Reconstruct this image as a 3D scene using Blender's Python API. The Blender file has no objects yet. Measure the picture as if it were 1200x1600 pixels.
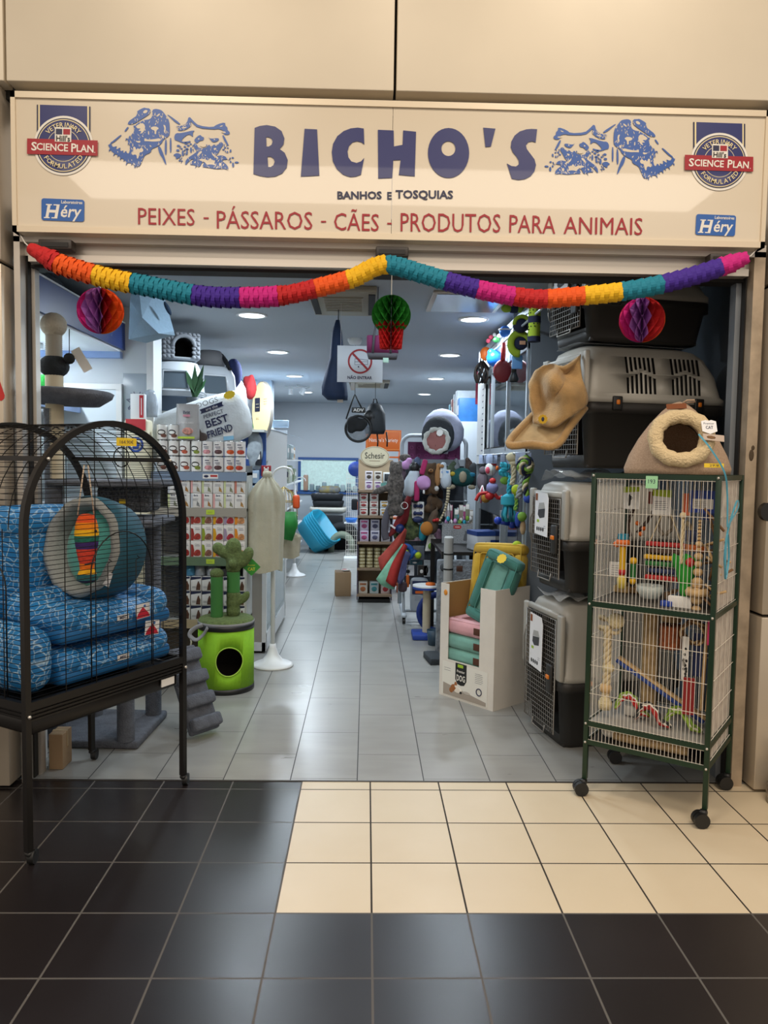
import bpy, bmesh, math, random
from mathutils import Vector, Matrix, Euler
random.seed(7)
SC = bpy.context.scene
COL = SC.collection
PI = math.pi
# ---------------------------------------------------------------- camera
FPX = 1200.0
CAM = Vector((0.0, -3.66, 1.56))
Xc = Vector((1.0, -0.0134, -0.02337)).normalized()
Yc = Vector((-27.0, 78.0, -1200.0)).normalized()
Zc = Xc.cross(Yc).normalized()
Xc = Yc.cross(Zc).normalized()
W2C = Matrix((Xc, Yc, Zc)).transposed()
C2W = W2C.transposed()
cd = bpy.data.cameras.new('camera'); cam = bpy.data.objects.new('camera', cd); COL.objects.link(cam)
cam.matrix_world = Matrix.Translation(CAM) @ C2W.to_4x4()
cd.sensor_fit = 'VERTICAL'; cd.sensor_height = 24.0; cd.lens = 24.0 * FPX / 1600.0
cd.clip_start = 0.05; cd.clip_end = 100
SC.camera = cam
# ---------------------------------------------------------------- exposure, world
vs = SC.view_settings
vs.view_transform = 'Standard'; vs.look = 'None'; vs.gamma = 1.0; vs.exposure = 0.0
vs.use_curve_mapping = False
w = bpy.data.worlds.new('world'); SC.world = w; w.use_nodes = True
w.node_tree.nodes['Background'].inputs[0].default_value = (1.0, 0.88, 0.76, 1)
w.node_tree.nodes['Background'].inputs[1].default_value = 0.70

def area(name, loc, size, power, color, rot=(0, 0, 0), size_y=None, shape='RECTANGLE', spread=PI):
    l = bpy.data.lights.new(name, 'AREA'); l.energy = power; l.color = color; l.shape = shape
    l.size = size; l.spread = spread
    if shape in ('RECTANGLE', 'ELLIPSE'): l.size_y = size_y or size
    o = bpy.data.objects.new(name, l); o.location = loc; o.rotation_euler = rot; COL.objects.link(o)
    return o
WARM = (1.0, 0.875, 0.73); COOL = (0.80, 0.91, 1.0)
# mall ceiling lamps (warm) over the walkway, the rows of shop downlights come with their fittings below
area('mall_lamp', (-1.6, -3.2, 5.0), 1.6, 104, WARM, (0, 0, 0), 1.0)
area('mall_lamp', (1.7, -2.6, 5.0), 1.6, 100, WARM, (0, 0, 0), 1.0)
area('mall_lamp', (0.3, -6.4, 5.0), 8.0, 210, WARM, (0, 0, 0), 1.3)  # unseen; made wide so it reflects as a band across the sign
area('niche_lamp', (-2.25, 1.0, 2.27), 0.06, 24, (0.86, 0.94, 1.0), (0, 0, 0), 1.3)

# ---------------------------------------------------------------- pixel -> place
def ray(px, py):
    return C2W @ Vector((px - 600.0, 800.0 - py, -FPX))
def at(px, py, Y):
    d = ray(px, py); return CAM + d * ((Y - CAM.y) / d.y)
def atx(px, py, X):
    d = ray(px, py); return CAM + d * (X / d.x)
def gnd(px, py, z=0.0):
    d = ray(px, py); return CAM + d * ((z - CAM.z) / d.z)
def D(p): return p[1] - CAM.y

# ---------------------------------------------------------------- materials
def lin(h):
    h = h.lstrip('#'); out = []
    for i in (0, 2, 4):
        v = int(h[i:i + 2], 16) / 255.0
        out.append(v / 12.92 if v <= 0.04045 else ((v + 0.055) / 1.055) ** 2.4)
    return (out[0], out[1], out[2], 1.0)
MATS = {}
def mat(name, h, rough=0.6, metal=0.0, noise=None, bump=None, coat=0.0, alpha=1.0, trans=0.0, emit=0.0, sheen=0.0, ior=None, var2=None):
    if name in MATS: return MATS[name]
    m = bpy.data.materials.new(name); m.use_nodes = True; nt = m.node_tree
    b = nt.nodes['Principled BSDF']; c = lin(h)
    b.inputs['Base Color'].default_value = c; b.inputs['Roughness'].default_value = rough
    b.inputs['Metallic'].default_value = metal; b.inputs['Coat Weight'].default_value = coat
    b.inputs['Alpha'].default_value = alpha; b.inputs['Transmission Weight'].default_value = trans
    if ior: b.inputs['IOR'].default_value = ior
    if sheen: b.inputs['Sheen Weight'].default_value = sheen
    if emit:
        b.inputs['Emission Color'].default_value = c; b.inputs['Emission Strength'].default_value = emit
    if noise or bump or var2:
        tc = nt.nodes.new('ShaderNodeTexCoord')
    if noise or var2:
        n = nt.nodes.new('ShaderNodeTexNoise'); sc_, amt = noise or var2[1:]
        n.inputs['Scale'].default_value = sc_; n.inputs['Detail'].default_value = 4
        nt.links.new(tc.outputs['Object'], n.inputs['Vector'])
        mx = nt.nodes.new('ShaderNodeMix'); mx.data_type = 'RGBA'
        c2 = lin(var2[0]) if var2 else tuple(max(0, x * (1 - amt)) for x in c[:3]) + (1,)
        c1 = c if var2 else tuple(min(1, x * (1 + amt * 0.5)) for x in c[:3]) + (1,)
        mx.inputs['A'].default_value = c1; mx.inputs['B'].default_value = c2
        rp = nt.nodes.new('ShaderNodeMapRange'); rp.inputs[1].default_value = 0.35; rp.inputs[2].default_value = 0.65
        nt.links.new(n.outputs['Fac'], rp.inputs[0])
        nt.links.new(rp.outputs[0], mx.inputs['Factor'])
        nt.links.new(mx.outputs['Result'], b.inputs['Base Color'])
    if bump:
        n2 = nt.nodes.new('ShaderNodeTexNoise'); n2.inputs['Scale'].default_value = bump[0]; n2.inputs['Detail'].default_value = 3
        nt.links.new(tc.outputs['Object'], n2.inputs['Vector'])
        bp = nt.nodes.new('ShaderNodeBump'); bp.inputs['Strength'].default_value = bump[1]; bp.inputs['Distance'].default_value = 0.01
        nt.links.new(n2.outputs['Fac'], bp.inputs['Height']); nt.links.new(bp.outputs['Normal'], b.inputs['Normal'])
    MATS[name] = m; return m
class NT:
    """tiny helper for procedural node maths"""
    def __init__(s, m): s.nt = m.node_tree; s.b = s.nt.nodes['Principled BSDF']
    def n(s, t): return s.nt.nodes.new(t)
    def put(s, v, sock):
        if isinstance(v, (int, float)): sock.default_value = v
        elif isinstance(v, tuple): sock.default_value = v
        else: s.nt.links.new(v, sock)
    def m(s, op, a, b=0.0, c=0.0):
        k = s.n('ShaderNodeMath'); k.operation = op
        s.put(a, k.inputs[0]); s.put(b, k.inputs[1]); s.put(c, k.inputs[2]); return k.outputs[0]
    def mix(s, f, a, b):
        k = s.n('ShaderNodeMix'); k.data_type = 'RGBA'; s.put(f, k.inputs['Factor']); s.put(a, k.inputs['A']); s.put(b, k.inputs['B']); return k.outputs['Result']
    def pos(s, obj=False):
        k = s.n('ShaderNodeTexCoord') if obj else s.n('ShaderNodeNewGeometry')
        x = s.n('ShaderNodeSeparateXYZ'); s.nt.links.new(k.outputs['Object'] if obj else k.outputs['Position'], x.inputs[0])
        s.vec = k.outputs['Object'] if obj else k.outputs['Position']
        return x.outputs[0], x.outputs[1], x.outputs[2]
    def noise(s, scale, vec=None, detail=4):
        k = s.n('ShaderNodeTexNoise'); k.inputs['Scale'].default_value = scale; k.inputs['Detail'].default_value = detail
        s.nt.links.new(vec or s.vec, k.inputs['Vector']); return k.outputs['Fac']

# ---------------------------------------------------------------- mesh builder
def frame(o, x, y):
    x = Vector(x).normalized(); y = Vector(y); z = x.cross(y).normalized(); y = z.cross(x)
    m = Matrix((x, y, z)).transposed().to_4x4(); m.translation = Vector(o); return m
def T(x, y, z): return Matrix.Translation((x, y, z))
def RX(a): return Matrix.Rotation(a, 4, 'X')
def RY(a): return Matrix.Rotation(a, 4, 'Y')
def RZ(a): return Matrix.Rotation(a, 4, 'Z')
def SCL(x, y, z): return Matrix.Diagonal((x, y, z, 1))
I4 = Matrix.Identity(4)
_TC = {}; _SPH = {}
def curve_mesh(cu):
    o = bpy.data.objects.new('tmp', cu); me = bpy.data.meshes.new_from_object(o)
    r = ([v.co.copy() for v in me.vertices], [tuple(p.vertices) for p in me.polygons])
    bpy.data.objects.remove(o); bpy.data.meshes.remove(me); bpy.data.curves.remove(cu); return r
def text_geo(s, bold=0.0, res=2):
    k = (s, bold, res)
    if k not in _TC:
        cu = bpy.data.curves.new('t', 'FONT'); cu.body = s; cu.resolution_u = res; cu.offset = bold
        cu.fill_mode = 'FRONT'; _TC[k] = curve_mesh(cu)
    return _TC[k]
def loops_geo(loops):
    cu = bpy.data.curves.new('l', 'CURVE'); cu.dimensions = '2D'; cu.fill_mode = 'BOTH'
    for lp in loops:
        s = cu.splines.new('POLY'); s.points.add(len(lp) - 1)
        for p, q in zip(s.points, lp): p.co = (q[0], q[1], 0, 1)
        s.use_cyclic_u = True
    return curve_mesh(cu)
class MB:
    def __init__(s, M=None): s.v = []; s.f = []; s.mi = []; s.sm = []; s.mats = []; s.M = M or I4
    def add(s, vs_, fs, m, smooth=False, M=None):
        MM = s.M @ M if M is not None else s.M
        b = len(s.v); s.v.extend(MM @ Vector(p) for p in vs_)
        if m not in s.mats: s.mats.append(m)
        k = s.mats.index(m); flip = MM.to_3x3().determinant() < 0
        for f in fs:
            s.f.append(tuple(b + i for i in (reversed(f) if flip else f))); s.mi.append(k); s.sm.append(smooth)
        return s
    def box(s, c, d, m, M=None):
        x, y, z = d[0] / 2, d[1] / 2, d[2] / 2
        v = [(c[0] + i * x, c[1] + j * y, c[2] + k * z) for i in (-1, 1) for j in (-1, 1) for k in (-1, 1)]
        return s.add(v, [(0, 1, 3, 2), (4, 6, 7, 5), (0, 4, 5, 1), (2, 3, 7, 6), (0, 2, 6, 4), (1, 5, 7, 3)], m, False, M)
    def bb(s, a, b, m, M=None):
        return s.box([(a[i] + b[i]) / 2 for i in range(3)], [abs(b[i] - a[i]) for i in range(3)], m, M)
    def rbox(s, c, d, r, m, M=None, seg=2, n=1, smooth=True, puff=0.0):
        """box with rounded edges; puff > 0 lets the faces bulge like a cushion"""
        h = [x / 2 for x in d]; r = min(r, min(h) * 0.999)
        def axis(hh):
            a = [-hh + r * (1 - math.cos(PI / 2 * i / seg)) for i in range(seg + 1)]
            mid = [-hh + r + (2 * (hh - r)) * i / n for i in range(1, n)]
            return a + mid + [-x for x in reversed(a)]
        ax = [axis(x) for x in h]; vs_ = []; fs = []; idx = {}
        def vert(p):
            k = tuple(round(q, 6) for q in p)
            if k in idx: return idx[k]
            q = Vector(p); inn = Vector([max(-h[i] + r, min(h[i] - r, q[i])) for i in range(3)])
            dl = q - inn
            if dl.length > 1e-9: q = inn + dl.normalized() * r
            if puff:
                g = [1 - (q[i] / h[i]) ** 2 for i in range(3)]
                q = Vector([q[0] + math.copysign(puff, q[0]) * max(0, g[1]) * max(0, g[2]) * (abs(q[0]) / h[0]) ** 2,
                            q[1] + math.copysign(puff, q[1]) * max(0, g[0]) * max(0, g[2]) * (abs(q[1]) / h[1]) ** 2,
                            q[2] + math.copysign(puff, q[2]) * max(0, g[0]) * max(0, g[1]) * (abs(q[2]) / h[2]) ** 2])
            idx[k] = len(vs_); vs_.append((q[0] + c[0], q[1] + c[1], q[2] + c[2])); return idx[k]
        for a in range(3):
            u, v = (a + 1) % 3, (a + 2) % 3
            for sg in (-1, 1):
                for i in range(len(ax[u]) - 1):
                    for j in range(len(ax[v]) - 1):
                        q = []
                        for (ii, jj) in ((i, j), (i + 1, j), (i + 1, j + 1), (i, j + 1)):
                            p = [0, 0, 0]; p[a] = sg * h[a]; p[u] = ax[u][ii]; p[v] = ax[v][jj]; q.append(vert(p))
                        if len(set(q)) > 2: fs.append(tuple(q if sg > 0 else reversed(q)))
        return s.add(vs_, fs, m, smooth, M)
    def lathe(s, prof, m, n=20, M=None, smooth=True, a0=0.0, a1=2 * PI, sx=1.0, sy=1.0, wob=None):
        full = abs(a1 - a0 - 2 * PI) < 1e-6; k = n if full else n + 1; vs_ = []; fs = []
        for (r, z) in prof:
            for i in range(k):
                a = a0 + (a1 - a0) * i / n; rr = r * (wob(a, z) if wob else 1)
                vs_.append((rr * math.cos(a) * sx, rr * math.sin(a) * sy, z))
        for j in range(len(prof) - 1):
            for i in range(n):
                i2 = (i + 1) % k if full else i + 1
                fs.append((j * k + i, j * k + i2, (j + 1) * k + i2, (j + 1) * k + i))
        return s.add(vs_, fs, m, smooth, M)
    def cyl(s, r, z0, z1, m, n=16, M=None, r1=None, smooth=False):
        r1 = r if r1 is None else r1
        s.lathe([(r, z0), (r1, z1)], m, n, M, True)
        a = [(r * math.cos(2 * PI * i / n), r * math.sin(2 * PI * i / n), z0) for i in range(n)]
        b = [(r1 * math.cos(2 * PI * i / n), r1 * math.sin(2 * PI * i / n), z1) for i in range(n)]
        if r > 1e-5: s.add(a, [tuple(reversed(range(n)))], m, False, M)
        if r1 > 1e-5: s.add(b, [tuple(range(n))], m, False, M)
        return s
    def rod(s, p, q, r, m, n=8, r1=None, M=None):
        p = Vector(p); q = Vector(q); d = q - p; L = d.length
        R = d.to_track_quat('Z', 'Y').to_matrix().to_4x4(); R.translation = p
        return s.cyl(r, 0, L, m, n, (M @ R) if M is not None else R, r1)
    def tube(s, pts, r, m, n=6, closed=False, M=None, caps=True, flat=1.0, up=None):
        P = [Vector(p) for p in pts]; k = len(P); vs_ = []; fs = []
        ref = up and Vector(up); prev = None
        for i in range(k):
            a = P[i - 1] if (i > 0 or closed) else P[i]; b = P[(i + 1) % k] if (i < k - 1 or closed) else P[i]
            t = (b - a); t = t.normalized() if t.length > 1e-9 else Vector((0, 0, 1))
            if ref is not None: u = ref - t * ref.dot(t)
            elif prev is None:
                u = Vector((0, 0, 1)) if abs(t.z) < 0.9 else Vector((1, 0, 0)); u = u - t * u.dot(t)
            else: u = prev - t * prev.dot(t)
            u.normalize(); prev = u; w_ = t.cross(u)
            rr = r[i] if isinstance(r, (list, tuple)) else r
            for j in range(n):
                an = 2 * PI * (j + 0.5) / n; vs_.append(P[i] + u * (math.cos(an) * rr) + w_ * (math.sin(an) * rr * flat))
        for i in range(k if closed else k - 1):
            i2 = (i + 1) % k
            for j in range(n):
                j2 = (j + 1) % n; fs.append((i * n + j, i * n + j2, i2 * n + j2, i2 * n + j))
        if caps and not closed:
            fs.append(tuple(reversed(range(n)))); fs.append(tuple((k - 1) * n + j for j in range(n)))
        return s.add(vs_, fs, m, n > 4, M)
    def ell(s, c, r, m, n=12, M=None, rot=None):
        if n not in _SPH:
            vs_ = [(0, 0, 1)]; fs = []; k = max(4, n // 2)
            for i in range(1, k):
                for j in range(n):
                    a = PI * i / k; b = 2 * PI * j / n; vs_.append((math.sin(a) * math.cos(b), math.sin(a) * math.sin(b), math.cos(a)))
            vs_.append((0, 0, -1)); e = len(vs_) - 1
            for j in range(n): fs.append((0, 1 + j, 1 + (j + 1) % n)); fs.append((e, 1 + (k - 2) * n + (j + 1) % n, 1 + (k - 2) * n + j))
            for i in range(k - 2):
                for j in range(n): fs.append((1 + i * n + j, 1 + (i + 1) * n + j, 1 + (i + 1) * n + (j + 1) % n, 1 + i * n + (j + 1) % n))
            _SPH[n] = (vs_, fs)
        if isinstance(r, (int, float)): r = (r, r, r)
        L = T(*c) @ (Euler(rot).to_matrix().to_4x4() if rot else I4) @ SCL(*r)
        return s.add(_SPH[n][0], _SPH[n][1], m, True, (M @ L) if M is not None else L)
    def loops(s, loops, m, M=None, depth=0.0):
        v, f = loops_geo(loops)
        if depth == 0: return s.add(v, f, m, False, M)
        s.add([(p[0], p[1], depth) for p in v], f, m, False, M); s.add(v, [tuple(reversed(q)) for q in f], m, False, M)
        for lp in loops:
            k = len(lp); ar = sum(lp[i][0] * lp[(i + 1) % k][1] - lp[(i + 1) % k][0] * lp[i][1] for i in range(k))
            vs_ = [(p[0], p[1], 0) for p in lp] + [(p[0], p[1], depth) for p in lp]
            fs = [(i, (i + 1) % k, k + (i + 1) % k, k + i) for i in range(k)]
            if (ar < 0) ^ (lp is not loops[0]): fs = [tuple(reversed(q)) for q in fs]
            s.add(vs_, fs, m, False, M)
        return s
    def prism(s, lp, depth, m, M=None): return s.loops([lp], m, M, depth)
    def text(s, t, m, M, w=None, h=None, bold=0.0, align='c', res=2, shear=0.0):
        """text fitted into w x h around the frame's origin"""
        v, f = text_geo(t, bold, res)
        if not v: return s
        x0 = min(p.x for p in v); x1 = max(p.x for p in v); y0 = min(p.y for p in v); y1 = max(p.y for p in v)
        sx = (w / (x1 - x0)) if w else None; sy = (h / (y1 - y0)) if h else None
        sx = sx or sy; sy = sy or sx
        cx = (x0 + x1) / 2 if align == 'c' else x0
        return s.add([((p.x - cx) * sx + shear * (p.y - y0) * sy, (p.y - (y0 + y1) / 2) * sy, 0) for p in v], f, m, False, M)
    def surf(s, fn, nu, nv, m, cu=False, cv=False, smooth=True, M=None):
        vs_ = []; fs = []; ku = nu if cu else nu + 1; kv = nv if cv else nv + 1
        for i in range(ku):
            for j in range(kv): vs_.append(fn(i / nu, j / nv))
        for i in range(nu):
            for j in range(nv):
                i2 = (i + 1) % ku; j2 = (j + 1) % kv; fs.append((i * kv + j, i2 * kv + j, i2 * kv + j2, i * kv + j2))
        return s.add(vs_, fs, m, smooth, M)
    def mesh(s, name):
        me = bpy.data.meshes.new(name); me.from_pydata([tuple(p) for p in s.v], [], s.f)
        for m in s.mats: me.materials.append(m)
        me.polygons.foreach_set('material_index', s.mi); me.polygons.foreach_set('use_smooth', s.sm); me.update(); return me
    def build(s, name, parent=None, label=None):
        o = bpy.data.objects.new(name, s.mesh(name)); COL.objects.link(o)
        if parent: o.parent = parent
        if label: o['label'] = label
        return o
def thing(name, label, cat, loc=(0, 0, 0), rz=0.0, group=None, rot=None):
    o = bpy.data.objects.new(name, None); COL.objects.link(o); o.empty_display_size = 0.05
    o.location = loc; o.rotation_euler = rot or (0, 0, rz); o['label'] = label; o['category'] = cat
    if group: o['group'] = group
    return o
def tag(o, label, cat, group=None, loc=None, rz=None, rot=None):
    o['label'] = label; o['category'] = cat
    if group: o['group'] = group
    if loc is not None: o.location = loc
    if rz is not None: o.rotation_euler = (0, 0, rz)
    if rot is not None: o.rotation_euler = rot
    return o
def struct(name, mb):
    o = mb.build(name); o['kind'] = 'structure'; return o
def dup(r0, loc, rz=None, label=None, group=None, rot=None):
    r = r0.copy(); COL.objects.link(r); r.location = loc
    if rz is not None: r.rotation_euler = (0, 0, rz)
    if rot is not None: r.rotation_euler = rot
    if label: r['label'] = label
    if group: r['group'] = group
    for ch in list(r0.children):
        c = ch.copy(); COL.objects.link(c); c.parent = r
        for g in list(ch.children):
            d = g.copy(); COL.objects.link(d); d.parent = c
    return r
def blob(name, ells, m, parent=None, vox=0.012, label=None, smooth=4):
    """one continuous soft body grown from overlapping ellipsoids: (x,y,z, rx,ry,rz [,rotx,roty,rotz])"""
    b = MB()
    for e in ells: b.ell(e[:3], e[3:6], m, 14, rot=e[6:9] if len(e) > 6 else None)
    o = bpy.data.objects.new('tmp', b.mesh('tmp')); COL.objects.link(o)
    md = o.modifiers.new('r', 'REMESH'); md.mode = 'VOXEL'; md.voxel_size = vox; md.use_smooth_shade = True
    ms = o.modifiers.new('s', 'SMOOTH'); ms.factor = 0.5; ms.iterations = smooth
    dg = bpy.context.evaluated_depsgraph_get(); me = bpy.data.meshes.new_from_object(o.evaluated_get(dg))
    old = o.data; bpy.data.objects.remove(o); bpy.data.meshes.remove(old)
    me.name = name; me.materials.clear(); me.materials.append(m)
    me.polygons.foreach_set('use_smooth', [True] * len(me.polygons))
    r = bpy.data.objects.new(name, me); COL.objects.link(r)
    if parent: r.parent = parent
    if label: r['label'] = label
    return r
def arc(cx, cy, r, a0, a1, n): return [(cx + r * math.cos(a0 + (a1 - a0) * i / n), cy + r * math.sin(a0 + (a1 - a0) * i / n)) for i in range(n + 1)]
def rrect(w, h, r, n=4):
    o = []
    for (sx, sy, a) in ((1, 1, 0), (-1, 1, PI / 2), (-1, -1, PI), (1, -1, 1.5 * PI)):
        o += arc(sx * (w / 2 - r), sy * (h / 2 - r), r, a, a + PI / 2, n)
    return o
def loft(b, rings, m, caps=True, smooth=True, M=None):
    k = len(rings[0]); vs_ = [p for r in rings for p in r]; fs = []
    for i in range(len(rings) - 1):
        for j in range(k): fs.append((i * k + j, i * k + (j + 1) % k, (i + 1) * k + (j + 1) % k, (i + 1) * k + j))
    if caps: fs += [tuple(reversed(range(k))), tuple((len(rings) - 1) * k + j for j in range(k))]
    return b.add(vs_, fs, m, smooth, M)
def cut(o, cutter):
    """carve a hole (boolean) and bake it into the mesh"""
    c = bpy.data.objects.new('tmp', cutter.mesh('tmp')); COL.objects.link(c); P = o.parent; o.parent = None
    md = o.modifiers.new('b', 'BOOLEAN'); md.operation = 'DIFFERENCE'; md.object = c; md.solver = 'EXACT'; md.material_mode = 'TRANSFER'
    dg = bpy.context.evaluated_depsgraph_get(); me = bpy.data.meshes.new_from_object(o.evaluated_get(dg)); o.modifiers.clear()
    old = o.data; o.data = me; n = old.name; bpy.data.meshes.remove(old); me.name = n; o.parent = P
    cm = c.data; bpy.data.objects.remove(c); bpy.data.meshes.remove(cm); return o
def sheet(rows, n=4):
    """smooth grid of points through rows of control points"""
    R = [catrom(r, n) for r in rows]; C = [catrom([r[j] for r in R], n) for j in range(len(R[0]))]
    return C
def catrom(P, n=8):
    P = [Vector(p) for p in P]; Q = [P[0] * 2 - P[1]] + P + [P[-1] * 2 - P[-2]]; o = []
    for i in range(1, len(Q) - 2):
        for j in range(n):
            t = j / n; a, b_, c, d = Q[i - 1:i + 3]
            o.append(0.5 * ((2 * b_) + (c - a) * t + (2 * a - 5 * b_ + 4 * c - d) * t * t + (3 * b_ - a - 3 * c + d) * t ** 3))
    return o + [P[-1]]
def cloth(b, rows, m, n=4, th=0.0, M=None):
    C = sheet(rows, n); nu = len(C) - 1; nv = len(C[0]) - 1
    pts = [p for c in C for p in c]; k = nv + 1
    fs = [(i * k + j, (i + 1) * k + j, (i + 1) * k + j + 1, i * k + j + 1) for i in range(nu) for j in range(nv)]
    if th:
        nr = [Vector((0, 0, 0)) for _ in pts]
        for f in fs:
            q = (pts[f[2]] - pts[f[0]]).cross(pts[f[3]] - pts[f[1]])
            for i in f: nr[i] += q
        N = len(pts); pts = pts + [p - q.normalized() * th for p, q in zip(pts, nr)]
        ed = [i * k for i in range(nu + 1)] + [nu * k + j for j in range(1, k)] + [i * k + nv for i in range(nu - 1, -1, -1)] + [j for j in range(nv - 1, 0, -1)]
        fs = fs + [tuple(N + i for i in reversed(f)) for f in fs] + [(ed[i], ed[i - 1], N + ed[i - 1], N + ed[i]) for i in range(len(ed))]
    return b.add(pts, fs, m, True, M)
ORD = ['first', 'second', 'third', 'fourth', 'fifth', 'sixth', 'seventh', 'eighth', 'ninth', 'tenth']
# ================================================================ SETTING
CZ = 2.66; YB = 10.9; XL = -1.80; XR = 1.0
M_beige = mat('beige_panel', 'e4d8c2', 0.42, 0.1, noise=(1.2, 0.06))
M_steel = mat('satin_cladding', 'c2b6a4', 0.36, 0.4, noise=(2, 0.08))
M_alu = mat('aluminium', 'c9c2b8', 0.38, 0.6)
M_dark = mat('dark_gap', '15120f', 0.7)
M_black = mat('black_metal', '1c1a19', 0.42, 0.2)
M_white = mat('white_paint', 'dfe3e6', 0.55)
M_wallw = mat('white_wall', 'd3d8dc', 0.7, noise=(3, 0.04))
M_wallg = mat('shaded_grey_wall', '6d7680', 0.6, noise=(2, 0.08))  # blue-grey tone has the right bay's shade in it
M_ceil = mat('ceiling_paint', 'a9b0b8', 0.8)
M_blueband = mat('blue_band', '18387c', 0.4)
M_plw = mat('white_plastic', 'e4e6e6', 0.4)
M_blkpl = mat('black_plastic', '161616', 0.45)

def tile_floor():
    m = bpy.data.materials.new('mall_tiles'); m.use_nodes = True; k = NT(m); x, y, z = k.pos()
    u = k.m('DIVIDE', k.m('SUBTRACT', x, 0.038), 0.333); v = k.m('DIVIDE', k.m('ADD', y, 0.088), 0.3355)
    fu = k.m('FRACT', k.m('ADD', u, 200.0)); fv = k.m('FRACT', k.m('ADD', v, 200.0))
    eu = k.m('MINIMUM', fu, k.m('SUBTRACT', 1.0, fu)); ev = k.m('MINIMUM', fv, k.m('SUBTRACT', 1.0, fv))
    g = k.m('LESS_THAN', k.m('MINIMUM', eu, ev), 0.0105)
    cream = k.m('MULTIPLY', k.m('GREATER_THAN', x, -0.292), k.m('GREATER_THAN', y, -1.091))
    cell = k.n('ShaderNodeTexWhiteNoise'); cv = k.n('ShaderNodeCombineXYZ')
    k.put(k.m('FLOOR', u), cv.inputs[0]); k.put(k.m('FLOOR', v), cv.inputs[1]); k.nt.links.new(cv.outputs[0], cell.inputs[0])
    nz = k.noise(3.0)
    c1 = k.mix(nz, lin('d9cab0'), lin('cbbb9f')); c1 = k.mix(k.m('MULTIPLY', cell.outputs[0], 0.35), c1, lin('c6b597'))
    c2 = k.mix(nz, lin('1d191a'), lin('262122')); c2 = k.mix(k.m('MULTIPLY', cell.outputs[0], 0.4), c2, lin('171416'))
    base = k.mix(cream, c2, c1)
    gr = k.mix(cream, lin('56524e'), lin('2e2721'))
    k.put(k.mix(g, base, gr), k.b.inputs['Base Color'])
    k.put(k.m('ADD', k.m('MULTIPLY', g, 0.5), k.m('ADD', k.m('MULTIPLY', cream, 0.08), k.m('MULTIPLY', nz, 0.08))), k.b.inputs['Roughness'])
    rr = k.m('ADD', k.m('MULTIPLY', g, 0.4), k.m('ADD', 0.25, k.m('ADD', k.m('MULTIPLY', cream, 0.13), k.m('MULTIPLY', nz, 0.1)))); k.b.inputs['Specular IOR Level'].default_value = 0.42; k.put(rr, k.b.inputs['Roughness'])
    bp = k.n('ShaderNodeBump'); bp.inputs['Strength'].default_value = 0.4; bp.inputs['Distance'].default_value = 0.004
    k.put(k.m('SUBTRACT', k.m('MULTIPLY', k.noise(5), 0.25), g), bp.inputs['Height']); k.nt.links.new(bp.outputs[0], k.b.inputs['Normal'])
    return m
def shop_floor():
    m = bpy.data.materials.new('shop_tiles'); m.use_nodes = True; k = NT(m); x, y, z = k.pos()
    u = k.m('ADD', k.m('DIVIDE', k.m('ADD', x, 0.026), 0.3275), 200.0); ui = k.m('FLOOR', u); odd = k.m('MODULO', ui, 2.0)
    v = k.m('ADD', k.m('SUBTRACT', k.m('DIVIDE', k.m('SUBTRACT', y, 0.355), 0.646), k.m('MULTIPLY', odd, 0.512)), 200.0)
    fu = k.m('FRACT', u); fv = k.m('FRACT', v)
    eu = k.m('MULTIPLY', k.m('MINIMUM', fu, k.m('SUBTRACT', 1.0, fu)), 0.3275); ev = k.m('MULTIPLY', k.m('MINIMUM', fv, k.m('SUBTRACT', 1.0, fv)), 0.646)
    g = k.m('MAXIMUM', k.m('LESS_THAN', eu, 0.0026), k.m('LESS_THAN', ev, 0.0016))
    cell = k.n('ShaderNodeTexWhiteNoise'); cv = k.n('ShaderNodeCombineXYZ')
    k.put(ui, cv.inputs[0]); k.put(k.m('FLOOR', v), cv.inputs[1]); k.nt.links.new(cv.outputs[0], cell.inputs[0])
    mp = k.n('ShaderNodeMapping'); mp.inputs['Scale'].default_value = (3, 12, 1); k.nt.links.new(k.vec, mp.inputs[0])
    ad = k.n('ShaderNodeVectorMath'); ad.operation = 'ADD'; k.nt.links.new(mp.outputs[0], ad.inputs[0]); k.nt.links.new(cell.outputs[1], ad.inputs[1])
    nz = k.noise(1.0, ad.outputs[0], 5)
    c = k.mix(nz, lin('83827e'), lin('a09f9a')); c = k.mix(k.m('MULTIPLY', cell.outputs[0], 0.25), c, lin('807f7b'))
    k.put(k.mix(g, c, lin('39393a')), k.b.inputs['Base Color'])
    k.put(k.m('ADD', k.m('MULTIPLY', g, 0.4), k.m('ADD', 0.24, k.m('MULTIPLY', nz, 0.12))), k.b.inputs['Roughness'])
    return m
b = MB(); b.bb((-6, -9, -0.1), (6, 0, 0), tile_floor()); struct('floor', b)
b = MB(); b.bb((-3.2, 0.012, -0.1), (3.2, 12, 0), shop_floor()); struct('floor', b)
b = MB(); b.bb((-1.66, 0, -0.02), (1.86, 0.012, 0.003), mat('threshold', '4a4540', 0.5, 0.6)); struct('trim_1', b)
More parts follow.
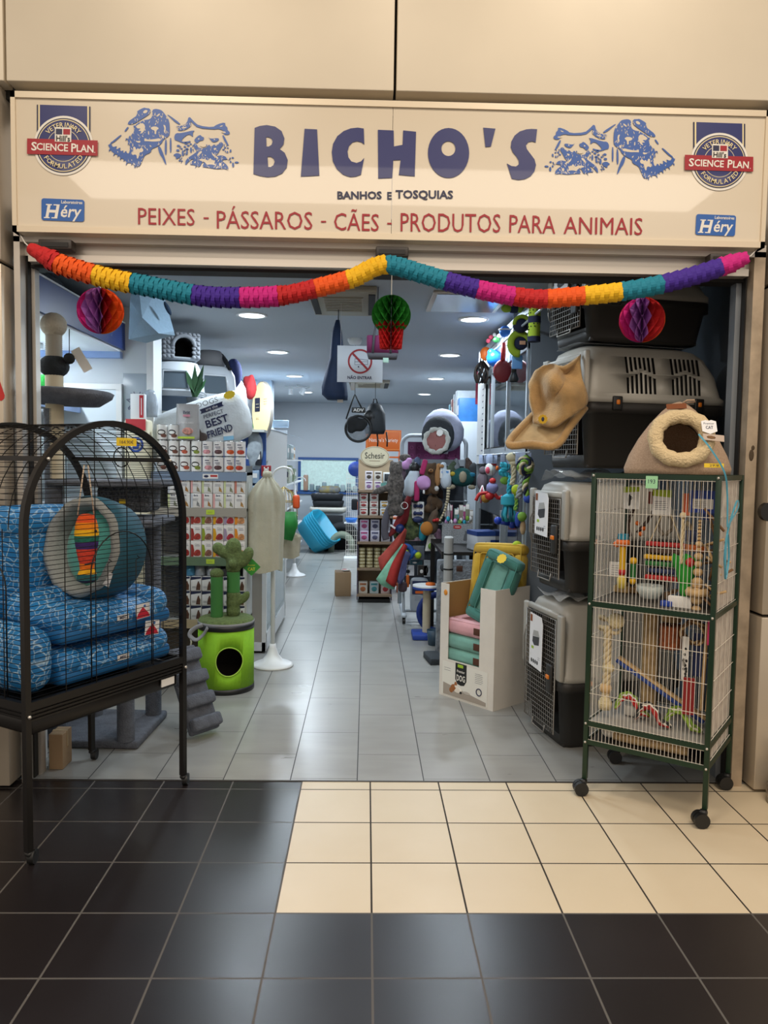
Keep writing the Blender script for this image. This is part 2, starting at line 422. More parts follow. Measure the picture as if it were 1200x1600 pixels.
# mall walls and cladding
def panel_col(name, x0, x1, zs, m):
    b = MB()
    for z0, z1 in zs: b.rbox(((x0 + x1) / 2, 0.06, (z0 + z1) / 2), (abs(x1 - x0), 0.31, z1 - z0), 0.004, m, seg=1)
    b.bb((x0 + 0.02, -0.06, 0), (x1 - 0.02, 0.2, 3.2), M_dark); struct(name, b)
panel_col('wall_front_left', -4.2, -1.66, ((0.012, 0.80), (0.815, 2.43), (2.447, 3.215)), M_steel)
panel_col('wall_front_right', 1.885, 4.2, ((0.012, 0.85), (0.865, 2.41), (2.427, 3.215)), M_steel)
b = MB()
for x0, x1 in ((-4.2, -1.628), (-1.616, 0.098), (0.11, 1.86), (1.872, 4.2)):
    b.rbox(((x0 + x1) / 2, 0.05, 4.2), (x1 - x0, 0.32, 1.96), 0.004, M_beige, seg=1)
b.bb((-4.2, -0.02, 3.18), (4.2, 0.2, 5.2), M_dark); struct('wall_front_upper', b)  # dark backing of the joints; above the sign it stands in for shade
b = MB(); b.bb((-6, -7.6, 5.2), (6, 0.2, 5.3), mat('mall_ceiling', 'b3a48c', 0.8)); struct('ceiling', b)
# shop shell
b = MB(); b.bb((-3.0, 0.16, CZ), (2.4, YB, CZ + 0.08), M_ceil); struct('ceiling', b)
b = MB(); b.bb((-2.2, YB, 0), (2.4, YB + 0.1, CZ), mat('back_wall', 'b9bec4', 0.75, noise=(1, 0.04))); struct('wall_back', b)
b = MB(); b.bb((XL - 0.1, 2.3, 0), (XL, YB, CZ), M_wallw); b.bb((XL, 7.0, 0), (-1.32, 7.3, CZ), mat('pillar_paint', 'b9cde0', 0.6)); struct('wall_left', b)
b = MB(); b.bb((-2.9, 2.05, 0), (-1.575, 2.3, CZ), M_wallw); b.bb((-1.615, 2.035, 0), (-1.565, 2.06, CZ), M_plw); struct('wall_niche_back', b)
b = MB(); b.bb((-2.9, 0.22, 0), (-2.8, 2.05, CZ), M_wallw); struct('wall_niche_left', b)
b = MB(); b.bb((-2.8, 0.22, 2.33), (-1.79, 2.05, 2.36), M_white); struct('ceiling_niche', b)
b = MB(); b.bb((2.05, 0.22, 0), (2.15, YB, CZ), M_wallg); struct('wall_right', b)
b = MB(); b.bb((1.06, 1.37, 0), (2.05, 1.41, CZ), M_wallg); struct('wall_right_bay', b)
# door frame and lintel
b = MB()
b.bb((-1.632, -0.03, 0), (-1.604, 0.05, 2.57), M_alu); b.bb((-1.612, 0.03, 0), (-1.596, 0.10, 2.50), M_dark); b.bb((-1.596, 0.07, 0), (-1.580, 0.12, 2.5), M_alu)
b.bb((1.805, -0.03, 0), (1.858, 0.09, 2.57), mat('worn_aluminium', 'b7a58e', 0.5, 0.4, noise=(9, 0.25))); b.bb((1.798, 0.03, 0), (1.81, 0.10, 2.5), M_dark); b.bb((1.772, 0.07, 0), (1.798, 0.13, 2.5), mat('dull_alu', '8f959b', 0.4, 0.5))
b.ell((1.832, -0.031, 1.62), (0.012, 0.002, 0.028), mat('chip', '4b3d2c', 0.8)); b.ell((1.838, -0.031, 1.655), (0.008, 0.002, 0.012), MATS['chip'])
b.bb((-1.632, 0.02, 2.495), (1.858, 0.16, 2.60), M_alu); b.bb((-1.575, -0.01, 2.462), (1.79, 0.16, 2.495), M_alu); b.bb((-1.59, 0.05, 2.448), (1.80, 0.15, 2.462), M_dark)
b.bb((-1.632, -0.03, 2.545), (1.858, 0.16, 2.6), M_alu)
struct('trim_2', b)
# ---------------------------------------------------------------- things on the shell
def downlight(name, x, y, label, p):
    t = thing(name, label, 'ceiling light', (x, y, CZ), group='round downlights in the shop ceiling')
    b = MB(); b.lathe([(0.118, 0), (0.118, -0.008), (0.098, -0.010), (0.096, 0)], M_plw, 24); b.build('rim', t)
    b = MB(); b.cyl(0.095, -0.007, -0.004, mat('lit_lens', 'f4f9ff', 0.5, emit=5.0), 24); b.build('lens', t)
    a = area('downlight_lamp', (x, y, CZ - 0.02), 0.18, p, COOL, shape='DISK'); a.name = 'downlight_lamp'
for i, (xl, xr, y) in enumerate(((-0.885, 0.80, 2.26), (-0.915, 0.83, 4.22), (-0.95, 0.885, 6.4), (-0.98, 0.91, 8.7))):
    w_ = ('nearest the shop entrance', 'second from the shop entrance', 'third from the shop entrance', 'farthest from the shop entrance')[i]
    downlight('ceiling_light', xl, y, 'round white downlight in the left ceiling row, ' + w_, (20, 26, 38, 50)[i])
    downlight('ceiling_light', xr, y, 'round white downlight in the right ceiling row, ' + w_, (20, 26, 38, 50)[i])
area('downlight_lamp', (-0.5, 0.75, CZ - 0.02), 0.2, 9, COOL, shape='DISK'); area('downlight_lamp', (0.45, 0.75, CZ - 0.02), 0.2, 9, COOL, shape='DISK')  # lamps alone near the entrance, no downlight fitting drawn for them
M_acg = mat('aged_ivory', '9b9483', 0.6)
def ac(name, x, y, sx, sy, label, m):
    t = thing(name, label, 'air conditioner', (x, y, CZ))
    b = MB(); b.rbox((0, 0, -0.02), (sx, sy, 0.04), 0.008, m); b.build('panel', t)
    b = MB(); b.bb((-sx * .3, -sy * .3, -0.046), (sx * .3, sy * .3, -0.04), m)
    for q in range(8): b.bb((-sx * .28, -sy * .28 + q * sy * .07, -0.05), (sx * .28, -sy * .28 + q * sy * .07 + 0.012, -0.046), m)
    b.build('grille', t)
    b = MB(); b.bb((-sx * .48, -sy * .42, -0.045), (-sx * .38, sy * .42, -0.04), M_dark); b.build('louver', t); b = MB(); b.bb((sx * .38, -sy * .42, -0.045), (sx * .48, sy * .42, -0.04), M_dark); b.build('louver', t)
ac('air_conditioner', -0.17, 1.62, 0.44, 0.80, 'ivory ceiling air conditioner cassette behind the left garland end, above the navy bag', M_acg)
ac('air_conditioner', 0.02, 7.1, 0.55, 0.8, 'ivory ceiling air conditioner cassette far back above the hanging backpacks', M_acg)
t = thing('ceiling_hatch', 'square frosted light panel in the ceiling right of the green cactus ornament', 'ceiling panel', (0.66, 1.62, CZ))
b = MB(); b.rbox((0, 0, -0.008), (0.50, 0.62, 0.016), 0.004, M_alu); b.build('frame', t)
b = MB(); b.bb((-0.22, -0.28, -0.02), (0.22, 0.28, -0.016), mat('frosted_panel', '9aa3ac', 0.15)); b.build('diffuser', t)
b = MB(); b.lathe([(0, -0.05), (0.05, -0.05), (0.065, -0.02), (0.065, 0)], M_plw, 20)
tag(b.build('smoke_detector'), 'small round white smoke detector on the ceiling behind the green ornament', 'smoke detector', loc=(-0.12, 3.3, CZ))
b = MB(); b.lathe([(0, -0.05), (0.05, -0.05), (0.065, -0.02), (0.065, 0)], M_plw, 20)
tag(b.build('smoke_detector'), 'round white smoke detector far back just under the no entry sign', 'smoke detector', loc=(-0.06, 5.9, CZ))
for px, py, lb in ((97, 379, 'dark sensor box under the left end of the shop sign'), (612, 397, 'dark sensor box under the middle of the shop sign'), (1122, 404, 'dark sensor box under the right end of the shop sign')):
    p = at(px, py, 0.0); b = MB(); b.rbox((0, -0.03, 0), (0.15, 0.06, 0.045), 0.006, mat('sensor_brown', '2e2723', 0.5)); b.bb((-0.06, -0.064, -0.012), (0.06, -0.06, 0.008), M_black)
    tag(b.build('door_sensor'), lb, 'sensor', loc=(p.x, -0.025, 2.522))
# fragment of a red sticker on the left column, steel fittings at the right edge
b = MB(); b.loops([[(-0.12, -0.09), (0.0, -0.09), (0.012, -0.08), (0.014, -0.065), (-0.03, 0.07), (-0.05, 0.09), (-0.12, 0.09)]], mat('sticker_red', 'b3201c', 0.4), frame((0, 0, 0), (1, 0, 0), (0, 0, 1)), 0.002)
p = at(2, 595, -0.097); tag(b.build('sticker'), 'rounded red sticker on the left column at the picture edge', 'sticker', loc=(p.x, -0.0955, p.z))
t = thing('ashtray_bin', 'round brushed steel bin top at the right picture edge', 'bin', (1.99, -0.22, 0.0))
b = MB(); b.lathe([(0, 0.0), (0.10, 0.0), (0.10, 0.08), (0.035, 0.1), (0.03, 0.14), (0.07, 0.17), (0.078, 0.2), (0.07, 0.235), (0.0, 0.245)], mat('brushed_steel', 'a8a29a', 0.25, 0.9), 24); b.build('body', t)
b = MB(); b.cyl(0.045, -0.03, 0.0, M_blkpl, 20, frame((0, 0, 0), (1, 0, 0), (0, 0, 1))); p = at(1200, 800, -0.1); tag(b.build('lock_knob'), 'black round knob on the right column at the picture edge', 'knob', loc=(p.x + 0.012, -0.096, p.z))

# ================================================================ SHOP SIGN
SY = -0.094
M_sign = mat('sign_face', 'dccfb9', 0.22, coat=0.7)
M_navy = mat('sign_navy', '242b68', 0.35, coat=0.2); M_dblue = mat('sign_blue', '2556a4', 0.35, coat=0.2); M_red = mat('sign_red', 'a01022', 0.45, coat=0.08)
M_ink = mat('sign_dark', '272a4a', 0.3); M_creamv = mat('sign_cream', 'ead9a8', 0.3); M_wv = mat('sign_white', 'e9e4da', 0.3)
sign = thing('shop_sign', 'wide cream shop sign with navy lettering above the entrance', 'sign', (0, 0, 0))
b = MB(); b.bb((-1.585, -0.09, 2.585), (0.0965, -0.02, 3.165), M_sign); b.bb((0.0985, -0.09, 2.585), (1.795, -0.02, 3.165), M_sign); b.build('panel', sign)
b = MB()
M_frame = mat('sign_frame', 'dccdb4', 0.35, 0.2)
for a, c in (((-1.605, -0.1, 3.155), (1.815, -0.01, 3.182)), ((-1.605, -0.1, 2.57), (1.815, -0.01, 2.597)), ((-1.605, -0.1, 2.57), (-1.585, -0.01, 3.182)), ((1.795, -0.1, 2.57), (1.815, -0.01, 3.182))): b.bb(a, c, M_frame)
b.build('frame', sign)
def sp(px, py): p = at(px, py, SY + 0.002); return (p.x, p.z)
SF = frame((0, SY + 0.002, 0), (1, 0, 0), (0, 0, 1))
def sF(px, py, dy=0.0, rot=0.0):
    p = at(px, py, SY); return frame((p.x, SY - dy + 0.002, p.z), (math.cos(rot), 0, math.sin(rot)), (-math.sin(rot), 0, math.cos(rot)))
z1 = lambda L: [sp(380 + x / 5, 180 + y / 5) for x, y in L]
z2 = lambda L: [sp(610 + x / 5, 180 + y / 5) for x, y in L]
def ellp(cx, cy, rx, ry, n=36): return [(cx + rx * math.cos(2 * PI * i / n), cy + ry * math.sin(2 * PI * i / n)) for i in range(n)]
def smooth(L, n=1):
    for _ in range(n):
        o = []
        for i in range(len(L)):
            p, q = L[i], L[(i + 1) % len(L)]; o += [(p[0] * .75 + q[0] * .25, p[1] * .75 + q[1] * .25), (p[0] * .25 + q[0] * .75, p[1] * .25 + q[1] * .75)]
        L = o
    return L
LET = [
 [z1([(90, 100), (130, 85), (185, 78), (250, 90), (300, 125), (322, 180), (315, 230), (285, 265), (325, 295), (348, 350), (340, 410), (305, 455), (250, 480), (190, 485), (130, 475), (80, 460)]), z1([(180, 172), (200, 172), (222, 185), (230, 207), (222, 232), (200, 246), (182, 245)]), z1([(190, 325), (215, 325), (238, 340), (246, 365), (236, 392), (215, 406), (195, 405)])],
 [z1([(480, 107), (577, 112), (595, 472), (450, 480)])],
 [z1([(942, 105), (946, 230), (925, 212), (890, 204), (855, 212), (828, 240), (815, 285), (822, 330), (845, 362), (885, 374), (920, 362), (945, 335), (920, 465), (880, 480), (835, 484), (780, 465), (730, 420), (700, 360), (692, 290), (702, 225), (735, 165), (785, 125), (840, 104), (895, 98)])],
 [[sp(*q) for q in ((590.4, 203), (615, 204), (615.5, 229), (629, 226.5), (630, 204), (650, 206), (648, 275.6), (623, 273.4), (626, 250), (614.5, 250.5), (613, 278), (591, 279))]],
 [z2(ellp(454, 296, 161, 195)), z2(ellp(453, 262, 55, 58, 24))],
 [z2([(725, 98), (820, 106), (785, 245), (742, 249)])],
 [z2([(1146, 110), (1134, 214), (1110, 205), (1080, 210), (1058, 235), (1065, 265), (1095, 305), (1125, 345), (1137, 390), (1125, 440), (1095, 478), (1050, 500), (1000, 507), (948, 497), (910, 378), (945, 398), (980, 402), (1003, 385), (1002, 355), (985, 325), (955, 290), (940, 250), (945, 205), (970, 160), (1010, 128), (1060, 112), (1100, 108)])]]
for L in LET: MB().loops(L, M_navy, SF, 0.002).build('letter', sign, 'navy block letter')
def stext(t, x0, x1, ycap, ybase, m, bold, name, drop=0.0, acc=0.0):
    """one word on the sign face; acc: share of the glyph box that an accent adds above the capitals"""
    p0 = at(x0, (ycap + ybase) / 2, SY); p1 = at(x1, (ycap + ybase) / 2 + drop, SY); h = (ybase - ycap) * D(p0) / FPX
    b = MB(); b.text(t, m, frame(((p0.x + p1.x) / 2, SY + 0.0005, (p0.z + p1.z) / 2 + h * acc / 2), p1 - p0, (0, 0, 1)), p1.x - p0.x, h * (1 + acc), bold)
    b.build(name, sign)
stext('BANHOS', 527, 596.5, 299, 311, M_ink, 0.035, 'lettering'); stext('E', 605, 612, 300, 311.5, M_ink, 0.035, 'lettering'); stext('TOSQUIAS', 618, 708, 297, 312, M_ink, 0.03, 'lettering', 0.8)
for t_, x0, x1, yc, yb, ac_ in (('PEIXES', 215.6, 304, 325, 350, 0), ('-', 318, 326, 339.5, 342, 0), ('PÁSSAROS', 338.6, 488, 330, 356.5, .28), ('-', 501.5, 509.5, 345, 347.5, 0), ('CÃES', 522, 592, 333, 359, .25), ('-', 605, 612, 348, 350.5, 0), ('PRODUTOS', 626, 782, 333, 361, 0), ('PARA', 796, 868, 336, 362.5, 0), ('ANIMAIS', 881, 1004, 339, 365, 0)):
    stext(t_, x0, x1, yc, yb, M_red, 0.0, 'lettering', 2 if x1 - x0 > 60 else 0, ac_)
# dog and cat emblem, drawn as flat vinyl shapes
DOG = [[(285, 70), (340, 42), (355, 48), (390, 50), (392, 90), (350, 120), (300, 150), (255, 178), (205, 182), (215, 155), (250, 130), (280, 110), (283, 85)],
 [(405, 65), (430, 52), (470, 60), (490, 70), (520, 110), (545, 150), (550, 230), (545, 275), (500, 300), (480, 340), (440, 365), (400, 380), (395, 410), (345, 430), (330, 465), (300, 530), (280, 515), (265, 520), (240, 495), (200, 495), (180, 465), (150, 455), (130, 430), (100, 420), (60, 385), (55, 345), (75, 325), (72, 350), (90, 365), (110, 360), (115, 385), (140, 372), (150, 400), (165, 395), (175, 415), (190, 400), (215, 425), (230, 370), (215, 330), (198, 295), (225, 275), (250, 255), (265, 220), (260, 190), (300, 165), (340, 145), (385, 140), (410, 115)],
 [(150, 262), (157, 272), (85, 335), (65, 330), (90, 312)], [(205, 198), (216, 205), (190, 240), (178, 236)],
 [(450, 360), (470, 355), (500, 425), (524, 508), (512, 505), (490, 455), (465, 420)], [(510, 310), (525, 300), (524, 430), (508, 422)], [(550, 290), (562, 290), (563, 410), (550, 406)], [(525, 98), (545, 105), (635, 170), (630, 184), (590, 160), (555, 125)]]
DOGH = [[(270, 195), (325, 165), (350, 190), (345, 225), (330, 250), (305, 258), (322, 235), (290, 232), (318, 215), (285, 212)], [(392, 205), (432, 195), (465, 212), (440, 230), (440, 262), (425, 258), (428, 230), (405, 225)], [(345, 290), (360, 305), (420, 302), (470, 292), (482, 315), (420, 322), (360, 316), (342, 318)], [(270, 310), (285, 318), (312, 312), (308, 332), (280, 326)], [(250, 365), (268, 362), (276, 390), (290, 372), (300, 385), (320, 368), (338, 390), (322, 410), (305, 405), (295, 455), (282, 462), (280, 430), (262, 425), (250, 432), (238, 420), (255, 405)], [(495, 180), (520, 195), (512, 258), (500, 235), (508, 215)], [(330, 80), (350, 62), (372, 66), (362, 86), (340, 92)], [(375, 225), (385, 265), (372, 262)], [(440, 120), (455, 95), (475, 92), (460, 112)], [(360, 378), (372, 380), (368, 398)], [(235, 465), (245, 470), (240, 480)], [(490, 265), (508, 280), (495, 300), (484, 285)], [(120, 398), (130, 402), (128, 415)]]
CAT = [[(600, 190), (640, 195), (690, 170), (705, 110), (745, 155), (785, 190), (900, 205), (935, 180), (1000, 162), (1002, 190), (1020, 205), (1018, 225), (1042, 245), (1030, 266), (985, 262), (990, 232), (945, 215), (915, 222), (780, 210), (735, 170), (715, 150), (727, 190), (680, 225), (620, 235), (612, 212)],
 [(975, 268), (990, 268), (1012, 310), (1036, 362), (1000, 330)], [(862, 280), (880, 298), (945, 290), (952, 305), (930, 322), (900, 326), (885, 310)], [(750, 300), (795, 262), (812, 280), (830, 285), (822, 312), (795, 312), (770, 338), (752, 320)],
 [(750, 330), (770, 345), (785, 375), (850, 372), (870, 340), (885, 365), (915, 340), (940, 350), (965, 318), (990, 342), (960, 385), (945, 415), (920, 440), (985, 430), (1032, 465), (965, 470), (1022, 515), (1028, 552), (985, 540), (930, 546), (860, 532), (812, 528), (832, 485), (812, 490), (792, 532), (755, 512), (705, 508), (752, 458), (715, 470), (672, 522), (682, 462), (740, 425), (775, 400), (742, 365)],
 [(585, 280), (600, 250), (640, 252), (755, 225), (735, 250), (740, 285), (715, 262), (690, 265), (650, 300), (645, 322), (690, 320), (720, 312), (715, 330), (660, 335), (610, 312), (590, 308)],
 [(575, 430), (610, 410), (650, 430), (625, 452), (600, 465), (598, 442)]]
CAT += [ellp(x, y, r, q, 10) for x, y, r, q in ((620, 355, 14, 9), (680, 335, 13, 9), (700, 352, 12, 9), (672, 362, 10, 8), (615, 392, 14, 10), (690, 380, 14, 9), (645, 378, 10, 7), (655, 415, 8, 26), (690, 405, 7, 25), (722, 388, 8, 24), (720, 340, 9, 7), (630, 475, 10, 5), (650, 478, 6, 4), (1000, 368, 8, 7), (1022, 372, 8, 6), (985, 385, 8, 6), (1045, 395, 7, 13), (1020, 405, 6, 10), (1062, 452, 10, 7), (1095, 490, 17, 8), (1065, 510, 9, 20), (1045, 485, 7, 9))]
CATH = [[(782, 470), (800, 462), (838, 462), (862, 478), (880, 452), (898, 478), (922, 472), (912, 500), (930, 515), (880, 505), (850, 512), (842, 490)], [(790, 405), (810, 395), (812, 412), (792, 425), (775, 440), (778, 420)], [(890, 410), (950, 455), (940, 462), (900, 435)], [(790, 352), (830, 345), (850, 358), (820, 368)], [(905, 300), (922, 298), (915, 312)], [(775, 300), (792, 290), (790, 306)], [(640, 205), (700, 200), (660, 218)], [(955, 490), (975, 500), (965, 522), (950, 515)], [(950, 200), (985, 185), (975, 200)], [(905, 375), (935, 372), (915, 395)], [(745, 490), (765, 478), (758, 500)], [(965, 240), (1000, 238), (1010, 250), (980, 250)]]
def emblem(conv):
    b = MB(); sg = lambda L: [conv(*q) for q in smooth(L)]
    for L in DOG + CAT: b.loops([sg(L)], M_dblue, SF, 0.0015)
    for L in DOGH + CATH: b.loops([sg(L)], M_sign, SF @ T(0, 0, 0.001), 0.001)
    random.seed(5)                                              # tufts of fur: cream slivers inside, blue ticks along the edges
    def inside(L, x, y):
        r = False
        for i in range(len(L)):
            (x0, y0), (x1, y1) = L[i - 1], L[i]
            if (y0 > y) != (y1 > y) and x < (x1 - x0) * (y - y0) / (y1 - y0) + x0: r = not r
        return r
    for L, n, bx in ((DOG[1], 95, (200, 545, 90, 525)), (CAT[4], 75, (690, 1030, 330, 550)), (CAT[0], 14, (600, 730, 170, 235)), (DOG[0], 10, (205, 390, 50, 180))):
        while n > 0:
            x, y = random.uniform(*bx[:2]), random.uniform(*bx[2:])
            if not inside(L, x, y): continue
            n -= 1; a = random.uniform(.6, 2.2); l_ = random.uniform(7, 19); c, s = math.cos(a), math.sin(a); w_ = random.uniform(1.5, 4.2)
            b.loops([[conv(x - c * l_, y - s * l_), conv(x - s * w_, y + c * w_), conv(x + c * l_ * .7, y + s * l_ * .7), conv(x + s * w_, y - c * w_)]], M_sign, SF @ T(0, 0, 0.0012), 0.0009)
    for i in range(len(DOG[1]) // 2 - 8, len(DOG[1])):
        x, y = DOG[1][i]; b.loops([[conv(x - 7, y), conv(x + 7, y - 2), conv(x - 5 + random.uniform(-6, 6), y + 20)]], M_dblue, SF, 0.0014)
    for i in range(30):
        x, y = random.uniform(600, 1080), random.uniform(330, 530); b.loops([[conv(x - 4, y), conv(x + 5, y - 3), conv(x + random.uniform(-14, 14), y + 22)]], M_dblue, SF, 0.0014)
    b.build('dog_and_cat_emblem', sign, 'blue stencil picture of a dog head and a cat head')
emblem(lambda x, y: sp(160 + x / 5.217, 160 + y / 5.217))
emblem(lambda x, y: sp(840 + (1168 - x) / 5.217, 170 + (y + 62 - (x - 55) * 0.079) / 5.217))
def seal(ox, oy, k):
    """the round seal with a red band; unit = zoomed pixels of the left one"""
    s_ = lambda x, y: sp(ox + x * k, oy + y * k); tilt = math.radians(-1.3)
    b = MB(); q = lambda L, m, d: b.loops([[s_(*r) for r in L]], m, SF @ T(0, 0, d), 0.0005)
    q([(200, 98), (810, 120), (810, 435), (200, 415)], M_ink, 0.0); q([(218, 99), (792, 119), (792, 420), (218, 400)], M_creamv, 0.0005); q([(236, 100), (775, 118), (775, 420), (236, 400)], M_navy, 0.001)
    c = lambda R, m, d: q(ellp(505, 565, R, R, 56), m, d)
    c(338, M_wv, 0.0015); c(312, M_ink, 0.002); c(298, M_creamv, 0.0025); c(288, M_navy, 0.003); c(184, M_creamv, 0.0035); c(178, M_navy, 0.004)
    for s0, R, a0, a1 in (('VETERINARY', 234, 137, 43), ('FORMULATED', 236, 216, 324)):
        for i, ch in enumerate(s0):
            a = math.radians(a0 + (a1 - a0) * i / (len(s0) - 1)); px, py = ox + (505 + R * math.cos(a)) * k, oy + (565 - R * math.sin(a)) * k
            b.text(ch, M_creamv, sF(px, py, 0.006, (a - PI / 2 if a0 < 180 else a + PI / 2) + tilt), None, 50 * k * 3.6 / FPX, 0.01)
    q([(97, 488), (897, 512), (895, 686), (95, 664)], M_red, 0.006)
    for t_, x0, x1, h, yb in (('S', 145, 205, 92, 622), ('CIENCE', 212, 552, 78, 626), ('P', 598, 655, 92, 640), ('LAN', 662, 845, 78, 642), ('.', 858, 868, 10, 652)):
        b.text(t_, M_wv, sF(ox + (x0 + x1) / 2 * k, oy + (yb - h / 2) * k, 0.0075, tilt), (x1 - x0) * k * 3.57 / FPX, h * k * 3.57 / FPX, 0.02)
    q([(414, 363), (600, 368), (598, 530), (412, 525)], M_wv, 0.007); q([(425, 380), (497, 382), (496, 446), (424, 444)], M_ink, 0.0078); q([(509, 382), (587, 385), (586, 448), (508, 446)], M_red, 0.0078)
    b.text("Hill's", mat('sign_black', '161310', 0.4), sF(ox + 505 * k, oy + 488 * k, 0.009, tilt), 150 * k * 3.57 / FPX, 62 * k * 3.57 / FPX, 0.02)
    b.build('round_seal', sign, 'round navy seal crossed by a red band')
def badge(ox, oy, k):
    b = MB(); m = 3.57 / FPX * k; F = sF(ox, oy, 0.001, math.radians(-0.9))
    b.loops([rrect(466 * m, 236 * m, 26 * m)], mat('badge_blue', '1d5cab', 0.3, coat=0.4), F, 0.001)
    b.text('Laboratoires', M_wv, F @ T(98 * m, 86 * m, 0.002), 230 * m, 34 * m, 0.02)
    b.text('H', M_wv, F @ T(-125 * m, -18 * m, 0.002), 130 * m, 150 * m, 0.03, shear=0.18)
    for x0, x1 in ((-205, -150), (-122, -68)): b.bb((x0 * m, -95 * m, 0.002), ((x1 + 8) * m, -83 * m, 0.0022), M_wv, F); b.bb(((x0 + 22) * m, 45 * m, 0.002), ((x1 + 32) * m, 57 * m, 0.0022), M_wv, F)
    b.text('éry', M_wv, F @ T(72 * m, -35 * m, 0.002), 220 * m, 170 * m, 0.015, shear=0.18)
    b.build('badge', sign, 'small blue rounded badge with white script')
seal(30, 150, 1 / 7.27); seal(1060 + (463 - 505 * 0.97) / 7.27, 180 + (530 - 565 * 0.97) / 7.27, 0.97 / 7.27)
badge(98.2, 328.1, 1 / 7.27); badge(1118.3, 351.7, 0.965 / 7.27)
# ================================================================ PAPER GARLAND AND HONEYCOMB ORNAMENTS
PAPER = {n: mat('paper_' + n, h, 0.75) for n, h in dict(red='c01a1e', orange='ee5a12', yellow='f2bc18', teal='127f97', purple='3f1f8f', magenta='c9187f', violet='b06cc0', green='177a1e', pink='d2226a', white='e9e6df').items()}
def resample(P, step):
    L = [0]
    for i in range(1, len(P)): L.append(L[-1] + (P[i] - P[i - 1]).length)
    n = max(2, int(L[-1] / step)); o = []; j = 0
    for i in range(n + 1):
        s_ = L[-1] * i / n
        while j < len(L) - 2 and L[j + 1] < s_: j += 1
        o.append(P[j].lerp(P[j + 1], (s_ - L[j]) / max(1e-9, L[j + 1] - L[j])))
    return o
GPX = [(48, 388), (75, 403), (100, 415), (165, 434), (230, 447), (310, 462), (370, 465), (440, 462), (500, 449), (550, 435), (600, 414), (660, 428), (700, 440), (760, 455), (810, 464), (845, 467), (900, 463), (960, 457), (1020, 447), (1080, 432), (1130, 416), (1163, 404)]
GC = [(85, 'red'), (140, 'orange'), (197, 'yellow'), (298, 'teal'), (370, 'purple'), (430, 'magenta'), (487, 'red'), (540, 'orange'), (598, 'yellow'), (690, 'teal'), (742, 'purple'), (795, 'magenta'), (848, 'red'), (903, 'orange'), (960, 'yellow'), (1030, 'teal'), (1118, 'purple'), (1300, 'magenta')]
def to_px(p):
    d = W2C @ (Vector(p) - CAM); return 600 - d.x / d.z * FPX, 800 + d.y / d.z * FPX
path = resample(catrom([at(x, y, -0.17) for x, y in GPX]), 0.021)
gar = thing('paper_garland', 'rainbow tissue paper garland hanging in two swags under the shop sign', 'garland', path[0])
segs = [[] for _ in GC]
for i, p in enumerate(path[:-1]):
    px = to_px(p)[0]
    for k, (lim, c) in enumerate(GC):
        if px < lim: segs[k].append(i); break
for k, ids in enumerate(segs):
    if len(ids) < 2: continue
    b = MB(T(*(-path[0]))); m = PAPER[GC[k][1]]
    for i in ids:
        p = path[i]; t = (path[min(i + 1, len(path) - 1)] - path[max(0, i - 1)]).normalized()
        u = Vector((0, 0, 1)); u = (u - t * u.dot(t)).normalized(); w_ = t.cross(u)
        R = 0.047 if i < 54 else 0.043
        if i < 4 or i > len(path) - 6: R *= 0.62 + 0.09 * min(i, len(path) - 1 - i)
        vs_ = []; fs = []; n = 24; jit = random.uniform(-.12, .12)
        for r, dz in ((0.74, -0.006), (0.93, 0.008), (1.0, 0.026)):
            for j in range(n):
                a = 2 * PI * j / n; lob = math.cos(4 * a + (PI if i % 2 else 0) + jit)
                rr = R * r * (1 + 0.05 * lob * r); q = dz + (0.009 * abs(lob) - .004 if r == 1 else 0)
                vs_.append(p + u * (math.cos(a) * rr) + w_ * (math.sin(a) * rr) + t * q)
        for r in range(2):
            for j in range(n): fs.append((r * n + j, r * n + (j + 1) % n, (r + 1) * n + (j + 1) % n, (r + 1) * n + j))
        b.add(vs_, fs, m)
    b.build('paper_section', gar, GC[k][1] + ' tissue paper section')
b = MB(T(*(-path[0]))); M_string = mat('white_string', 'd8d4cc', 0.8)
for a, c in ((path[0], (-1.592, -0.06, 2.575)), (path[-1], (1.80, -0.06, 2.575))):
    d = (Vector(a) - Vector(c)); b.tube([c, Vector(c) + d * .5 + Vector((0, 0, -.01)), a], 0.003, M_string, 5)
b.build('string', gar)
def honey(name, profile, n, cols, parent, waves, z0=0.0):
    """honeycomb tissue body: radial sheets that touch their neighbours alternately; profile(t)->(r,z)"""
    b = MB(T(0, 0, z0)); N = 40; A = PI / n * 0.95
    for i in range(n):
        th = 2 * PI * i / n; m = PAPER[cols[i * len(cols) // n]]; vs_ = []; fs = []
        for j in range(N + 1):
            t = j / N; r, z = profile(t); tri = 2 * abs(2 * ((waves * t + (0.5 if i % 2 else 0)) % 1) - 1) - 1
            a = th + A * tri * (1 if 0 < j < N else 0)
            for rr in (0.06, 0.6, 1.0): vs_.append((math.cos(th + (a - th) * min(1, rr * 1.05)) * r * rr, math.sin(th + (a - th) * min(1, rr * 1.05)) * r * rr, z))
        for j in range(N):
            for k in range(2): fs.append((j * 3 + k, j * 3 + k + 1, j * 3 + k + 4, j * 3 + k + 3))
        b.add(vs_, fs, m)
    return b.build(name, parent)
def hanger(parent, z0, z1):
    b = MB(); b.rod((0, 0, z0), (0, 0, z1), 0.0022, M_string, 5); b.build('string', parent)
RB = lambda t, R=0.105: (R * math.sin(PI * t) + 1e-4, -R * math.cos(PI * t))
YO = 0.01
